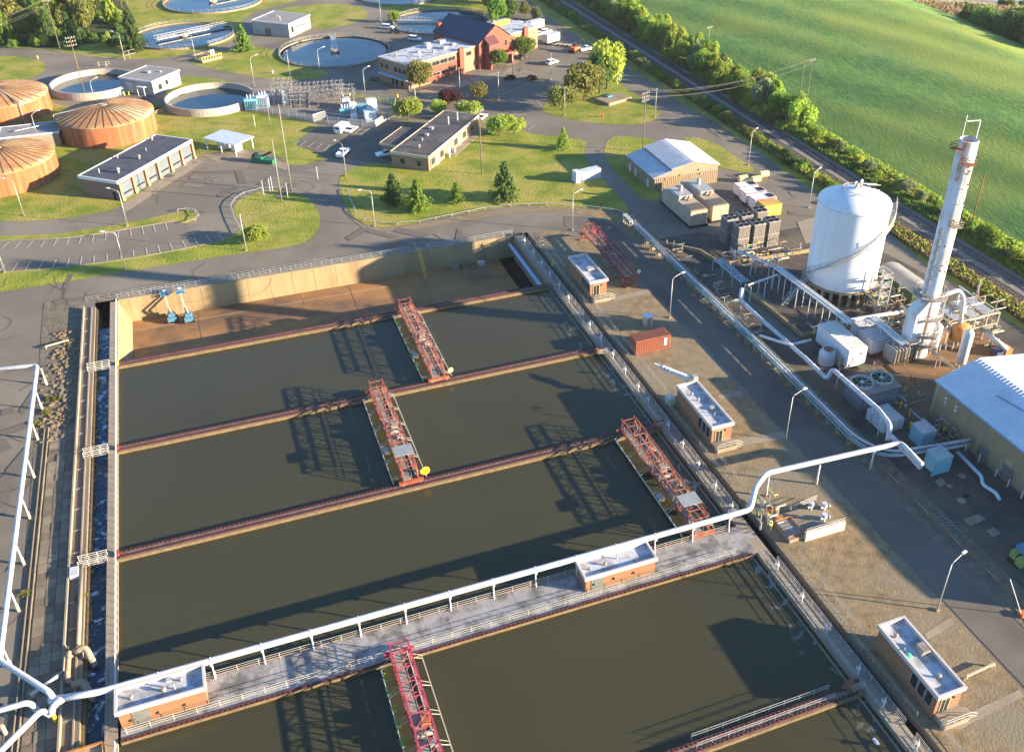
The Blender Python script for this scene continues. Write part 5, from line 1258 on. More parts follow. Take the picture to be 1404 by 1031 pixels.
# ---- process skid
def vessel(label, base, r, h, m, legs=4, lh=1.6, name='vessel'):
    t = E(name, label, 'process vessel', (base.x,base.y,0))
    MB().lathe([(0,lh),(r*.6,lh+.1),(r,lh+.5),(r,lh+h-.5),(r*.7,lh+h-.12),(0,lh+h)], 24, (base.x,base.y)).build('shell', m, t, smooth=True)
    for k in range(legs):
        a = 2*math.pi*k/legs + .5; bar('leg', (base.x+r*.85*math.cos(a),base.y+r*.85*math.sin(a),0), (base.x+r*.85*math.cos(a),base.y+r*.85*math.sin(a),lh+.6), .12, whitep, t)
    bar('nozzle', (base.x,base.y,lh+h-.1), (base.x,base.y,lh+h+.5), .18, whitep, t); bar('nozzle', (base.x+r*.9,base.y,lh+h*.6), (base.x+r*1.5,base.y,lh+h*.6), .14, whitep, t)
    return t
vessel('tall slim white pressure vessel right of the stack, nearest the metal building', P(1316,502), .95, 7.4, white, 4, .5)
vessel('orange stained vessel between the stack and the slim white vessel', P(1290,478), .95, 3.4, mat('stained vessel', (.62,.42,.25), (.50,.28,.13), .8, .6), 4, 1.2)
vessel('wide orange rusty vessel behind the slim white one', P(1309,476), 1.9, 3.6, mat('orange vessel', (.50,.24,.07), (.40,.17,.05), .8, .7), 4, 1.8)
vessel('pale vessel touching the right side of the stack base', P(1277,482), 1.0, 5.2, whitep, 4, 1.0)
sk = E('process_skid', 'tangle of pale pipes, beams and valves on the skid between the stack and the road', 'pipework', P(1310,450))
rr = random.Random(21); o = P(1312,462)
for k in range(60):
    x = o.x - 5 + rr.uniform(0,13); y = o.y - 3 + rr.uniform(0,8); z = rr.uniform(1.2,6.5); L = rr.uniform(1.2,4.5); m_ = rr.choice([whitep, galv, cream, rustm, steelw, white])
    d = rr.choice([Vector((1,0,0)),Vector((0,1,0)),Vector((0,0,1)),Vector((.7,.7,0))]); bar('skid_pipe', (x,y,z), Vector((x,y,z))+d*L, rr.uniform(.06,.2), m_, sk)
for k in range(10):
    x = o.x-5+k%5*2.9; y = o.y-2.5+(k//5)*6.5; bar('skid_column', (x,y,0), (x,y,5.6), .11, galv, sk, 'beam')
for z in (3.2,5.6):
    for k in range(2): bar('skid_beam', (o.x-5,o.y-2.5+k*6.5,z), (o.x+6.6,o.y-2.5+k*6.5,z), .1, cream, sk, 'beam')
    for k in range(5): bar('skid_beam', (o.x-5+k*2.9,o.y-2.5,z), (o.x-5+k*2.9,o.y+4,z), .09, cream, sk, 'beam')
for k in range(3): MB().box(o.x-4+k*3.6,o.x-1.6+k*3.6,o.y-2,o.y+3.6,5.7,5.78).build('deck_grating', galv, sk)
vg = E('valve_cluster', 'cluster of green valves and hoses at the right end of the process skid', 'valves', P(1345,470)); o = P(1343,470); gm = mat('olive green valve', (.14,.20,.10), (.22,.26,.16), 1, .6)
for k in range(34):
    x = o.x + rr.uniform(-2.5,3); y = o.y + rr.uniform(-2.5,4); z = rr.uniform(.6,3.8); d = rr.choice([Vector((1,0,0)),Vector((0,1,0)),Vector((0,0,-.6))])
    bar('valve_pipe', (x,y,z), Vector((x,y,z))+d*rr.uniform(.8,2.2), rr.uniform(.09,.22), rr.choice([gm,gm,steelw,cream]), vg)
    if k % 3 == 0: MB().tube((x,y,z), (x,y,z+.12), .45, 10).build('valve_wheel', gm, vg, None)
pipe('fat white pipe slanting from the valve cluster to the orange bins', [P(1351,457,3.2), P(1382,480,1.6)], .55)
t = E('waste_bin', 'orange and dark blue open bins at the end of the fat white pipe', 'bin', P(1385,490)); o = P(1378,488)
MB().box(o.x,o.x+1.6,o.y,o.y+1.8,.1,1.3).build('bin_body', mat('bin orange', (.60,.17,.04), (.45,.12,.04), 1, .6), t); MB().box(o.x-1.9,o.x-.1,o.y+.2,o.y+1.9,.1,1.1).build('bin_liner', mat('bin blue', (.06,.07,.15), None), t); blk('lid', (o.x+1.0,o.y+2.4,.1), 1.4,1.0,.9, MATS['bin orange'], t)
# ---- boxes and units
def box_unit(label, x0, x1, y0, y1, z0, z1, m, name='cabinet', cat='cabinet', top=None, ribs=0, rm=None, trim=True, vents=0):
    t = E(name, label, cat, ((x0+x1)/2, y0, z0))
    MB().box(x0,x1,y0,y1,z0,z1).build('body', m, t)
    if top or trim: MB().box(x0-.05,x1+.05,y0-.05,y1+.05,z1+.002,z1+.10).build('top_panel', top or m, t)
    for k in range(ribs):
        y = y0 + (y1-y0)*(k+.5)/ribs; MB().box(x0-.04,x1+.04,y-.05,y+.05,z1+.101,z1+.17).build('roof_seam', rm or m, t)
    for k in range(vents): MB().box(x0+.3,x1-.3,y0-.05,y0-.002,z0+.3+k*.45,z0+.6+k*.45).build('louvre', dark, t)
    return t
t = box_unit('long white box unit in front of the big tank trestle', 102.9, 106.9, 117.3, 127.4, .5, 4.1, white, 'container_unit', 'container', top=mat('cream roof', (.62,.57,.48), (.52,.48,.40), .6, .7), ribs=11)
for k in range(6): blk('foot', (103.2+(k%2)*3.4, 118+(k//2)*4.3, 0), .4, .4, .5, conc, t)
Mx = Matrix.Translation((102.9,117.3,0)); door(t, Mx, 'a', .5, 1.3, .6, 2.6, whitep); window(t, Mx, 'a', 2.4, 3.0, 2.9, 3.3)
c = P(1127,503); t = E('small_tank', 'squat white tank with a rusty domed lid beside the long white box', 'tank', (c.x,c.y,0)); MB().lathe([(1.6,0),(1.6,2.3),(1.2,2.8),(0,3.0)], 20, (c.x+1.6,c.y+1)).build('shell', whitep, t, smooth=True); MB().lathe([(.9,2.93),(.9,3.02),(0,3.1)], 16, (c.x+1.6,c.y+1)).build('lid', rustm, t); blk('side_box', (c.x+3.6,c.y-.5,0), 1.3,1.6,2.0, cream, t)
c = P(1193,490); t = box_unit('white louvred generator container with a red skirt beside the stack', c.x, c.x+6.2, c.y, c.y+4.4, .7, 3.4, whitep, 'generator_unit', 'generator', ribs=6, rm=steelw)
MB().box(c.x-.1,c.x+6.3,c.y-.1,c.y+4.5,.1,.68).build('skirt', mat('dark red skirt', (.22,.05,.04), (.12,.06,.05), 1, .7), t)
for k in range(5): MB().box(c.x+.3+k*1.2,c.x+1.3+k*1.2,c.y-.05,c.y-.002,1.0,3.0).build('panel', white, t)
c = P(1176,466); box_unit('white cabinet with a rounded look behind the louvred generator', c.x, c.x+4.2, c.y, c.y+2.6, .1, 2.8, whitep)
# air coolers left of louvred: finned unit
t = E('heat_exchanger', 'grey finned heat exchanger rows in front of the stack base', 'heat exchanger', P(1235,500)); o = P(1224,503)
for k in range(7):
    x = o.x + k*.75; MB().box(x,x+.18,o.y,o.y+3.2,.4,3.6).build('fin', galv, t); bar('header', (x+.09,o.y,.5), (x+.09,o.y,3.4), .16, steelw, t)
bar('header', (o.x-.2,o.y+3.3,3.5), (o.x+5,o.y+3.3,3.5), .2, whitep, t)
# cooling tower
c = P(1184,560); t = E('cooling_tower', 'dark cooling tower with two round fans on its rusty top', 'cooling tower', (c.x,c.y,0))
q1_, q2_, q3_ = P(1184,541,4), P(1236,529,4), P(1155,519,4); x0, y0, x1, y1 = q1_.x, min(q1_.y, q2_.y), q2_.x, q3_.y
MB().box(x0,x1,y0,y1,.1,3.7).build('casing', mat('cooling casing', (.10,.12,.13), (.07,.08,.09), .8, .7), t)
for k in range(16): MB().box(x0-.06,x0-.002,y0+.2+k*(y1-y0-.4)/16,y0+.32+k*(y1-y0-.4)/16,.3,3.5).build('slat', mat('slat grey', (.22,.25,.26), None), t)
for k in range(7): MB().box(x0+.3,x1-.3,y0-.08,y0-.002,.4+k*.45,.6+k*.45).build('louvre', MATS['slat grey'], t)
MB().box(x0-.1,x1+.1,y0-.1,y1+.1,3.702,4.0).build('top_deck', mat('pinkish deck', (.30,.22,.19), (.17,.15,.14), 1.2, .8), t)
for k in (0,1):
    fp = P(*((1182,524) if k == 0 else (1209,518)), 4.3); fx, fy = fp.x, fp.y; fr = 1.9
    MB().lathe([(fr+.15,4.0),(fr+.1,4.5),(fr-.1,4.5),(fr-.15,4.02)], 28, (fx,fy)).build('fan_ring', galv, t); MB().lathe([(0,4.04),(fr-.15,4.04)], 24, (fx,fy)).build('fan_well', dark, t)
    for q in range(8):
        a = 2*math.pi*q/8; MB().quad((fx,fy,4.2),(fx+fr*.9*math.cos(a),fy+fr*.9*math.sin(a),4.15),(fx+fr*.9*math.cos(a+.35),fy+fr*.9*math.sin(a+.35),4.3)).build('fan_blade', mat('fan green', (.14,.22,.16), None), t)
    MB().tube((fx,fy,4.1),(fx,fy,4.45),.4,12).build('fan_hub', galv, t)
c = P(1224,591); box_unit('low grey-white cabinet right of the cooling tower', c.x-2.2, c.x+2.0, c.y, c.y+4.6, .1, 2.0, cabgrey, top=mat('cab top', (.46,.43,.38), (.36,.33,.29), 1, .7), ribs=5)
c = P(1268,613); t = box_unit('teal transformer cabinet beside the pipe bridge to the metal building', c.x-1.0, c.x+1.7, c.y, c.y+3.0, .1, 3.0, tealm, 'transformer_cabinet', 'cabinet', top=mat('pale pink top', (.50,.42,.38), (.34,.33,.32), 1, .6))
c = P(1290,650); t = box_unit('teal cabinet with a yellowish striped top standing free on the dark yard', c.x-1.3, c.x+1.6, c.y, c.y+2.8, .15, 3.2, mat('light teal', (.20,.44,.52), (.16,.37,.45), 1, .5), 'transformer_cabinet', 'cabinet', top=mat('yellow grey top', (.42,.42,.34), (.35,.36,.30), 1, .6), ribs=3)
c = P(1278,652); MB().tube((c.x,c.y,0),(c.x,c.y,2.6),.08,6).tube((c.x,c.y,0),(c.x,c.y,.2),.3,8).build('lamp_stub', tealm, label='thin teal post beside the free-standing teal cabinet', cat='post')
for k, (a, m_) in enumerate((((1240,538),yellow),((1258,545),yellow),((1234,560),yellow),((1246,571),yellow),((1247,587),yellow))):
    p = P(*a); MB().tube(p,p+Vector((0,0,1.3)),.16,8).build('bollard', m_, label='yellow bollard between the cooling tower and the metal building, %s from the top' % ORD[k], cat='bollard', group='yellow bollards in the process yard')
# dark yard details
for k, (a, r) in enumerate((((1319,653),.6),((1325,680),.45),((1302,667),.5),((1318,687),.7))):
    p = P(*a); MB().lathe([(r,.06),(r,.13),(0,.14)], 16, (p.x,p.y)).build('manhole', [conc, dark, conc, conc_l][k], label='round manhole cover on the dark yard, %s from the metal building' % ORD[k], cat='manhole', group='manhole covers of the yard')
for q in (((1281,660),(1291,655),(1298,663),(1288,668)), ((1320,712),(1342,705),(1352,712),(1330,722)), ((1352,728),(1362,723),(1372,732),(1360,737))): region('concrete_pad', px(*q), .09, conc)
pipe('pale blue ground pipe along the wall of the right-hand metal building', [P(1313,620,.9), P(1346,653,.9), P(1347,664,.6), P(1366,676,.9), P(1371,686,.2)], .30, mat('pale blue pipe', (.50,.58,.62), (.42,.50,.55), .8, .5))
t = E('pipe_rails', 'stack of bent pale handrails lying beside the road', 'handrail pile', P(1280,705))
for k in range(6):
    z = .12 + k*.02; a = P(1262+k*4, 697+k*4, z); pts = [a]
    for q in range(1,6): pts.append(P(1262+k*4+q*9, 697+k*4+(0 if q % 2 else 4)+q*2.0, z))
    MB().sweep(pts, .04, 5).build('bent_rail', steelw, t)
# ---- beige generators, dark towers, trailers
def beige(label, near, right, far, H):
    A_, B_, D_ = P(*near), P(*right), P(*far); x0, x1, y0, y1 = A_.x, B_.x, A_.y, D_.y
    t = E('generator_unit', label, 'generator', (x0,y0,0)); MB().box(x0-.3,x1+.3,y0-.3,y1+.3,0,.5).build('skid', dark, t)
    MB().box(x0,x1,y0,y1,.5,H).build('housing', beige_m, t)
    MB().box(x0+.3,x1-.3,y0+.4,y0+4.2,H+.003,H+.08).build('grille', steelw, t)
    for k in range(8): MB().box(x0+.3,x1-.3,y0+.6+k*.45,y0+.75+k*.45,H+.082,H+.14).build('grille_bar', dark, t)
    MB().box(x0+.4,x1-.4,y0+7,y1-3,H+.003,H+.9).build('exhaust_plenum', galv, t)
    for k in range(6): MB().box(x0-.05,x0-.002,y0+1+k*(y1-y0-2)/6,y0+1+(k+.85)*(y1-y0-2)/6,.8,H-.4).build('side_panel', beige_m, t)
    MB().tube(((x0+x1)/2,y1-5,H+.9),((x0+x1)/2,y1-5,H+2.4),.5,12).build('exhaust_stack', galv, t)
    MB().tube(((x0+x1)/2,y0+6,H),((x0+x1)/2+.6,y0+6.5,H+.8),.3,8).build('exhaust_pipe', rustm, t)
    return t
beige_m = mat('beige panels', (.38,.31,.22), (.34,.27,.20), .5, .6)
beige('long beige generator housing in front of the tan gabled building, the left one', (945.6,313), (967,308), (906,279), 4.2)
beige('long beige generator housing in front of the tan gabled building, the right one', (975.5,306), (996,301), (938,268), 4.2)
tw = mat('cooler coil', (.16,.145,.13), (.11,.10,.10), 1.5, .7)
for k, (a, row) in enumerate((((1010,346),'front'),((1031,343),'front'),((1051,339),'front'),((994,336),'back'),((1014,331),'back'),((1035,325),'back'))):
    p = P(*a); s = 2.9; H = 6.0
    t = E('air_cooler', 'dark square air cooler tower, %s of the %s row of three' % (['left','middle','right'][k%3], row), 'air cooler', p, group='air cooler towers beside the yard')
    MB().box(p.x,p.x+s,p.y,p.y+s,.25,H).build('coil', tw, t)
    for q in range(2): MB().box(p.x-.06,p.x+s+.06,p.y-.06,p.y+s+.06,.2+q*2.8,.35+q*2.8).build('frame_band', galv, t)
    MB().box(p.x-.06,p.x+s+.06,p.y-.06,p.y+s+.06,H+.003,H+.2).build('top_frame', galv, t)
    for sx in (.25,.75):
        for sy in (.25,.75): MB().lathe([(.6,H+.21),(.6,H+.35),(.5,H+.35),(.5,H+.22),(0,H+.22)], 12, (p.x+s*sx,p.y+s*sy)).build('fan', dark, t)
    for q in range(7): MB().box(p.x+.1+q*.4,p.x+.26+q*.4,p.y-.04,p.y-.002,.4,H-.2).build('coil_bar', steelw, t)
    for sx in (0,s-.15):
        for sy in (0,s-.15): MB().box(p.x+sx,p.x+sx+.15,p.y+sy,p.y+sy+.15,0,.2).build('foot', steelw, t)
redtrim = mat('red trim', (.55,.05,.06), None, rough=.5)
for k, (a, b_, w_) in enumerate((((1013,270),(1036,264),'farthest'),((1022,279),(1047,272),'middle'),((1034,288),(1061,281),'nearest'))):
    p = P(*a, .8); q = P(*b_, .8); L = q.x - p.x
    t = E('trailer_unit', 'white trailer-mounted unit with red trim beside the yellow box, the %s of three' % w_, 'trailer', (p.x,p.y,0), group='white trailer units with red trim')
    x0, x1, y0, y1 = p.x, p.x+L, p.y, p.y+3.0
    MB().box(x0,x1,y0,y1,.8,3.3).build('body', white, t); MB().box(x0-.03,x1+.03,y0-.03,y0-.002,3.1,3.3).box(x0-.03,x0-.002,y0-.002,y1,3.1,3.3).build('trim', redtrim, t)
    MB().box(x1-1.9,x1-.3,y0+.5,y1-.5,3.302,3.42).build('roof_grille', black, t); MB().box(x0,x1,y0+.2,y1-.2,.5,.79).build('chassis', black, t)
    for sx in (.35,.45):
        for sy in (y0,y1-.25): bar('wheel', (x0+L*sx*1.6,sy,.42), (x0+L*sx*1.6,sy+.25,.42), .42, black, t)
    MB().box(x0+1,x0+2.4,y0-.05,y0-.031,1.3,2.8).box(x0+3,x0+4.4,y0-.05,y0-.031,1.3,2.8).build('side_panel', whitep, t)
    bar('hitch', (x0-1.5,(y0+y1)/2,.5), (x0,(y0+y1)/2,.6), .1, steelw, t, 'beam')
p = P(1047,299); q = P(1069,294); t = box_unit('yellow-ochre box unit beside the nearest white trailer', p.x, q.x, p.y, p.y+3.4, .1, 3.0, mat('ochre box', (.55,.36,.08), (.48,.30,.06), 1, .6), 'equipment_box', 'equipment box')
for k, a in enumerate(((1018,249),(1036,250),(1047,243))):
    p = P(*a); t = E('marker_tank', 'small yellow tank on the verge before the white trailers, %s from the left' % ORD[k], 'small tank', p, group='small yellow tanks')
    MB().tube((p.x-1.2,p.y,.9),(p.x+1.2,p.y,.9),.85,14).build('drum', paint('pale yellow', (.68,.60,.22), .85), t, smooth=False)
    for s in (-.8,.8): blk('cradle', (p.x+s,p.y,.05), .2,1.2,.4, steelw, t)
# white cabinets on the lawn
p = P(790,252); t = E('switch_cabinet', 'white switch cabinets on a pad on the lawn near the path', 'cabinet', p, R(8)); M = lm((p.x,p.y), 10)
MB().box(-.6,8.6,-.6,2.6,.05,.15).build('pad', conc_l, t, M); MB().box(0,1.5,0,2.2,.15,3.0).build('tall_cabinet', cabgrey, t, M); MB().box(1.8,7.6,0,2.2,.15,2.7).build('long_cabinet', whitep, t, M)
for k in range(5): MB().box(1.9+k*1.15,2.9+k*1.15,-.06,-.003,.35,2.5).build('cabinet_door', whitep, t, M)
MB().box(.2,1.3,-.06,-.003,.35,2.8).build('cabinet_door', cabgrey, t, M)
# concrete pad with blue item in the parking island
p = P(841,138); M = lm((p.x,p.y), 20); t = E('tank_cover', 'flat concrete cover slab with a small blue object on the tree island', 'concrete slab', p, R(20)); MB().box(-5,5,-3.2,3.2,.05,.9).build('slab', conc, t, M); MB().box(-1.5,.5,1,2.4,.9,1.3).build('blue_hatch', blue, t, M)
# small red hydrant things and crates on the verge near pipe rack
p = P(286,82); t = E('valve_yard', 'small fenced valve platform with yellow rails on the lawn by the road', 'platform', p); M = lm((p.x,p.y), 30)
MB().box(-4,4,-2.5,2.5,.05,.8).build('slab', conc_l, t, M)
for k in range(8): MB().box(-4+k*1.1,-3.85+k*1.1,-2.5,-2.35,.8,2.0).build('post', yellow, t, M)
MB().box(-4,4,-2.5,-2.4,1.85,2.0).box(-4,4,2.3,2.4,1.85,2.0).build('rail', yellow, t, M)
for x in (1.2,2.2): MB().box(x,x+.5,0,.5,.8,3.0).build('vent_post', whitep, t, M)
# green bins at bottom right edge
p = P(1402,780); t = E('machine', 'lime green machine with a blue top cut off by the right edge', 'machine', p)
MB().box(p.x-.6,p.x+3,p.y,p.y+1.1,.3,1.5).box(p.x-.2,p.x+3,p.y+1.5,p.y+2.6,.3,1.5).build('body', lime, t); MB().box(p.x+.6,p.x+3,p.y+1.0,p.y+2.6,1.5,2.2).build('hood', blue, t); MB().box(p.x-.8,p.x+3,p.y+.2,p.y+2.4,.05,.3).build('base', black, t)

# shell plate seams and stains on the big tank and the stack
for z in (6.2,8.8,11.4,14.0,16.6,19.0): MB().lathe([(tr+.004,z-.03),(tr+.025,z),(tr+.004,z+.03)], 96, tc).build('plate_seam', wt, bpy.data.objects['storage_tank'])
for k in range(10): MB().lathe([(1.64,14+k*2.9),(1.70,14.03+k*2.9),(1.70,14.12+k*2.9),(1.64,14.15+k*2.9)], 32, (X,Y)).build('flange_ring', wch, bpy.data.objects['chimney'])
# small pipework in the tank yard
def clutter(label, area, n, zr, mats_, seed, rmax=.12, lmax=3.5, legs=True):
    r = random.Random(seed); V = [P(*q) for q in area]; cx = sum(v.x for v in V)/len(V); cy = sum(v.y for v in V)/len(V); t = E('small_pipework', label, 'pipework', (cx,cy,0))
    for k in range(n):
        u, v = r.random(), r.random(); p = (V[0]*(1-u)+V[1]*u)*(1-v)+(V[3]*(1-u)+V[2]*u)*v; z = r.uniform(*zr); d = r.choice([Vector((1,0,0)),Vector((0,1,0)),Vector((1,0,0)),Vector((0,1,0)),Vector((0,0,1))]); L = r.uniform(.8,lmax); m_ = r.choice(mats_); rr_ = r.uniform(.04,rmax)
        bar('pipe_piece', (p.x,p.y,z), Vector((p.x,p.y,z))+d*(L if d.z == 0 else min(L,1.5)), rr_, m_, t)
        if legs and k % 2 == 0: bar('leg', (p.x,p.y,0), (p.x,p.y,z), .05, galv, t, 'thin')
        if k % 4 == 0: blk('valve_body', (p.x,p.y,z-.15), .4,.35,.4, r.choice([rustm, galv, yellow, steelw]), t)
pal = [galv, steelw, whitep, MATS['teal pipe'], cream]
clutter('small pipes and valves in the shade below the air coolers', [(985,352),(1060,338),(1110,352),(1040,378)], 70, (.3,2.2), pal, 41)
clutter('pipes and valves between the bund wall and the white box unit', [(1100,452),(1165,445),(1180,470),(1120,470)], 26, (.4,2.0), pal, 42)
clutter('pipes and ladders around the stack base', [(1196,440),(1240,440),(1262,500),(1215,505)], 60, (.5,5.5), pal+[rustm], 43)
clutter('rusty pipes right of the big tank base', [(1180,400),(1228,405),(1240,432),(1190,436)], 46, (.3,4.0), pal+[tan_wall], 44)
clutter('pipes and conduits around the cooling tower', [(1150,505),(1245,505),(1260,560),(1190,580)], 40, (.2,1.4), pal+[rustm], 45)
clutter('valves and pipes below the right metal building wall', [(1255,585),(1300,575),(1320,620),(1280,625)], 34, (.3,2.2), pal+[tealm], 46)
clutter('pipes between the piers of the rack and the yard', [(900,325),(935,345),(1060,470),(1030,468)], 60, (.2,1.2), pal, 47, .09, 2.6)
clutter('valves and posts along the gravel side of the dark channel', [(728,330),(742,330),(775,372),(762,374)], 26, (.3,1.1), pal, 48, .08, 1.6)
clutter('valves and pipes at the junction right of the central walkway', [(1035,690),(1062,690),(1066,730),(1038,735)], 30, (.3,2.0), pal+[rustm, MATS['olive pipe']], 49, .16, 2.0)
for k, (q, a_) in enumerate((((825,483),0),((905,583),1),((1170,940),2))):
    p = P(*q); t = E('drive_head', 'rusty scraper rail drive head at the right end of the %s divider' % ['second','third','bottom right'][k], 'machinery', p)
    blk('gearbox', (p.x-.6,p.y,.05), 1.2, .9, .8, rustm, t); blk('motor', (p.x+.5,p.y+.2,.05), .7,.5,.6, redd, t); bar('shaft', (p.x-1.6,p.y,.4), (p.x+1.2,p.y,.4), .1, steelw, t)
    for j in range(4): bar('rail', (p.x-.9,p.y-.9+.1*j,.3+.22*j), (p.x+1.4,p.y-.7+.1*j,.3+.22*j), .04, galv, t, 'thin')
# ================================================================= LAMPS, POLES, WIRES
def lamp(base, h, arm, label, m=galv, armlen=2.2):
    b_ = P(*base); t = E('street_lamp', label, 'street lamp', b_)
    MB().tube(b_, b_+Vector((0,0,h)), .10, 8, .07).build('pole', m, t, smooth=True); blk('base', b_, .5, .5, .3, conc_l, t)
    if arm is None:
        MB().tube(b_+Vector((0,0,h)), b_+Vector((0,0,h+.25)), .25, 8).build('lamp_head', galv, t); return t
    d = Vector((math.cos(R(arm)), math.sin(R(arm)), 0)); top = b_+Vector((0,0,h))
    MB().sweep([top-Vector((0,0,.4)), top+d*.3+Vector((0,0,.3)), top+d*armlen+Vector((0,0,.8))], .06, 6).build('arm', m, t)
    c = top+d*(armlen+.3)+Vector((0,0,.75)); Mh = Matrix.Translation(c) @ Matrix.Rotation(R(arm), 4, 'Z')
    b = MB().box(-.4,.4,-.17,.17,0,.16); b.box(-.3,.3,-.13,.13,-.08,0); b.build('lamp_head', white, t, Mh); return t
for a in (((785,316),8.9,20,'street lamp standing at the bend of the road beyond the maroon bridge'),
          ((918,436),8.9,10,'street lamp on the near edge of the road beside the orange container'),
          ((1077,603),8.8,10,'street lamp at the end of the footpath of the middle pump house'),
          ((1284.8,836.6),8.6,15,'street lamp on the road edge above the lowest pump house'),
          ((514,310),8.6,170,'street lamp inside the guard rail bend near the four conifers'),
          ((474.6,242),8.6,130,'street lamp at the lower entrance of the small car park'),
          ((172,370),8.6,170,'street lamp in the grass strip below the striped parking'),
          ((338,344),8.8,None,'lamp post near the yellow-green bush on the grass island'),
          ((175,310),8.6,150,'street lamp in the thin grass strip before the garage corner'),
          ((33,296),8.6,150,'street lamp on the lawn in front of the nearest cut-off rusty tank'),
          ((7,374),8.6,150,'street lamp at the left edge of the striped parking'),
          ((501.5,136),9,30,'street lamp between the switchyard and the office'),
          ((349,118),8.8,30,'street lamp right of the raised round tank by the road'),
          ((398,106),8.6,None,'thin lamp post in front of the big clarifier, the left of two'),
          ((439.5,105),8.6,20,'thin lamp post in front of the big clarifier, the right of two'),
          ((523,35),9,170,'street lamp beside the parked white car near the far clarifiers'),
          ((571,154),8.6,150,'street lamp behind the dark-roofed brick building'),
          ((631,131),8.6,None,'lamp post before the striped bays of the office'),
          ((684,138),8.6,None,'lamp post on the planted island of the office car park'),
          ((171,82),8.8,150,'street lamp beside the dark conifer at the top road'),
          ((269,85),8.8,150,'street lamp in front of the lattice-bridge clarifier'),
          ((129.5,137),5.5,40,'short lamp before the left raised round tank'),
          ((54.6,197.5),8.2,40,'street lamp between the rusty tanks'),
          ((774,159),8.6,None,'lamp post at the left side of the tree island'),
          ((898,161),8.6,None,'lamp post at the right tip of the tree island'),
          ((703,108),8.6,None,'lamp post beside the office wing in the car park'),
          ((755.6,110),8.6,None,'lamp post in the middle of the large car park'),
          ((1026,227),9,30,'street lamp by the road behind the white trailers'),
          ((1109,285),9,25,'street lamp on the pad left of the big white tank')): lamp(*a)
def upole(base, h, label, arms=0, m=wood, r=.17, lean=(0,0), trans=0):
    b_ = P(*base); t = E('utility_pole', label, 'utility pole', b_); tp = b_+Vector((lean[0],lean[1],h))
    MB().tube(b_, tp, r, 8, r*.65).build('pole', m, t, smooth=True)
    for k in range(arms):
        c = b_.lerp(tp, 1-.06*(k+.5)); bar('cross_arm', c-Vector((1.3,.5,0)), c+Vector((1.3,.5,0)), .08, m, t, 'beam')
        for s in (-1.2,-.5,.5,1.2): p = c+Vector((s,s*.38,.08)); MB().tube(p,p+Vector((0,0,.35)),.09,6).build('insulator', cabgrey, t)
    for k in range(trans): MB().tube(b_.lerp(tp,.82)+Vector((.45*(k-.5),.3,0)), b_.lerp(tp,.82)+Vector((.45*(k-.5),.3,1.2)), .28, 10).build('transformer_can', cabgrey, t)
    return tp
tops = {}
tops['a'] = upole((117.6,134), 19, 'tall wood pole with insulators in front of the left raised round tank', 3)
tops['b'] = upole((83,71), 18, 'wood pole at the edge of the woods by the top road', 1)
tops['c'] = upole((660.5,239), 17.5, 'tall wood pole on the lawn right of the dark-roofed brick building', 1)
tops['d'] = upole((881,208), 17, 'dark wood pole with crossarms above the tan gabled building', 3, trans=1)
tops['e'] = upole((400,262), 22.5, 'taller of the two pale poles on the guard-railed grass island', 0, paint('weathered pole', (.24,.20,.16), .8))
tops['f'] = upole((386.6,277.6), 16.5, 'shorter of the two pale poles on the guard-railed grass island', 0, MATS['weathered pole'])
tops['g'] = upole((371,174), 9, 'pale pole on the lawn in front of the switchyard', 0, MATS['weathered pole'], .12)
tops['h'] = upole((1091,168.5), 19, 'left of the two tall poles in the belt beyond the tracks', 0)
tops['i'] = upole((1100.5,172.5), 20, 'right of the two tall poles in the belt beyond the tracks', 1)
tops['j'] = upole((1330,315), 15, 'rust brown pole beyond the tracks right of the stack', 0, rustm)
tops['k'] = upole((969,84), 12, 'T-topped pole among the trees beyond the tracks', 1, MATS['weathered pole'])
tops['l'] = upole((1273,399), 8, 'thin rusty pole on the verge behind the process skid', 0, rustm, .1)
def stub(base, h, label, group=None, m=None):
    p = P(*base); MB().tube(p, p+Vector((0,0,h)), .07, 6).build('thin_post', m or cabgrey, label=label, cat='post', group=group)
for k, q in enumerate(((362,268),(371,265),(374,262),(395,272),(350,174),(436,246))): stub(q, 4 if k < 4 else 3.5, 'thin white post among the poles on the grass, %s from the left' % ORD[k], 'thin white posts on the grass')
def wires(label, p, q, offs, sag=2.5, r=.018):
    t = E('power_line', label, 'power line', p)
    for o in offs:
        pts = []
        for k in range(13): f = k/12; c = p.lerp(q, f)+Vector(o); c.z -= sag*4*f*(1-f); pts.append(c)
        b = MB()
        for a, c in zip(pts, pts[1:]): b.tube(a, c, r, 4, cap=False)
        b.build('wire', steelw, t)
O3 = ((-1,-.4,0),(0,0,.3),(1,.4,0),(0,0,-1.4),(.6,.2,-1.4))
wires('power lines from the dark pole over the road to the poles beyond the tracks', tops['d'], tops['i'], O3)
wires('power lines leaving the wood pole at the woods toward the left edge', tops['b'], P(-150,60,14), ((-1,0,0),(0,0,.3),(1,0,-1),(0,0,-2)))
wires('faint line between the lawn pole and the car park poles', tops['c'], tops['e'], ((0,0,0),(0,0,-1.2)))
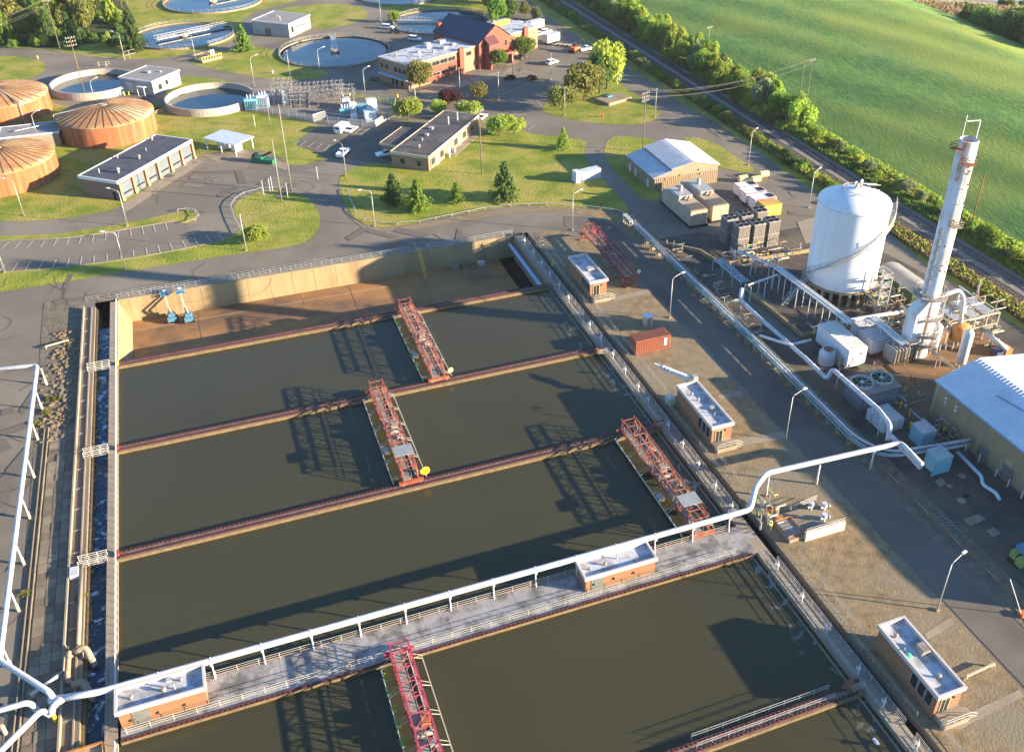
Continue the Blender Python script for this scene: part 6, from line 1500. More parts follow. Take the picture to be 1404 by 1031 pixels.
# cone posts at the right edge
p = P(1401,844); t = E('sign_mast', 'thin white mast leaning left beside the barrier rail at the right edge', 'mast', p)
bar('mast', p, P(1379,774,9.0) if False else p+Vector((-3.2,1.2,7.0)), .07, white, t, 'thin'); blk('marker_base', p, .9,.9,.6, MATS['bin orange'], t)
t = E('barricade', 'long yellow timber barricade on the gravel right of the lowest pump house', 'barricade', P(1330,925)); a = P(1325,927,.7); b_ = P(1364,909,.7); bar('plank', a, b_, .12, cream, t, 'beam')
for f in (.02,.98): c = a.lerp(b_, f); bar('leg', (c.x-.3,c.y,0.05), c, .06, cream, t, 'beam'); bar('leg', (c.x+.3,c.y,.05), c, .06, cream, t, 'beam')
t = E('barricade', 'pale timber barricade on the dirt strip near the top of the left channel', 'barricade', P(78,478)); a = P(62,475,.6); b_ = P(94,466,.6); bar('plank', a, b_, .12, cream, t, 'beam')
for f in (.02,.98): c = a.lerp(b_, f); bar('leg', (c.x,c.y,0.05), c, .08, cream, t, 'beam')
# ================================================================= SWITCHYARD
sy = E('fence', 'chain link fence with posts around the switchyard', 'fence', P(440,165))
meshm = bpy.data.materials.new('chain link'); meshm.use_nodes = True; MATS['chain link'] = meshm
N = meshm.node_tree.nodes; L = meshm.node_tree.links; pb = N['Principled BSDF']; pb.inputs['Base Color'].default_value = (.45,.45,.43,1); pb.inputs['Alpha'].default_value = .45
fpts = [(330,148),(352,153),(385,158),(430,168),(447,163),(450,170),(480,174),(515,176),(540,160),(543,145),(520,140),(455,126)]
V = [P(*q) for q in fpts]
for p, q in zip(V, V[1:]):
    MB().quad(p, q, q+Vector((0,0,2.3)), p+Vector((0,0,2.3))).build('chain_link_panel', meshm, sy)
    bar('top_rail', p+Vector((0,0,2.35)), q+Vector((0,0,2.35)), .05, galv, sy, 'thin'); n = max(1, int((q-p).length/2.8))
    for k in range(n): bar('post', p.lerp(q,k/n), p.lerp(q,k/n)+Vector((0,0,2.5)), .07, galv, sy, 'thin')
region('switchyard_gravel', px((332,147),(385,156),(430,166),(450,168),(515,174),(539,159),(541,146),(520,141),(455,128),(400,118),(345,122)), .062, ballast)
bus = mat('bus steel', (.25,.235,.215), (.17,.155,.14), 1, .7)
def rack(label, c, nx, ny, sx, sy_, H, m=bus, ang=0):
    t = E('bus_structure', label, 'switchgear frame', c, R(ang)); M = lm((c.x,c.y), ang); W = lambda x,y,z: M @ Vector((x,y,z))
    for i in range(nx+1):
        for j in range(ny+1): bar('column', W(i*sx,j*sy_,0), W(i*sx,j*sy_,H), .09, m, t, 'beam')
    for z in (H*.55, H*.8, H):
        for j in range(ny+1): bar('beam', W(-.8,j*sy_,z), W(nx*sx+.8,j*sy_,z), .07, m, t, 'beam')
        for i in range(nx+1): bar('beam', W(i*sx,-1.4,z), W(i*sx,ny*sy_+1.4,z), .07, m, t, 'beam')
    for i in range(nx*2):
        for j in range(ny):
            x, y = (i+.5)*sx/2, (j+.5)*sy_; bar('insulator', W(x,y,H*.55), W(x,y,H*.55+.9), .14, cabgrey, t); bar('switch_arm', W(x-.5,y-1,H*.8), W(x+.4,y+1,H+.7), .08, m, t, 'beam')
    return t
pA = P(403,150); rack('dense rusty steel bus structure in the middle of the switchyard', P(400,150), 6, 2, 2.7, 4.2, 5.2, ang=-6)
rack('taller steel bus structure left of the middle in the switchyard', P(376,148), 2, 1, 3.0, 4.5, 7.6, ang=-6)
rack('small steel bus structure beside the teal transformers', P(468,152), 1, 1, 4.2, 4.0, 6.6, ang=-6)
def transformer(label, c, s, m=tealm, H=3.4):
    t = E('transformer', label, 'transformer', c, R(-8)); M = lm((c.x,c.y), -8)
    MB().box(-s,s,-s*.6,s*.6,.2,H).build('tank', m, t, M)
    for k in range(6): MB().box(-s+.2+k*s*.33,-s+.3+k*s*.33,-s*.6-.5,-s*.6-.003,.6,H-.5).build('radiator_fin', m, t, M)
    for k in range(3): MB().tube((-s*.5+k*s*.5,0,H),(-s*.5+k*s*.5,0,H+1.2),.14,8).build('bushing', cabgrey, t, M)
    MB().box(-s*.5,s*.5,s*.1,s*.5,H+.002,H+.5).build('conservator', m, t, M)
transformer('teal transformer at the far left of the switchyard', P(346,150), 2.0)
transformer('grey-blue transformer beside the left bus structure', P(362,148), 1.8, paint('grey blue', (.38,.48,.54), .8), 4.0)
transformer('teal transformer under the small bus structure', P(474,160), 1.6, tealm, 2.6)
for k, (q, s, m_, H) in enumerate((((392,143),.9,white,4.2),((485,158),1.0,white,3.8),((497,157),1.3,tealm,3.0),((510,152),1.5,cabgrey,3.6),((508,166),1.7,paint('pale teal', (.42,.52,.54), .8),3.2),((486,166),.9,cabgrey,2.0),((475,146),1.2,cabgrey,2.6))):
    p = P(*q); box_unit('%s equipment cabinet in the switchyard, %s from the left' % (['tall white','tall white','teal','grey','large pale teal','small grey','grey'][k], ORD[k]), p.x-s, p.x+s, p.y-s*.8, p.y+s*.8, .1, H, m_, group=None) if False else tag(box_unit('%s equipment cabinet in the switchyard, %s in order from the left' % (['tall white','tall white','teal','grey','large pale teal','small grey','grey'][k], ORD[k]), p.x-s, p.x+s, p.y-s*.8, p.y+s*.8, .1, H, m_), group='switchyard cabinets')
# other fences
def plain_fence(label, pts, h=1.3, m=steelw, panel=None, sp=2.6):
    V = [P(*q) for q in pts]; t = E('fence', label, 'fence', V[0])
    for p, q in zip(V, V[1:]):
        for z in (h*.5,h): bar('rail', p+Vector((0,0,z)), q+Vector((0,0,z)), .05, m, t, 'thin')
        n = max(1,int((q-p).length/sp))
        for k in range(n): bar('post', p.lerp(q,k/n), p.lerp(q,k/n)+Vector((0,0,h+.1)), .08, m, t, 'beam')
plain_fence('low wooden fence between the rusty tank and the right raised round tank', [(208,160),(222,155),(236,148)], 1.2, paint('pale wood', (.5,.4,.28), .8), sp=1.6)
plain_fence('white swing gate across the top road, closed', [(136,92),(146,92),(152,91)], 1.6, walkr, sp=2)
plain_fence('chain link gate by the dark conifer at the top road', [(171,83),(178,80),(187,78)], 2.6, galv, sp=1.5)
plain_fence('wire fence along the tracks side of the plant road', [(760,25),(800,52),(850,86),(900,114),(960,158),(1010,190)], 1.2, wood, sp=9)
# ================================================================= VEHICLES
def vehicle(kind, label, px_, ang, paintm, name='parked_car', cat='car', s=1.0):
    c = P(*px_, .06); t = E(name, label, cat, c, R(ang)); M = Matrix.Translation(c) @ Matrix.Rotation(R(ang), 4, 'Z')
    S = {'sedan':(4.7,1.85), 'suv':(4.8,1.95), 'pickup':(5.8,2.0), 'van':(6.0,2.1), 'box':(7.5,2.4)}[kind]; L, W = S; L*=s
    prof = {'sedan':[(-L/2,.35),(L/2,.35),(L/2,.75),(L*.28,.95),(-L*.42,1.0),(-L/2,.85)],
            'suv':[(-L/2,.4),(L/2,.4),(L/2,.9),(L*.27,1.1),(-L/2,1.15)],
            'pickup':[(-L/2,.5),(L/2,.5),(L/2,1.05),(L*.24,1.2),(-L/2,1.15)],
            'van':[(-L/2,.4),(L/2,.4),(L/2,1.0),(L*.4,1.25),(L*.28,2.4),(-L/2,2.45)],
            'box':[(-L/2,.6),(L/2,.6),(L/2,1.4),(L*.4,1.5),(L*.33,2.3),(L*.2,2.3),(L*.2,1.0),(-L/2,1.0)]}[kind]
    b = MB(); b.profile(prof, -W/2, W/2)
    if kind == 'pickup': b.box(-L/2,-L*.08,-W/2,-W/2+.12,1.15,1.35).box(-L/2,-L*.08,W/2-.12,W/2,1.15,1.35).box(-L/2,-L/2+.1,-W/2+.12,W/2-.12,1.15,1.35)
    b.build('body', paintm, t, M)
    W2 = W*.44
    cab = {'sedan':[(L*.22,.96),(L*.08,1.42),(-L*.22,1.42),(-L*.38,.98)],'suv':[(L*.22,1.1),(L*.10,1.68),(-L*.44,1.72),(-L*.49,1.15)],'pickup':[(L*.2,1.17),(L*.10,1.78),(-L*.10,1.8),(-L*.13,1.17)]}.get(kind)
    if cab:
        MB().profile(cab[::-1], -W2, W2).build('cabin_glass', glass, t, M)
        (x1,z1),(x2,z2) = cab[1], cab[2]; MB().box(x2+.02,x1-.02,-W2+.02,W2-.02,min(z1,z2)-.01,max(z1,z2)+.06).build('roof', paintm, t, M)
    elif kind == 'van':
        MB().quad((L*.395,-W2,1.3),(L*.395,W2,1.3),(L*.29,W2,2.25),(L*.29,-W2,2.25)).build('windscreen', glass, t, M @ Matrix.Translation((.03,0,.02)))
        MB().box(-L/2-.03,-L/2-.003,-W*.35,W*.35,1.5,2.1).build('rear_window', glass, t, M)
        for s_ in (-1,1): MB().box(L*.17,L*.29,min(s_*(W/2+.003),s_*(W/2+.03)),max(s_*(W/2+.003),s_*(W/2+.03)),1.4,2.0).build('side_window', glass, t, M)
    else: MB().box(-L/2,L*.17,-W/2-.05,W/2+.05,1.05,3.1).build('cargo_box', white, t, M); MB().quad((L*.405,-W2,1.55),(L*.405,W2,1.55),(L*.335,W2,2.25),(L*.335,-W2,2.25)).build('windscreen', glass, t, M @ Matrix.Translation((.03,0,.02)))
    for sx in (-.31,.31):
        for sy_ in (-W/2+.06,W/2-.06):
            w_ = MB().tube((L*sx,sy_-.13,.36),(L*sx,sy_+.13,.36),.36,14).build('wheel', black, t, M); MB().tube((L*sx,sy_-.14,.36),(L*sx,sy_+.14,.36),.2,10).build('rim', galv, w_, M)
    for sy_ in (-W*.36,W*.36): MB().box(L/2+.002,L/2+.04,sy_-.16,sy_+.16,.62,.8).build('headlight', cabgrey, t, M); MB().box(-L/2-.04,-L/2-.002,sy_-.12,sy_+.12,.7,.9).build('tail_light', redtrim, t, M)
    return t
cw = mat('white car paint', (.78,.79,.80), None, rough=.25, spec=.6); ck = mat('black car paint', (.03,.03,.035), None, rough=.2, spec=.6); cs = mat('silver car paint', (.5,.52,.54), None, rough=.3, metal=.4)
vehicle('van', 'tall white van parked in the small car park beside the switchyard', (470,180), 50, cw, 'parked_van', 'van')
vehicle('sedan', 'white sedan parked right next to the tall white van', (482,180), 50, cw)
vehicle('pickup', 'white pickup driving in the lower part of the small car park', (471,213), 58, cw, 'pickup_truck', 'pickup')
vehicle('pickup', 'white pickup parked at the left end of the dark-roofed brick building', (530,214), 185, cw, 'pickup_truck', 'pickup')
vehicle('sedan', 'white car at the far right corner of the dark-roofed brick building', (661,163), 50, cw)
vehicle('suv', 'white SUV alone in the large car park right of the office', (757,88), 25, cw)
vehicle('suv', 'white car parked by the lamp near the far clarifiers', (532,40), -35, cw)
vehicle('pickup', 'black pickup parked right of the white car near the far clarifiers', (545,46), -20, ck, 'pickup_truck', 'pickup')
vehicle('suv', 'white car parked close behind the office roof at the left', (569,56), -40, cw)
vehicle('pickup', 'white pickup parked beside the truck trailers behind the car park', (737,50), 20, cw, 'pickup_truck', 'pickup')
vehicle('suv', 'white SUV parked behind the white pickup by the trailers', (749,46), 25, cw)
vehicle('pickup', 'white pickup beside the excavator', (804,70), 10, cw, 'pickup_truck', 'pickup')
vehicle('suv', 'dark car partly behind the tree island crown', (800,93), -20, ck)
vehicle('sedan', 'silver car under the small tree by the office wing', (714,72), 40, cs)
vehicle('sedan', 'dark car under the small tree by the office wing', (716,80), 40, ck)
for k, (q, L_) in enumerate((((702,46),10),((718,48),9),((733,42),8),((756,60),6.5))):
    c = P(*q); M = lm((c.x,c.y), 25); t = E('box_trailer', 'white box trailer parked behind the office, %s from the left' % ORD[k], 'trailer', c, R(25), group='white box trailers')
    MB().box(-L_/2,L_/2,-1.3,1.3,.9,3.7).build('box_body', white, t, M); MB().box(-L_/2-.03,L_/2+.03,-1.33,1.33,3.702,3.8).build('roof', whitep, t, M); MB().box(-L_/2,L_/2,-1,1,.5,.89).build('chassis', black, t, M)
    for sx in (-.3,-.18,.32): MB().tube((L_*sx,-1.3,.5),(L_*sx,1.3,.5),.48,12).build('wheel', black, t, M)
c = P(788,72); t = E('excavator', 'orange and dark excavator parked by the barrier behind the car park', 'excavator', c, R(30)); M = lm((c.x,c.y), 30)
for s in (-1,1): MB().box(-1.8,1.8,s*1.1-.3,s*1.1+.3,.05,.8).build('track', black, t, M)
MB().box(-1.6,1.3,-1.2,1.2,.9,2.0).build('body', mat('bin orange', None) if False else MATS['bin orange'], t, M); MB().box(.2,1.4,.1,1.1,2.0,3.0).build('cab', glass, t, M)
MB().sweep([(1.2,-.3,1.6),(3.4,-.3,4.2),(5.2,-.3,3.0)], .22, 6).build('boom', black, t, M); MB().tube((5.2,-.3,3.0),(5.4,-.3,1.0),.18,6).build('stick', black, t, M); MB().box(4.9,5.8,-.8,.2,.3,1.0).build('bucket', steelw, t, M)
t = E('barrier', 'low pale concrete barrier in front of the excavator', 'barrier', P(775,62))
for k in range(5): p = P(763+k*6, 63+k*.5); blk('barrier_block', p, 1.8, .5, .8, conc_l, t, .3)
olive_bin = paint('olive bin', (.10,.12,.04), .8)
for k in range(3):
    p = P(509+k*4, 111); MB().box(p.x-.5,p.x+.5,p.y-.5,p.y+.5,.1,1.3).build('bin', olive_bin, label='dark green wheeled bin beside the office end wall, %s from the left' % ORD[k], cat='bin', group='green bins at the office')
# small site things
for k, (q, m_) in enumerate((((545,134),yellow),((826,161),redtrim),((52,81),yellow),((374,101),white),((410,102),redtrim),((641,134),yellow),((824,282),redtrim),((919,366),rustm))):
    p = P(*q); t = E('hydrant', ['yellow hydrant by the switchyard road corner','red hydrant by the tree island road','yellow hydrant at the tip of the left lawn','small white marker drum near the big clarifier','small red valve on the grass near the big clarifier','yellow hydrant on the office planting bed','red valve at the corner of the generator yard','rusty red valve beside the pipe rack'][k], 'hydrant', p)
    MB().tube(p,p+Vector((0,0,.9)),.22,8).build('barrel', m_, t); MB().tube(p+Vector((-.35,0,.6)),p+Vector((.35,0,.6)),.1,6).build('outlet', m_, t); MB().lathe([(.22,.9),(.15,1.05),(0,1.1)], 8, (p.x,p.y)).build('bonnet', m_, t)
A_, B_, C_ = P(1252,402,3.2), P(1206,367,3.2), P(1233,360,3.2); sw = max(5, C_.x - B_.x)
t = E('shed', 'low dark green shed with a pale curved roof between the tank and the tracks', 'shed', (A_.x, A_.y, 0)); gw = mat('green shed wall', (.04,.075,.035), None)
MB().box(A_.x, A_.x+sw, A_.y, B_.y, .06, 3.1).build('wall', gw, t)
prof = [(A_.x-.2+ (sw+.4)*k/8, 3.1+.9*math.sin(math.pi*k/8)) for k in range(9)]
MB().profile(prof[::-1], A_.y-.2, B_.y+.2).build('roof', mat('pale shed roof', (.27,.26,.24), (.20,.19,.175), .5, .7), t)
for k in range(20): 
    y = A_.y + (B_.y-A_.y)*k/20; b = MB()
    for q, q2 in zip(prof, prof[1:]): b.quad((q[0],y,q[1]+.03),(q2[0],y,q2[1]+.03),(q2[0],y+.12,q2[1]+.05),(q[0],y+.12,q[1]+.05))
    b.build('roof_rib', MATS['pale shed roof'], t)
p = P(1205,366); region('loading_pad', px((1093,305),(1118,297),(1125,330),(1105,335)), .08, conc_l)
# ================================================================= VEGETATION
def leafmat(name, c1, c2, vary=.3):
    m = mat(name, c1, c2, .6, .75, vary=vary, lo=.3, hi=.7, coords='pos'); b = m.node_tree.nodes['Principled BSDF']
    b.inputs['Transmission Weight'].default_value = 0
    N = m.node_tree.nodes; L = m.node_tree.links; tr = N.new('ShaderNodeBsdfTranslucent'); mx = N.new('ShaderNodeMixShader'); mx.inputs[0].default_value = .55
    src = b.inputs['Base Color'].links[0].from_socket; L.new(src, tr.inputs['Color'])
    out = [n for n in N if n.type == 'OUTPUT_MATERIAL'][0]; L.new(b.outputs[0], mx.inputs[1]); L.new(tr.outputs[0], mx.inputs[2]); L.new(mx.outputs[0], out.inputs[0]); return m
LF = {'mid': leafmat('mid green leaves', (.14,.235,.03), (.23,.33,.05)), 'yellow': leafmat('yellow green leaves', (.26,.34,.04), (.38,.44,.07)), 'dark': leafmat('dark green leaves', (.07,.14,.035), (.125,.20,.05)),
      'silver': leafmat('silver green leaves', (.18,.23,.10), (.29,.33,.16)), 'plum': leafmat('plum leaves', (.10,.025,.03), (.06,.02,.025)), 'olive': leafmat('olive leaves', (.20,.20,.045), (.29,.27,.07)), 'straw': leafmat('straw stems', (.30,.23,.10), (.20,.18,.07))}
def leaves(seed, shape, nclump, per, lf=.34):
    """unit crown: centre at z=0..1, radius 1; leaf-sized faces on scattered clumps"""
    r = random.Random(seed); v = []; f = []
    def leaf(p, s, up=None):
        a = Vector((r.gauss(0,1), r.gauss(0,1), r.gauss(0,1))).normalized(); b = a.orthogonal().normalized(); c = a.cross(b)
        n = len(v); v.extend([tuple(p-b*s-c*s*.5), tuple(p+b*s-c*s*.5), tuple(p+b*s*.6+c*s), tuple(p-b*s*.6+c*s)]); f.append((n,n+1,n+2,n+3))
    if shape == 'round':
        cl = []
        while len(cl) < nclump:
            p = Vector((r.uniform(-1,1), r.uniform(-1,1), r.uniform(-1,1)))
            if .35 < p.length < 1 and (p.z > -.75): cl.append((Vector((p.x*.78, p.y*.78, .52+p.z*.40)), r.uniform(.20,.42)))
        for c, cr in cl:
            for _ in range(per):
                d = Vector((r.gauss(0,1), r.gauss(0,1), r.gauss(0,1))).normalized(); leaf(c + Vector((d.x*cr, d.y*cr, d.z*cr*.7)) * r.uniform(.75,1.05), lf*r.uniform(.14,.26))
    elif shape == 'poplar':
        for k in range(nclump):
            z = r.uniform(.05,.98); w_ = .55*math.sin(math.pi*min(1,z*.75+.2)); a = r.uniform(0,6.28); q = r.uniform(.3,1)*w_
            c = Vector((q*math.cos(a), q*math.sin(a), z)); cr = r.uniform(.14,.26)
            for _ in range(per):
                d = Vector((r.gauss(0,1), r.gauss(0,1), r.gauss(0,1))).normalized(); leaf(c+Vector((d.x*cr,d.y*cr,d.z*cr*.6)), lf*r.uniform(.12,.22))
    elif shape == 'conifer':
        for k in range(nclump):
            z = (k/nclump)**.9*.97+.03; w_ = (1-z)*.95+.06; nb = max(5, int(10*(1-z)+4)); w_ *= r.uniform(.72,1.15)
            for j in range(nb):
                a = 6.28*j/nb + r.uniform(-.3,.3); ln = w_*r.uniform(.55,1.2)
                for q in range(per):
                    t_ = r.uniform(.12,1); p = Vector((math.cos(a)*ln*t_ , math.sin(a)*ln*t_, z - .10*t_ + .08*t_*t_)) + Vector((r.gauss(0,.04),r.gauss(0,.04),r.gauss(0,.012))); leaf(p, lf*r.uniform(.10,.20))
    elif shape == 'shrub':
        for k in range(nclump):
            a = r.uniform(0,6.28); q = math.sqrt(r.random())*.85; c = Vector((q*math.cos(a), q*math.sin(a), r.uniform(.1,.75)*(1-q*q*.6))); cr = r.uniform(.2,.35)
            for _ in range(per):
                d = Vector((r.gauss(0,1), r.gauss(0,1), abs(r.gauss(0,1)))).normalized(); leaf(c+d*cr, lf*r.uniform(.14,.26))
    elif shape == 'reed':
        for k in range(nclump*per):
            a = r.uniform(0,6.28); q = math.sqrt(r.random()); p = Vector((q*math.cos(a), q*math.sin(a), 0)); h = r.uniform(.5,1); w_ = .03; d = Vector((r.gauss(0,.12), r.gauss(0,.12), h)); a2 = r.uniform(0,3.14); s = Vector((math.cos(a2)*w_, math.sin(a2)*w_, 0))
            n = len(v); v.extend([tuple(p-s), tuple(p+s), tuple(p+d+s*.6), tuple(p+d-s*.6)]); f.append((n,n+1,n+2,n+3))
    return v, f
SH = {}
for nm, sh, n, nc, per, lf in (('round','round',5,34,95,.24),('poplar','poplar',4,40,80,.22),('conifer','conifer',3,18,20,.27),('shrub','shrub',4,16,70,.33),('bigshrub','shrub',3,28,100,.22),('reed','reed',3,10,30,1)):
    SH[nm] = [leaves(100*k+len(nm)*7, sh, nc, per, lf) for k in range(n)]
CM = {}
def crown_mesh(sh, k, tone):
    key = (sh, k % len(SH[sh]), tone)
    if key not in CM:
        v, f = SH[sh][key[1]]; me = bpy.data.meshes.new('crown'); me.from_pydata(v, [], f); me.materials.append(LF[tone]); me.update(); CM[key] = me
    return CM[key]
TRK = MB().tube((0,0,0), (0,0,1), 1, 7, .55).mesh('trunk', bark)
def limb_mesh():
    b = MB(); r = random.Random(9)
    for k in range(6): a = k*1.05; b.tube((0,0,.1*k/6), (.6*math.cos(a), .6*math.sin(a), .45+.06*k), .045, 5, .015)
    return b.mesh('limbs', bark)
LMB = limb_mesh()
rv = random.Random(77)
def tree(x, y, h, w_, sh, tone, label, group=None, z=0.0, name=None, trunk=True, cat='tree'):
    t = E(name or {'round':'broadleaf_tree','poplar':'poplar_tree','conifer':'conifer_tree','shrub':'shrub','bigshrub':'shrub','reed':'reed_clump'}[sh], label, cat, (x,y,z), group=group)
    cb = {'round':.14,'poplar':.08,'conifer':.06,'shrub':0,'bigshrub':0,'reed':0}[sh]*h
    a = rv.uniform(0,6.28)
    put('crown', crown_mesh(sh, rv.randrange(9), tone), t, Matrix.Translation((x,y,z+cb)) @ Matrix.Rotation(a, 4, 'Z') @ Matrix.Diagonal((w_, w_*rv.uniform(.85,1.1), h-cb, 1)))
    if trunk:
        put('trunk', TRK, t, Matrix.Translation((x,y,z)) @ Matrix.Diagonal((.022*h+.05, .022*h+.05, h*(.85 if sh == 'conifer' else .6), 1)))
        if sh == 'round': put('limbs', LMB, t, Matrix.Translation((x,y,z+h*.3)) @ Matrix.Diagonal((w_, w_, h*.6, 1)))
    return t
def ptree(pxy, h, w_, sh, tone, label, **k): p = P(*pxy); return tree(p.x, p.y, h, w_, sh, tone, label, **k)
# named single trees
for a in (((335,70),9.5,5.2,'conifer','mid','blue-green conifer standing before the pale flat building and the clarifier'),
          ((185,72),16,5.5,'conifer','dark','big dark conifer beside the lamp at the top road'),
          ((100,66),13,4.5,'conifer','dark','dark tree at the roadside just right of the wood pole'),
          ((576,124),9.5,5.0,'round','olive','olive-brown tree at the near corner of the office'),
          ((617,146),5,4.2,'round','plum','dark plum coloured tree behind the brick building'),
          ((560,165),6.5,4.4,'round','yellow','yellow-green tree at the back left of the dark-roofed brick building'),
          ((601,156),4.0,3.0,'round','yellow','small yellow-green tree half hidden behind the dark roof'),
          ((645,163),5.0,4.4,'round','yellow','yellow-green tree behind the right end of the dark roof'),
          ((657,137),5.2,3.6,'round','olive','round olive tree on the planted island before the office'),
          ((684,94),6.5,3.4,'round','mid','green tree on the office forecourt'),
          ((719,80),7.5,4.6,'round','mid','green tree at the right end of the office wing'),
          ((684,187),6.0,3.8,'round','yellow','left of the two small bright trees on the lawn edge by the road'),
          ((706,184),5.2,3.8,'round','yellow','right of the two small bright trees on the lawn edge by the road'),
          ((772,205),6.5,2.7,'conifer','mid','small conifer alone near the path junction'),
          ((801,138),11.5,6.2,'round','olive','broad olive-green tree on the tree island'),
          ((832,122),15,6.6,'round','yellow','tallest bright green tree on the tree island'),
          ((822,128),12,5,'round','dark','darker tree between the two large ones on the tree island'),
          ((770,152),7.5,5.2,'round','olive','low spreading tree at the left end of the tree island'),
          ((540,279),8.0,4.2,'conifer','dark','leftmost of the conifers on the lawn above the guard rail'),
          ((573,289),8.5,4.6,'conifer','mid','second conifer from the left above the guard rail, the widest'),
          ((626,278),5.5,2.8,'conifer','mid','smallest conifer on the lawn above the guard rail'),
          ((693,274),10.5,4.6,'conifer','dark','tallest conifer on the lawn, rightmost of the row'),
          ((352,332),3.8,3.4,'round','yellow','yellow-green bush on the guard-railed grass island'),
          ((540,32),4.5,2.4,'round','yellow','small yellow-green tree at the rim of the far clarifier')): ptree(*a)
for k, (q, w_) in enumerate((((700,441 and 109),2.2),((729,110),2.0))): ptree(q, 1.6, w_, 'shrub', 'plum', 'low dark red shrub on the planted island of the large car park, %s one' % ['left','right'][k], group='dark red shrubs in the car park', trunk=False, cat='shrub')
ptree((212,150),1.6,2.2,'shrub','yellow','yellow flowering shrub beside the right raised round tank', trunk=False, cat='shrub')
# woods at the top left
idx = 0; tones = ['mid','yellow','mid','dark','olive','mid','silver']
desc = {'mid':'mid green','yellow':'yellow-green','dark':'dark green','olive':'olive green','silver':'silvery green','plum':'plum'}
rows = [(56,-15,82),(44,-20,125),(30,-20,160),(14,-20,168),(-4,-20,172),(-24,-10,178),(-48,0,200)]
for ri, (py, xa, xb) in enumerate(rows):
    x = xa; k = 0
    while x < xb:
        p = P(x + rv.uniform(-5,5), py + rv.uniform(-4,4)); tone = rv.choice(tones); sh = rv.choice(['round','round','poplar','round','conifer']) if ri < 4 else 'round'
        h = rv.uniform(10,15); tree(p.x, p.y, h, h*.40, sh, tone, '%s %s in the upper left woods, row %s, %s from left' % (desc[tone], {'round':'tree','poplar':'upright tree','conifer':'conifer'}[sh], ORD[ri], ORD[k]), group='trees of the upper left woods')
        x += 12.5 + rv.uniform(0,6); k += 1
region('forest_floor', px((-60,60),(70,66),(110,62),(150,58),(180,56),(186,30),(170,0),(190,-40),(-60,-60)), .04, mat('forest floor', (.035,.05,.015), (.07,.08,.03), .2, .95))
ub = sorted([(rv.uniform(-10,186), rv.uniform(20,66) if k < 30 else rv.uniform(50,66)) for k in range(46)])
for k, q in enumerate(ub):
    p = P(*q); tree(p.x, p.y, rv.uniform(2.5,5), rv.uniform(2,3.4), 'bigshrub', rv.choice(['mid','dark','yellow']), 'low understorey bush in the upper left woods, %s from the left' % ORD[k], group='understorey bushes of the upper left woods', trunk=False, cat='shrub')
# trees at the top centre right of the far clarifier
for k, (q, h, tone) in enumerate((((672,16),13,'mid'),((690,20),12,'yellow'),((682,34),10,'mid'),((700,30),9,'dark'),((662,4),13,'dark'),((703,8),12,'mid'),((690,-4),14,'yellow'),((640,2),9,'dark'),((720,24),6,'olive'),((735,28),5,'silver'))):
    ptree(q, h, h*.42, 'round', tone, '%s tree in the clump behind the office wing, %s from the clarifier' % (desc[tone], ORD[k]), group='trees behind the office wing')
# belt between the tracks and the field (runs from far to the two poles)
def belt(n, y0, y1, xa, xb, hs, names, label, group, shapes, tones_, sort=True, cat='tree', trunk=True, wr=(.36,.5)):
    ys_ = sorted([y0 + (y1-y0)*(i+.5)/n + rv.uniform(-1.5,1.5) for i in range(n)])
    for k, y in enumerate(ys_):
        x = rv.uniform(xa, xb) + max(0, y-300)*.03; h = rv.uniform(*hs); tone = rv.choice(tones_); sh = rv.choice(shapes)
        tree(x, y, h, h*rv.uniform(*wr), sh, tone, label % (desc.get(tone,'dry'), ORD[k]), group=group, trunk=trunk, cat=cat)
belt(58, 226, 455, 161.8, 166, (5,9.5), None, '%s tree on the field side of the tracks, %s from the poles', 'front trees beyond the tracks', ['round','round','poplar'], ['yellow','mid','yellow','mid','silver'], wr=(.38,.52))
belt(50, 232, 470, 166.5, 172, (5,9.5), None, '%s tree at the edge of the hill field, %s counting away', 'back trees beyond the tracks', ['round','round','poplar'], ['yellow','mid','yellow','yellow'], wr=(.36,.5))
belt(46, 228, 440, 160.4, 162.5, (2,4.5), None, '%s shrub under the trees beyond the tracks, %s counting away', 'low shrubs beyond the tracks', ['shrub','bigshrub'], ['mid','yellow','olive'], cat='shrub', trunk=False, wr=(.8,1.2))
belt(44, 112, 228, 161.8, 164, (1.2,2.4), None, '%s shrub in the low hedge beyond the tracks, %s from the right edge', 'hedge shrubs beyond the tracks', ['shrub','bigshrub'], ['mid','yellow','mid','dark'], cat='shrub', trunk=False, wr=(.9,1.3))
belt(20, 128, 235, 164.5, 167.5, (2,4.2), None, '%s bush behind the hedge beyond the tracks, %s from the stack', 'taller hedge bushes beyond the tracks', ['round','bigshrub'], ['mid','yellow','silver'], cat='shrub', trunk=False, wr=(.6,.8))
# shrubs between the plant road and the tracks
belt(30, 176, 262, 147.6, 149.8, (1.5,3.2), None, '%s shrub between plant road and tracks, %s from the big tank', 'shrubs between road and tracks', ['bigshrub','shrub','round'], ['mid','dark','olive','yellow'], cat='shrub', trunk=False, wr=(.6,.9))
belt(34, 262, 430, 146.8, 149.6, (1.5,3.6), None, '%s shrub far along the plant side of the tracks, %s counting away', 'far shrubs between road and tracks', ['bigshrub','shrub','round'], ['mid','silver','yellow','olive'], cat='shrub', trunk=False, wr=(.6,.9))
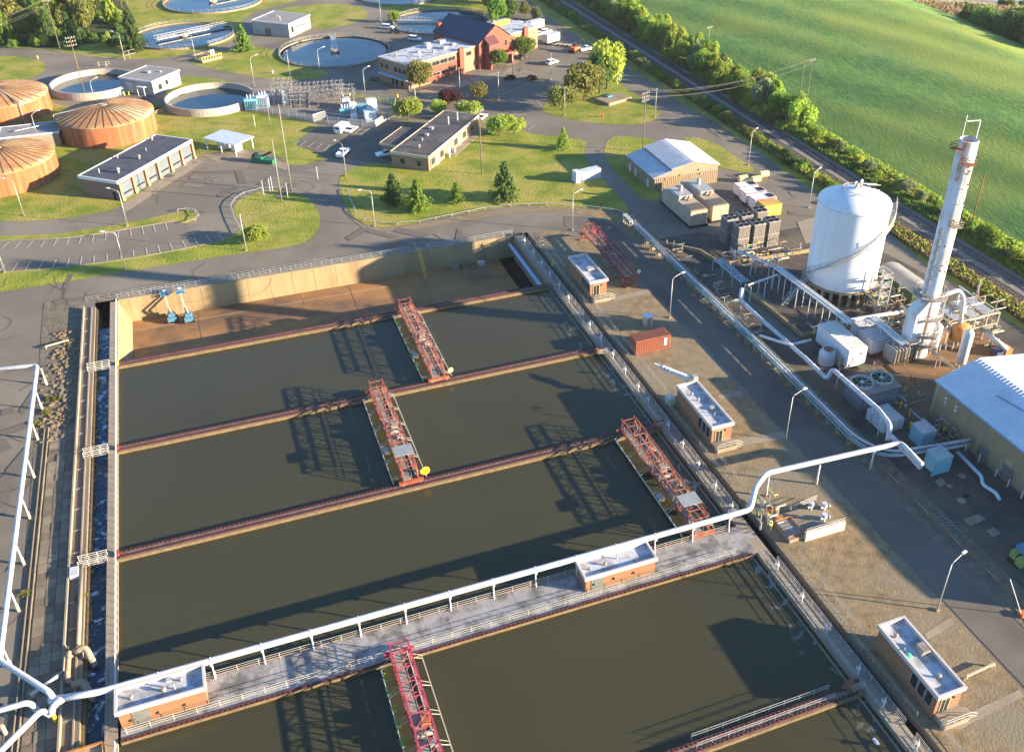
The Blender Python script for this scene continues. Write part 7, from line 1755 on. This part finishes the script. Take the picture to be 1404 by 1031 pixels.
# dry grass tufts by the tracks
def tufts(name, label, boxes, n, tone, hs, sz):
    r = random.Random(len(name)+n); b = MB()
    for i in range(n):
        x0,x1,y0,y1 = r.choice(boxes); c = Vector((r.uniform(x0,x1), r.uniform(y0,y1), .05))
        h = r.uniform(*hs); s = r.uniform(.5,1)*sz; a = r.uniform(0,3.14); d = Vector((math.cos(a)*s, math.sin(a)*s, 0)); l = Vector((r.gauss(0,.2), r.gauss(0,.2), h))
        b.quad(c-d, c+d, c+d*.5+l, c-d*.7+l)
    b.build(name, LF[tone], kind='stuff', label=label)
tufts('dry_grass', 'straw coloured dry grass beside the tracks', [(146.4,151,60,190),(146.4,151,60,190),(146.6,151,180,440)], 14000, 'straw', (.4,1.0), .35)
tufts('weeds_undergrowth', 'green weeds along both sides of the tracks', [(146.8,151,200,440),(160.2,164,60,240),(160.2,169,230,450)], 15000, 'mid', (.4,1.3), .4)
tufts('bright_weeds', 'yellow-green tall weeds between the hedge and the field track', [(147,151,60,200),(160.5,163,60,250),(168,171,60,260),(168,171,60,260)], 12000, 'yellow', (.4,1.1), .35)
tufts('verge_grass', 'olive weeds beyond the tracks', [(163,170,60,240)], 5000, 'olive', (.3,.9), .4)
# strip behind the hill
for k, (q, h, tone) in enumerate((((1345,45),12,'mid'),((1362,52),12,'dark'),((1378,60),14,'dark'),((1395,64),15,'dark'),((1410,70),15,'mid'),((1352,30),9,'dark'),((1335,38),9,'mid'),((1370,38),10,'dark'),((1390,44),12,'dark'),((1408,50),13,'dark'),((1384,14),8,'mid'),((1372,12),7,'mid'),((1400,12),6,'dark'),((1326,34),14,'dark'),((1280,22),5,'mid'),((1268,16),5,'mid'),((1300,32),5,'dark'),((1322,12),5,'dark'),((1345,16),5,'dark'),((1360,20),5,'mid'),((1310,10),4,'mid'),((1420,85),15,'dark'),((1440,80),15,'dark'),((1430,60),14,'mid'))):
    h = h*(.55 if q[1] < 44 else .8); ptree(q, h, h*.55, 'round', tone, '%s tree beyond the crest of the green hill, %s in the clump' % (desc[tone], ORD[k]), group='trees behind the hill')
def reeds():
    r = random.Random(31); b = MB()
    A_, B_, C_ = P(1232,6), P(1404,16), P(1345,62)
    for i in range(5000):
        u, v_ = r.random(), r.random()
        if u+v_ > 1: u, v_ = 1-u, 1-v_
        c = A_ + (B_-A_)*u + (C_-A_)*v_; a = r.uniform(0,3.14); s = .5; d = Vector((math.cos(a)*s, math.sin(a)*s, 0)); l = Vector((r.gauss(0,.3), r.gauss(0,.3), r.uniform(1.5,2.8)))
        b.quad(c-d, c+d, c+d*.5+l, c-d*.5+l)
    b.build('reeds', leafmat('reed stems', (.52,.37,.22), (.38,.28,.15)), kind='stuff', label='tan reed bed between the hill and the river')
reeds()
# weeds on the left dirt strip
for k, q in enumerate(((68,548),(64,566),(78,548),(52,582),(96,470),(33,816),(112,820))):
    ptree(q, .6, .9, 'shrub', 'olive', 'yellow-green weed tuft on the dirt left of the channel, %s down' % ORD[k], group='weed tufts left of the channel', trunk=False, cat='weed')
p = P(1148,993, ZW); t = E('seagull', 'white gull resting on the water at the bottom right', 'bird', (P(1200,1018,ZW)))
p = P(1200,1018,ZW); MB().lathe([(0,0),(.18,.06),(.2,.16),(.1,.26),(0,.28)], 8, (p.x,p.y)).build('body', white, t, Matrix.Translation((0,0,ZW))); blk('head', (p.x+.22,p.y,ZW+.2), .12,.12,.14, white, t); blk('wing', (p.x,p.y,ZW+.24), .5,.9,.04, whitep, t)
# ================================================================= AIR
hz = MB().box(-2600, 2600, -900, 3600, -9, 104).build('haze', [], kind='stuff')
hm = bpy.data.materials.new('air'); hm.use_nodes = True; hm.node_tree.nodes.clear()
vo = hm.node_tree.nodes.new('ShaderNodeVolumePrincipled'); ho = hm.node_tree.nodes.new('ShaderNodeOutputMaterial')
vo.inputs['Density'].default_value = .00005; vo.inputs['Color'].default_value = (.88, .94, 1, 1); vo.inputs['Anisotropy'].default_value = .2
hm.node_tree.links.new(vo.outputs[0], ho.inputs['Volume']); hz.data.materials.append(hm)
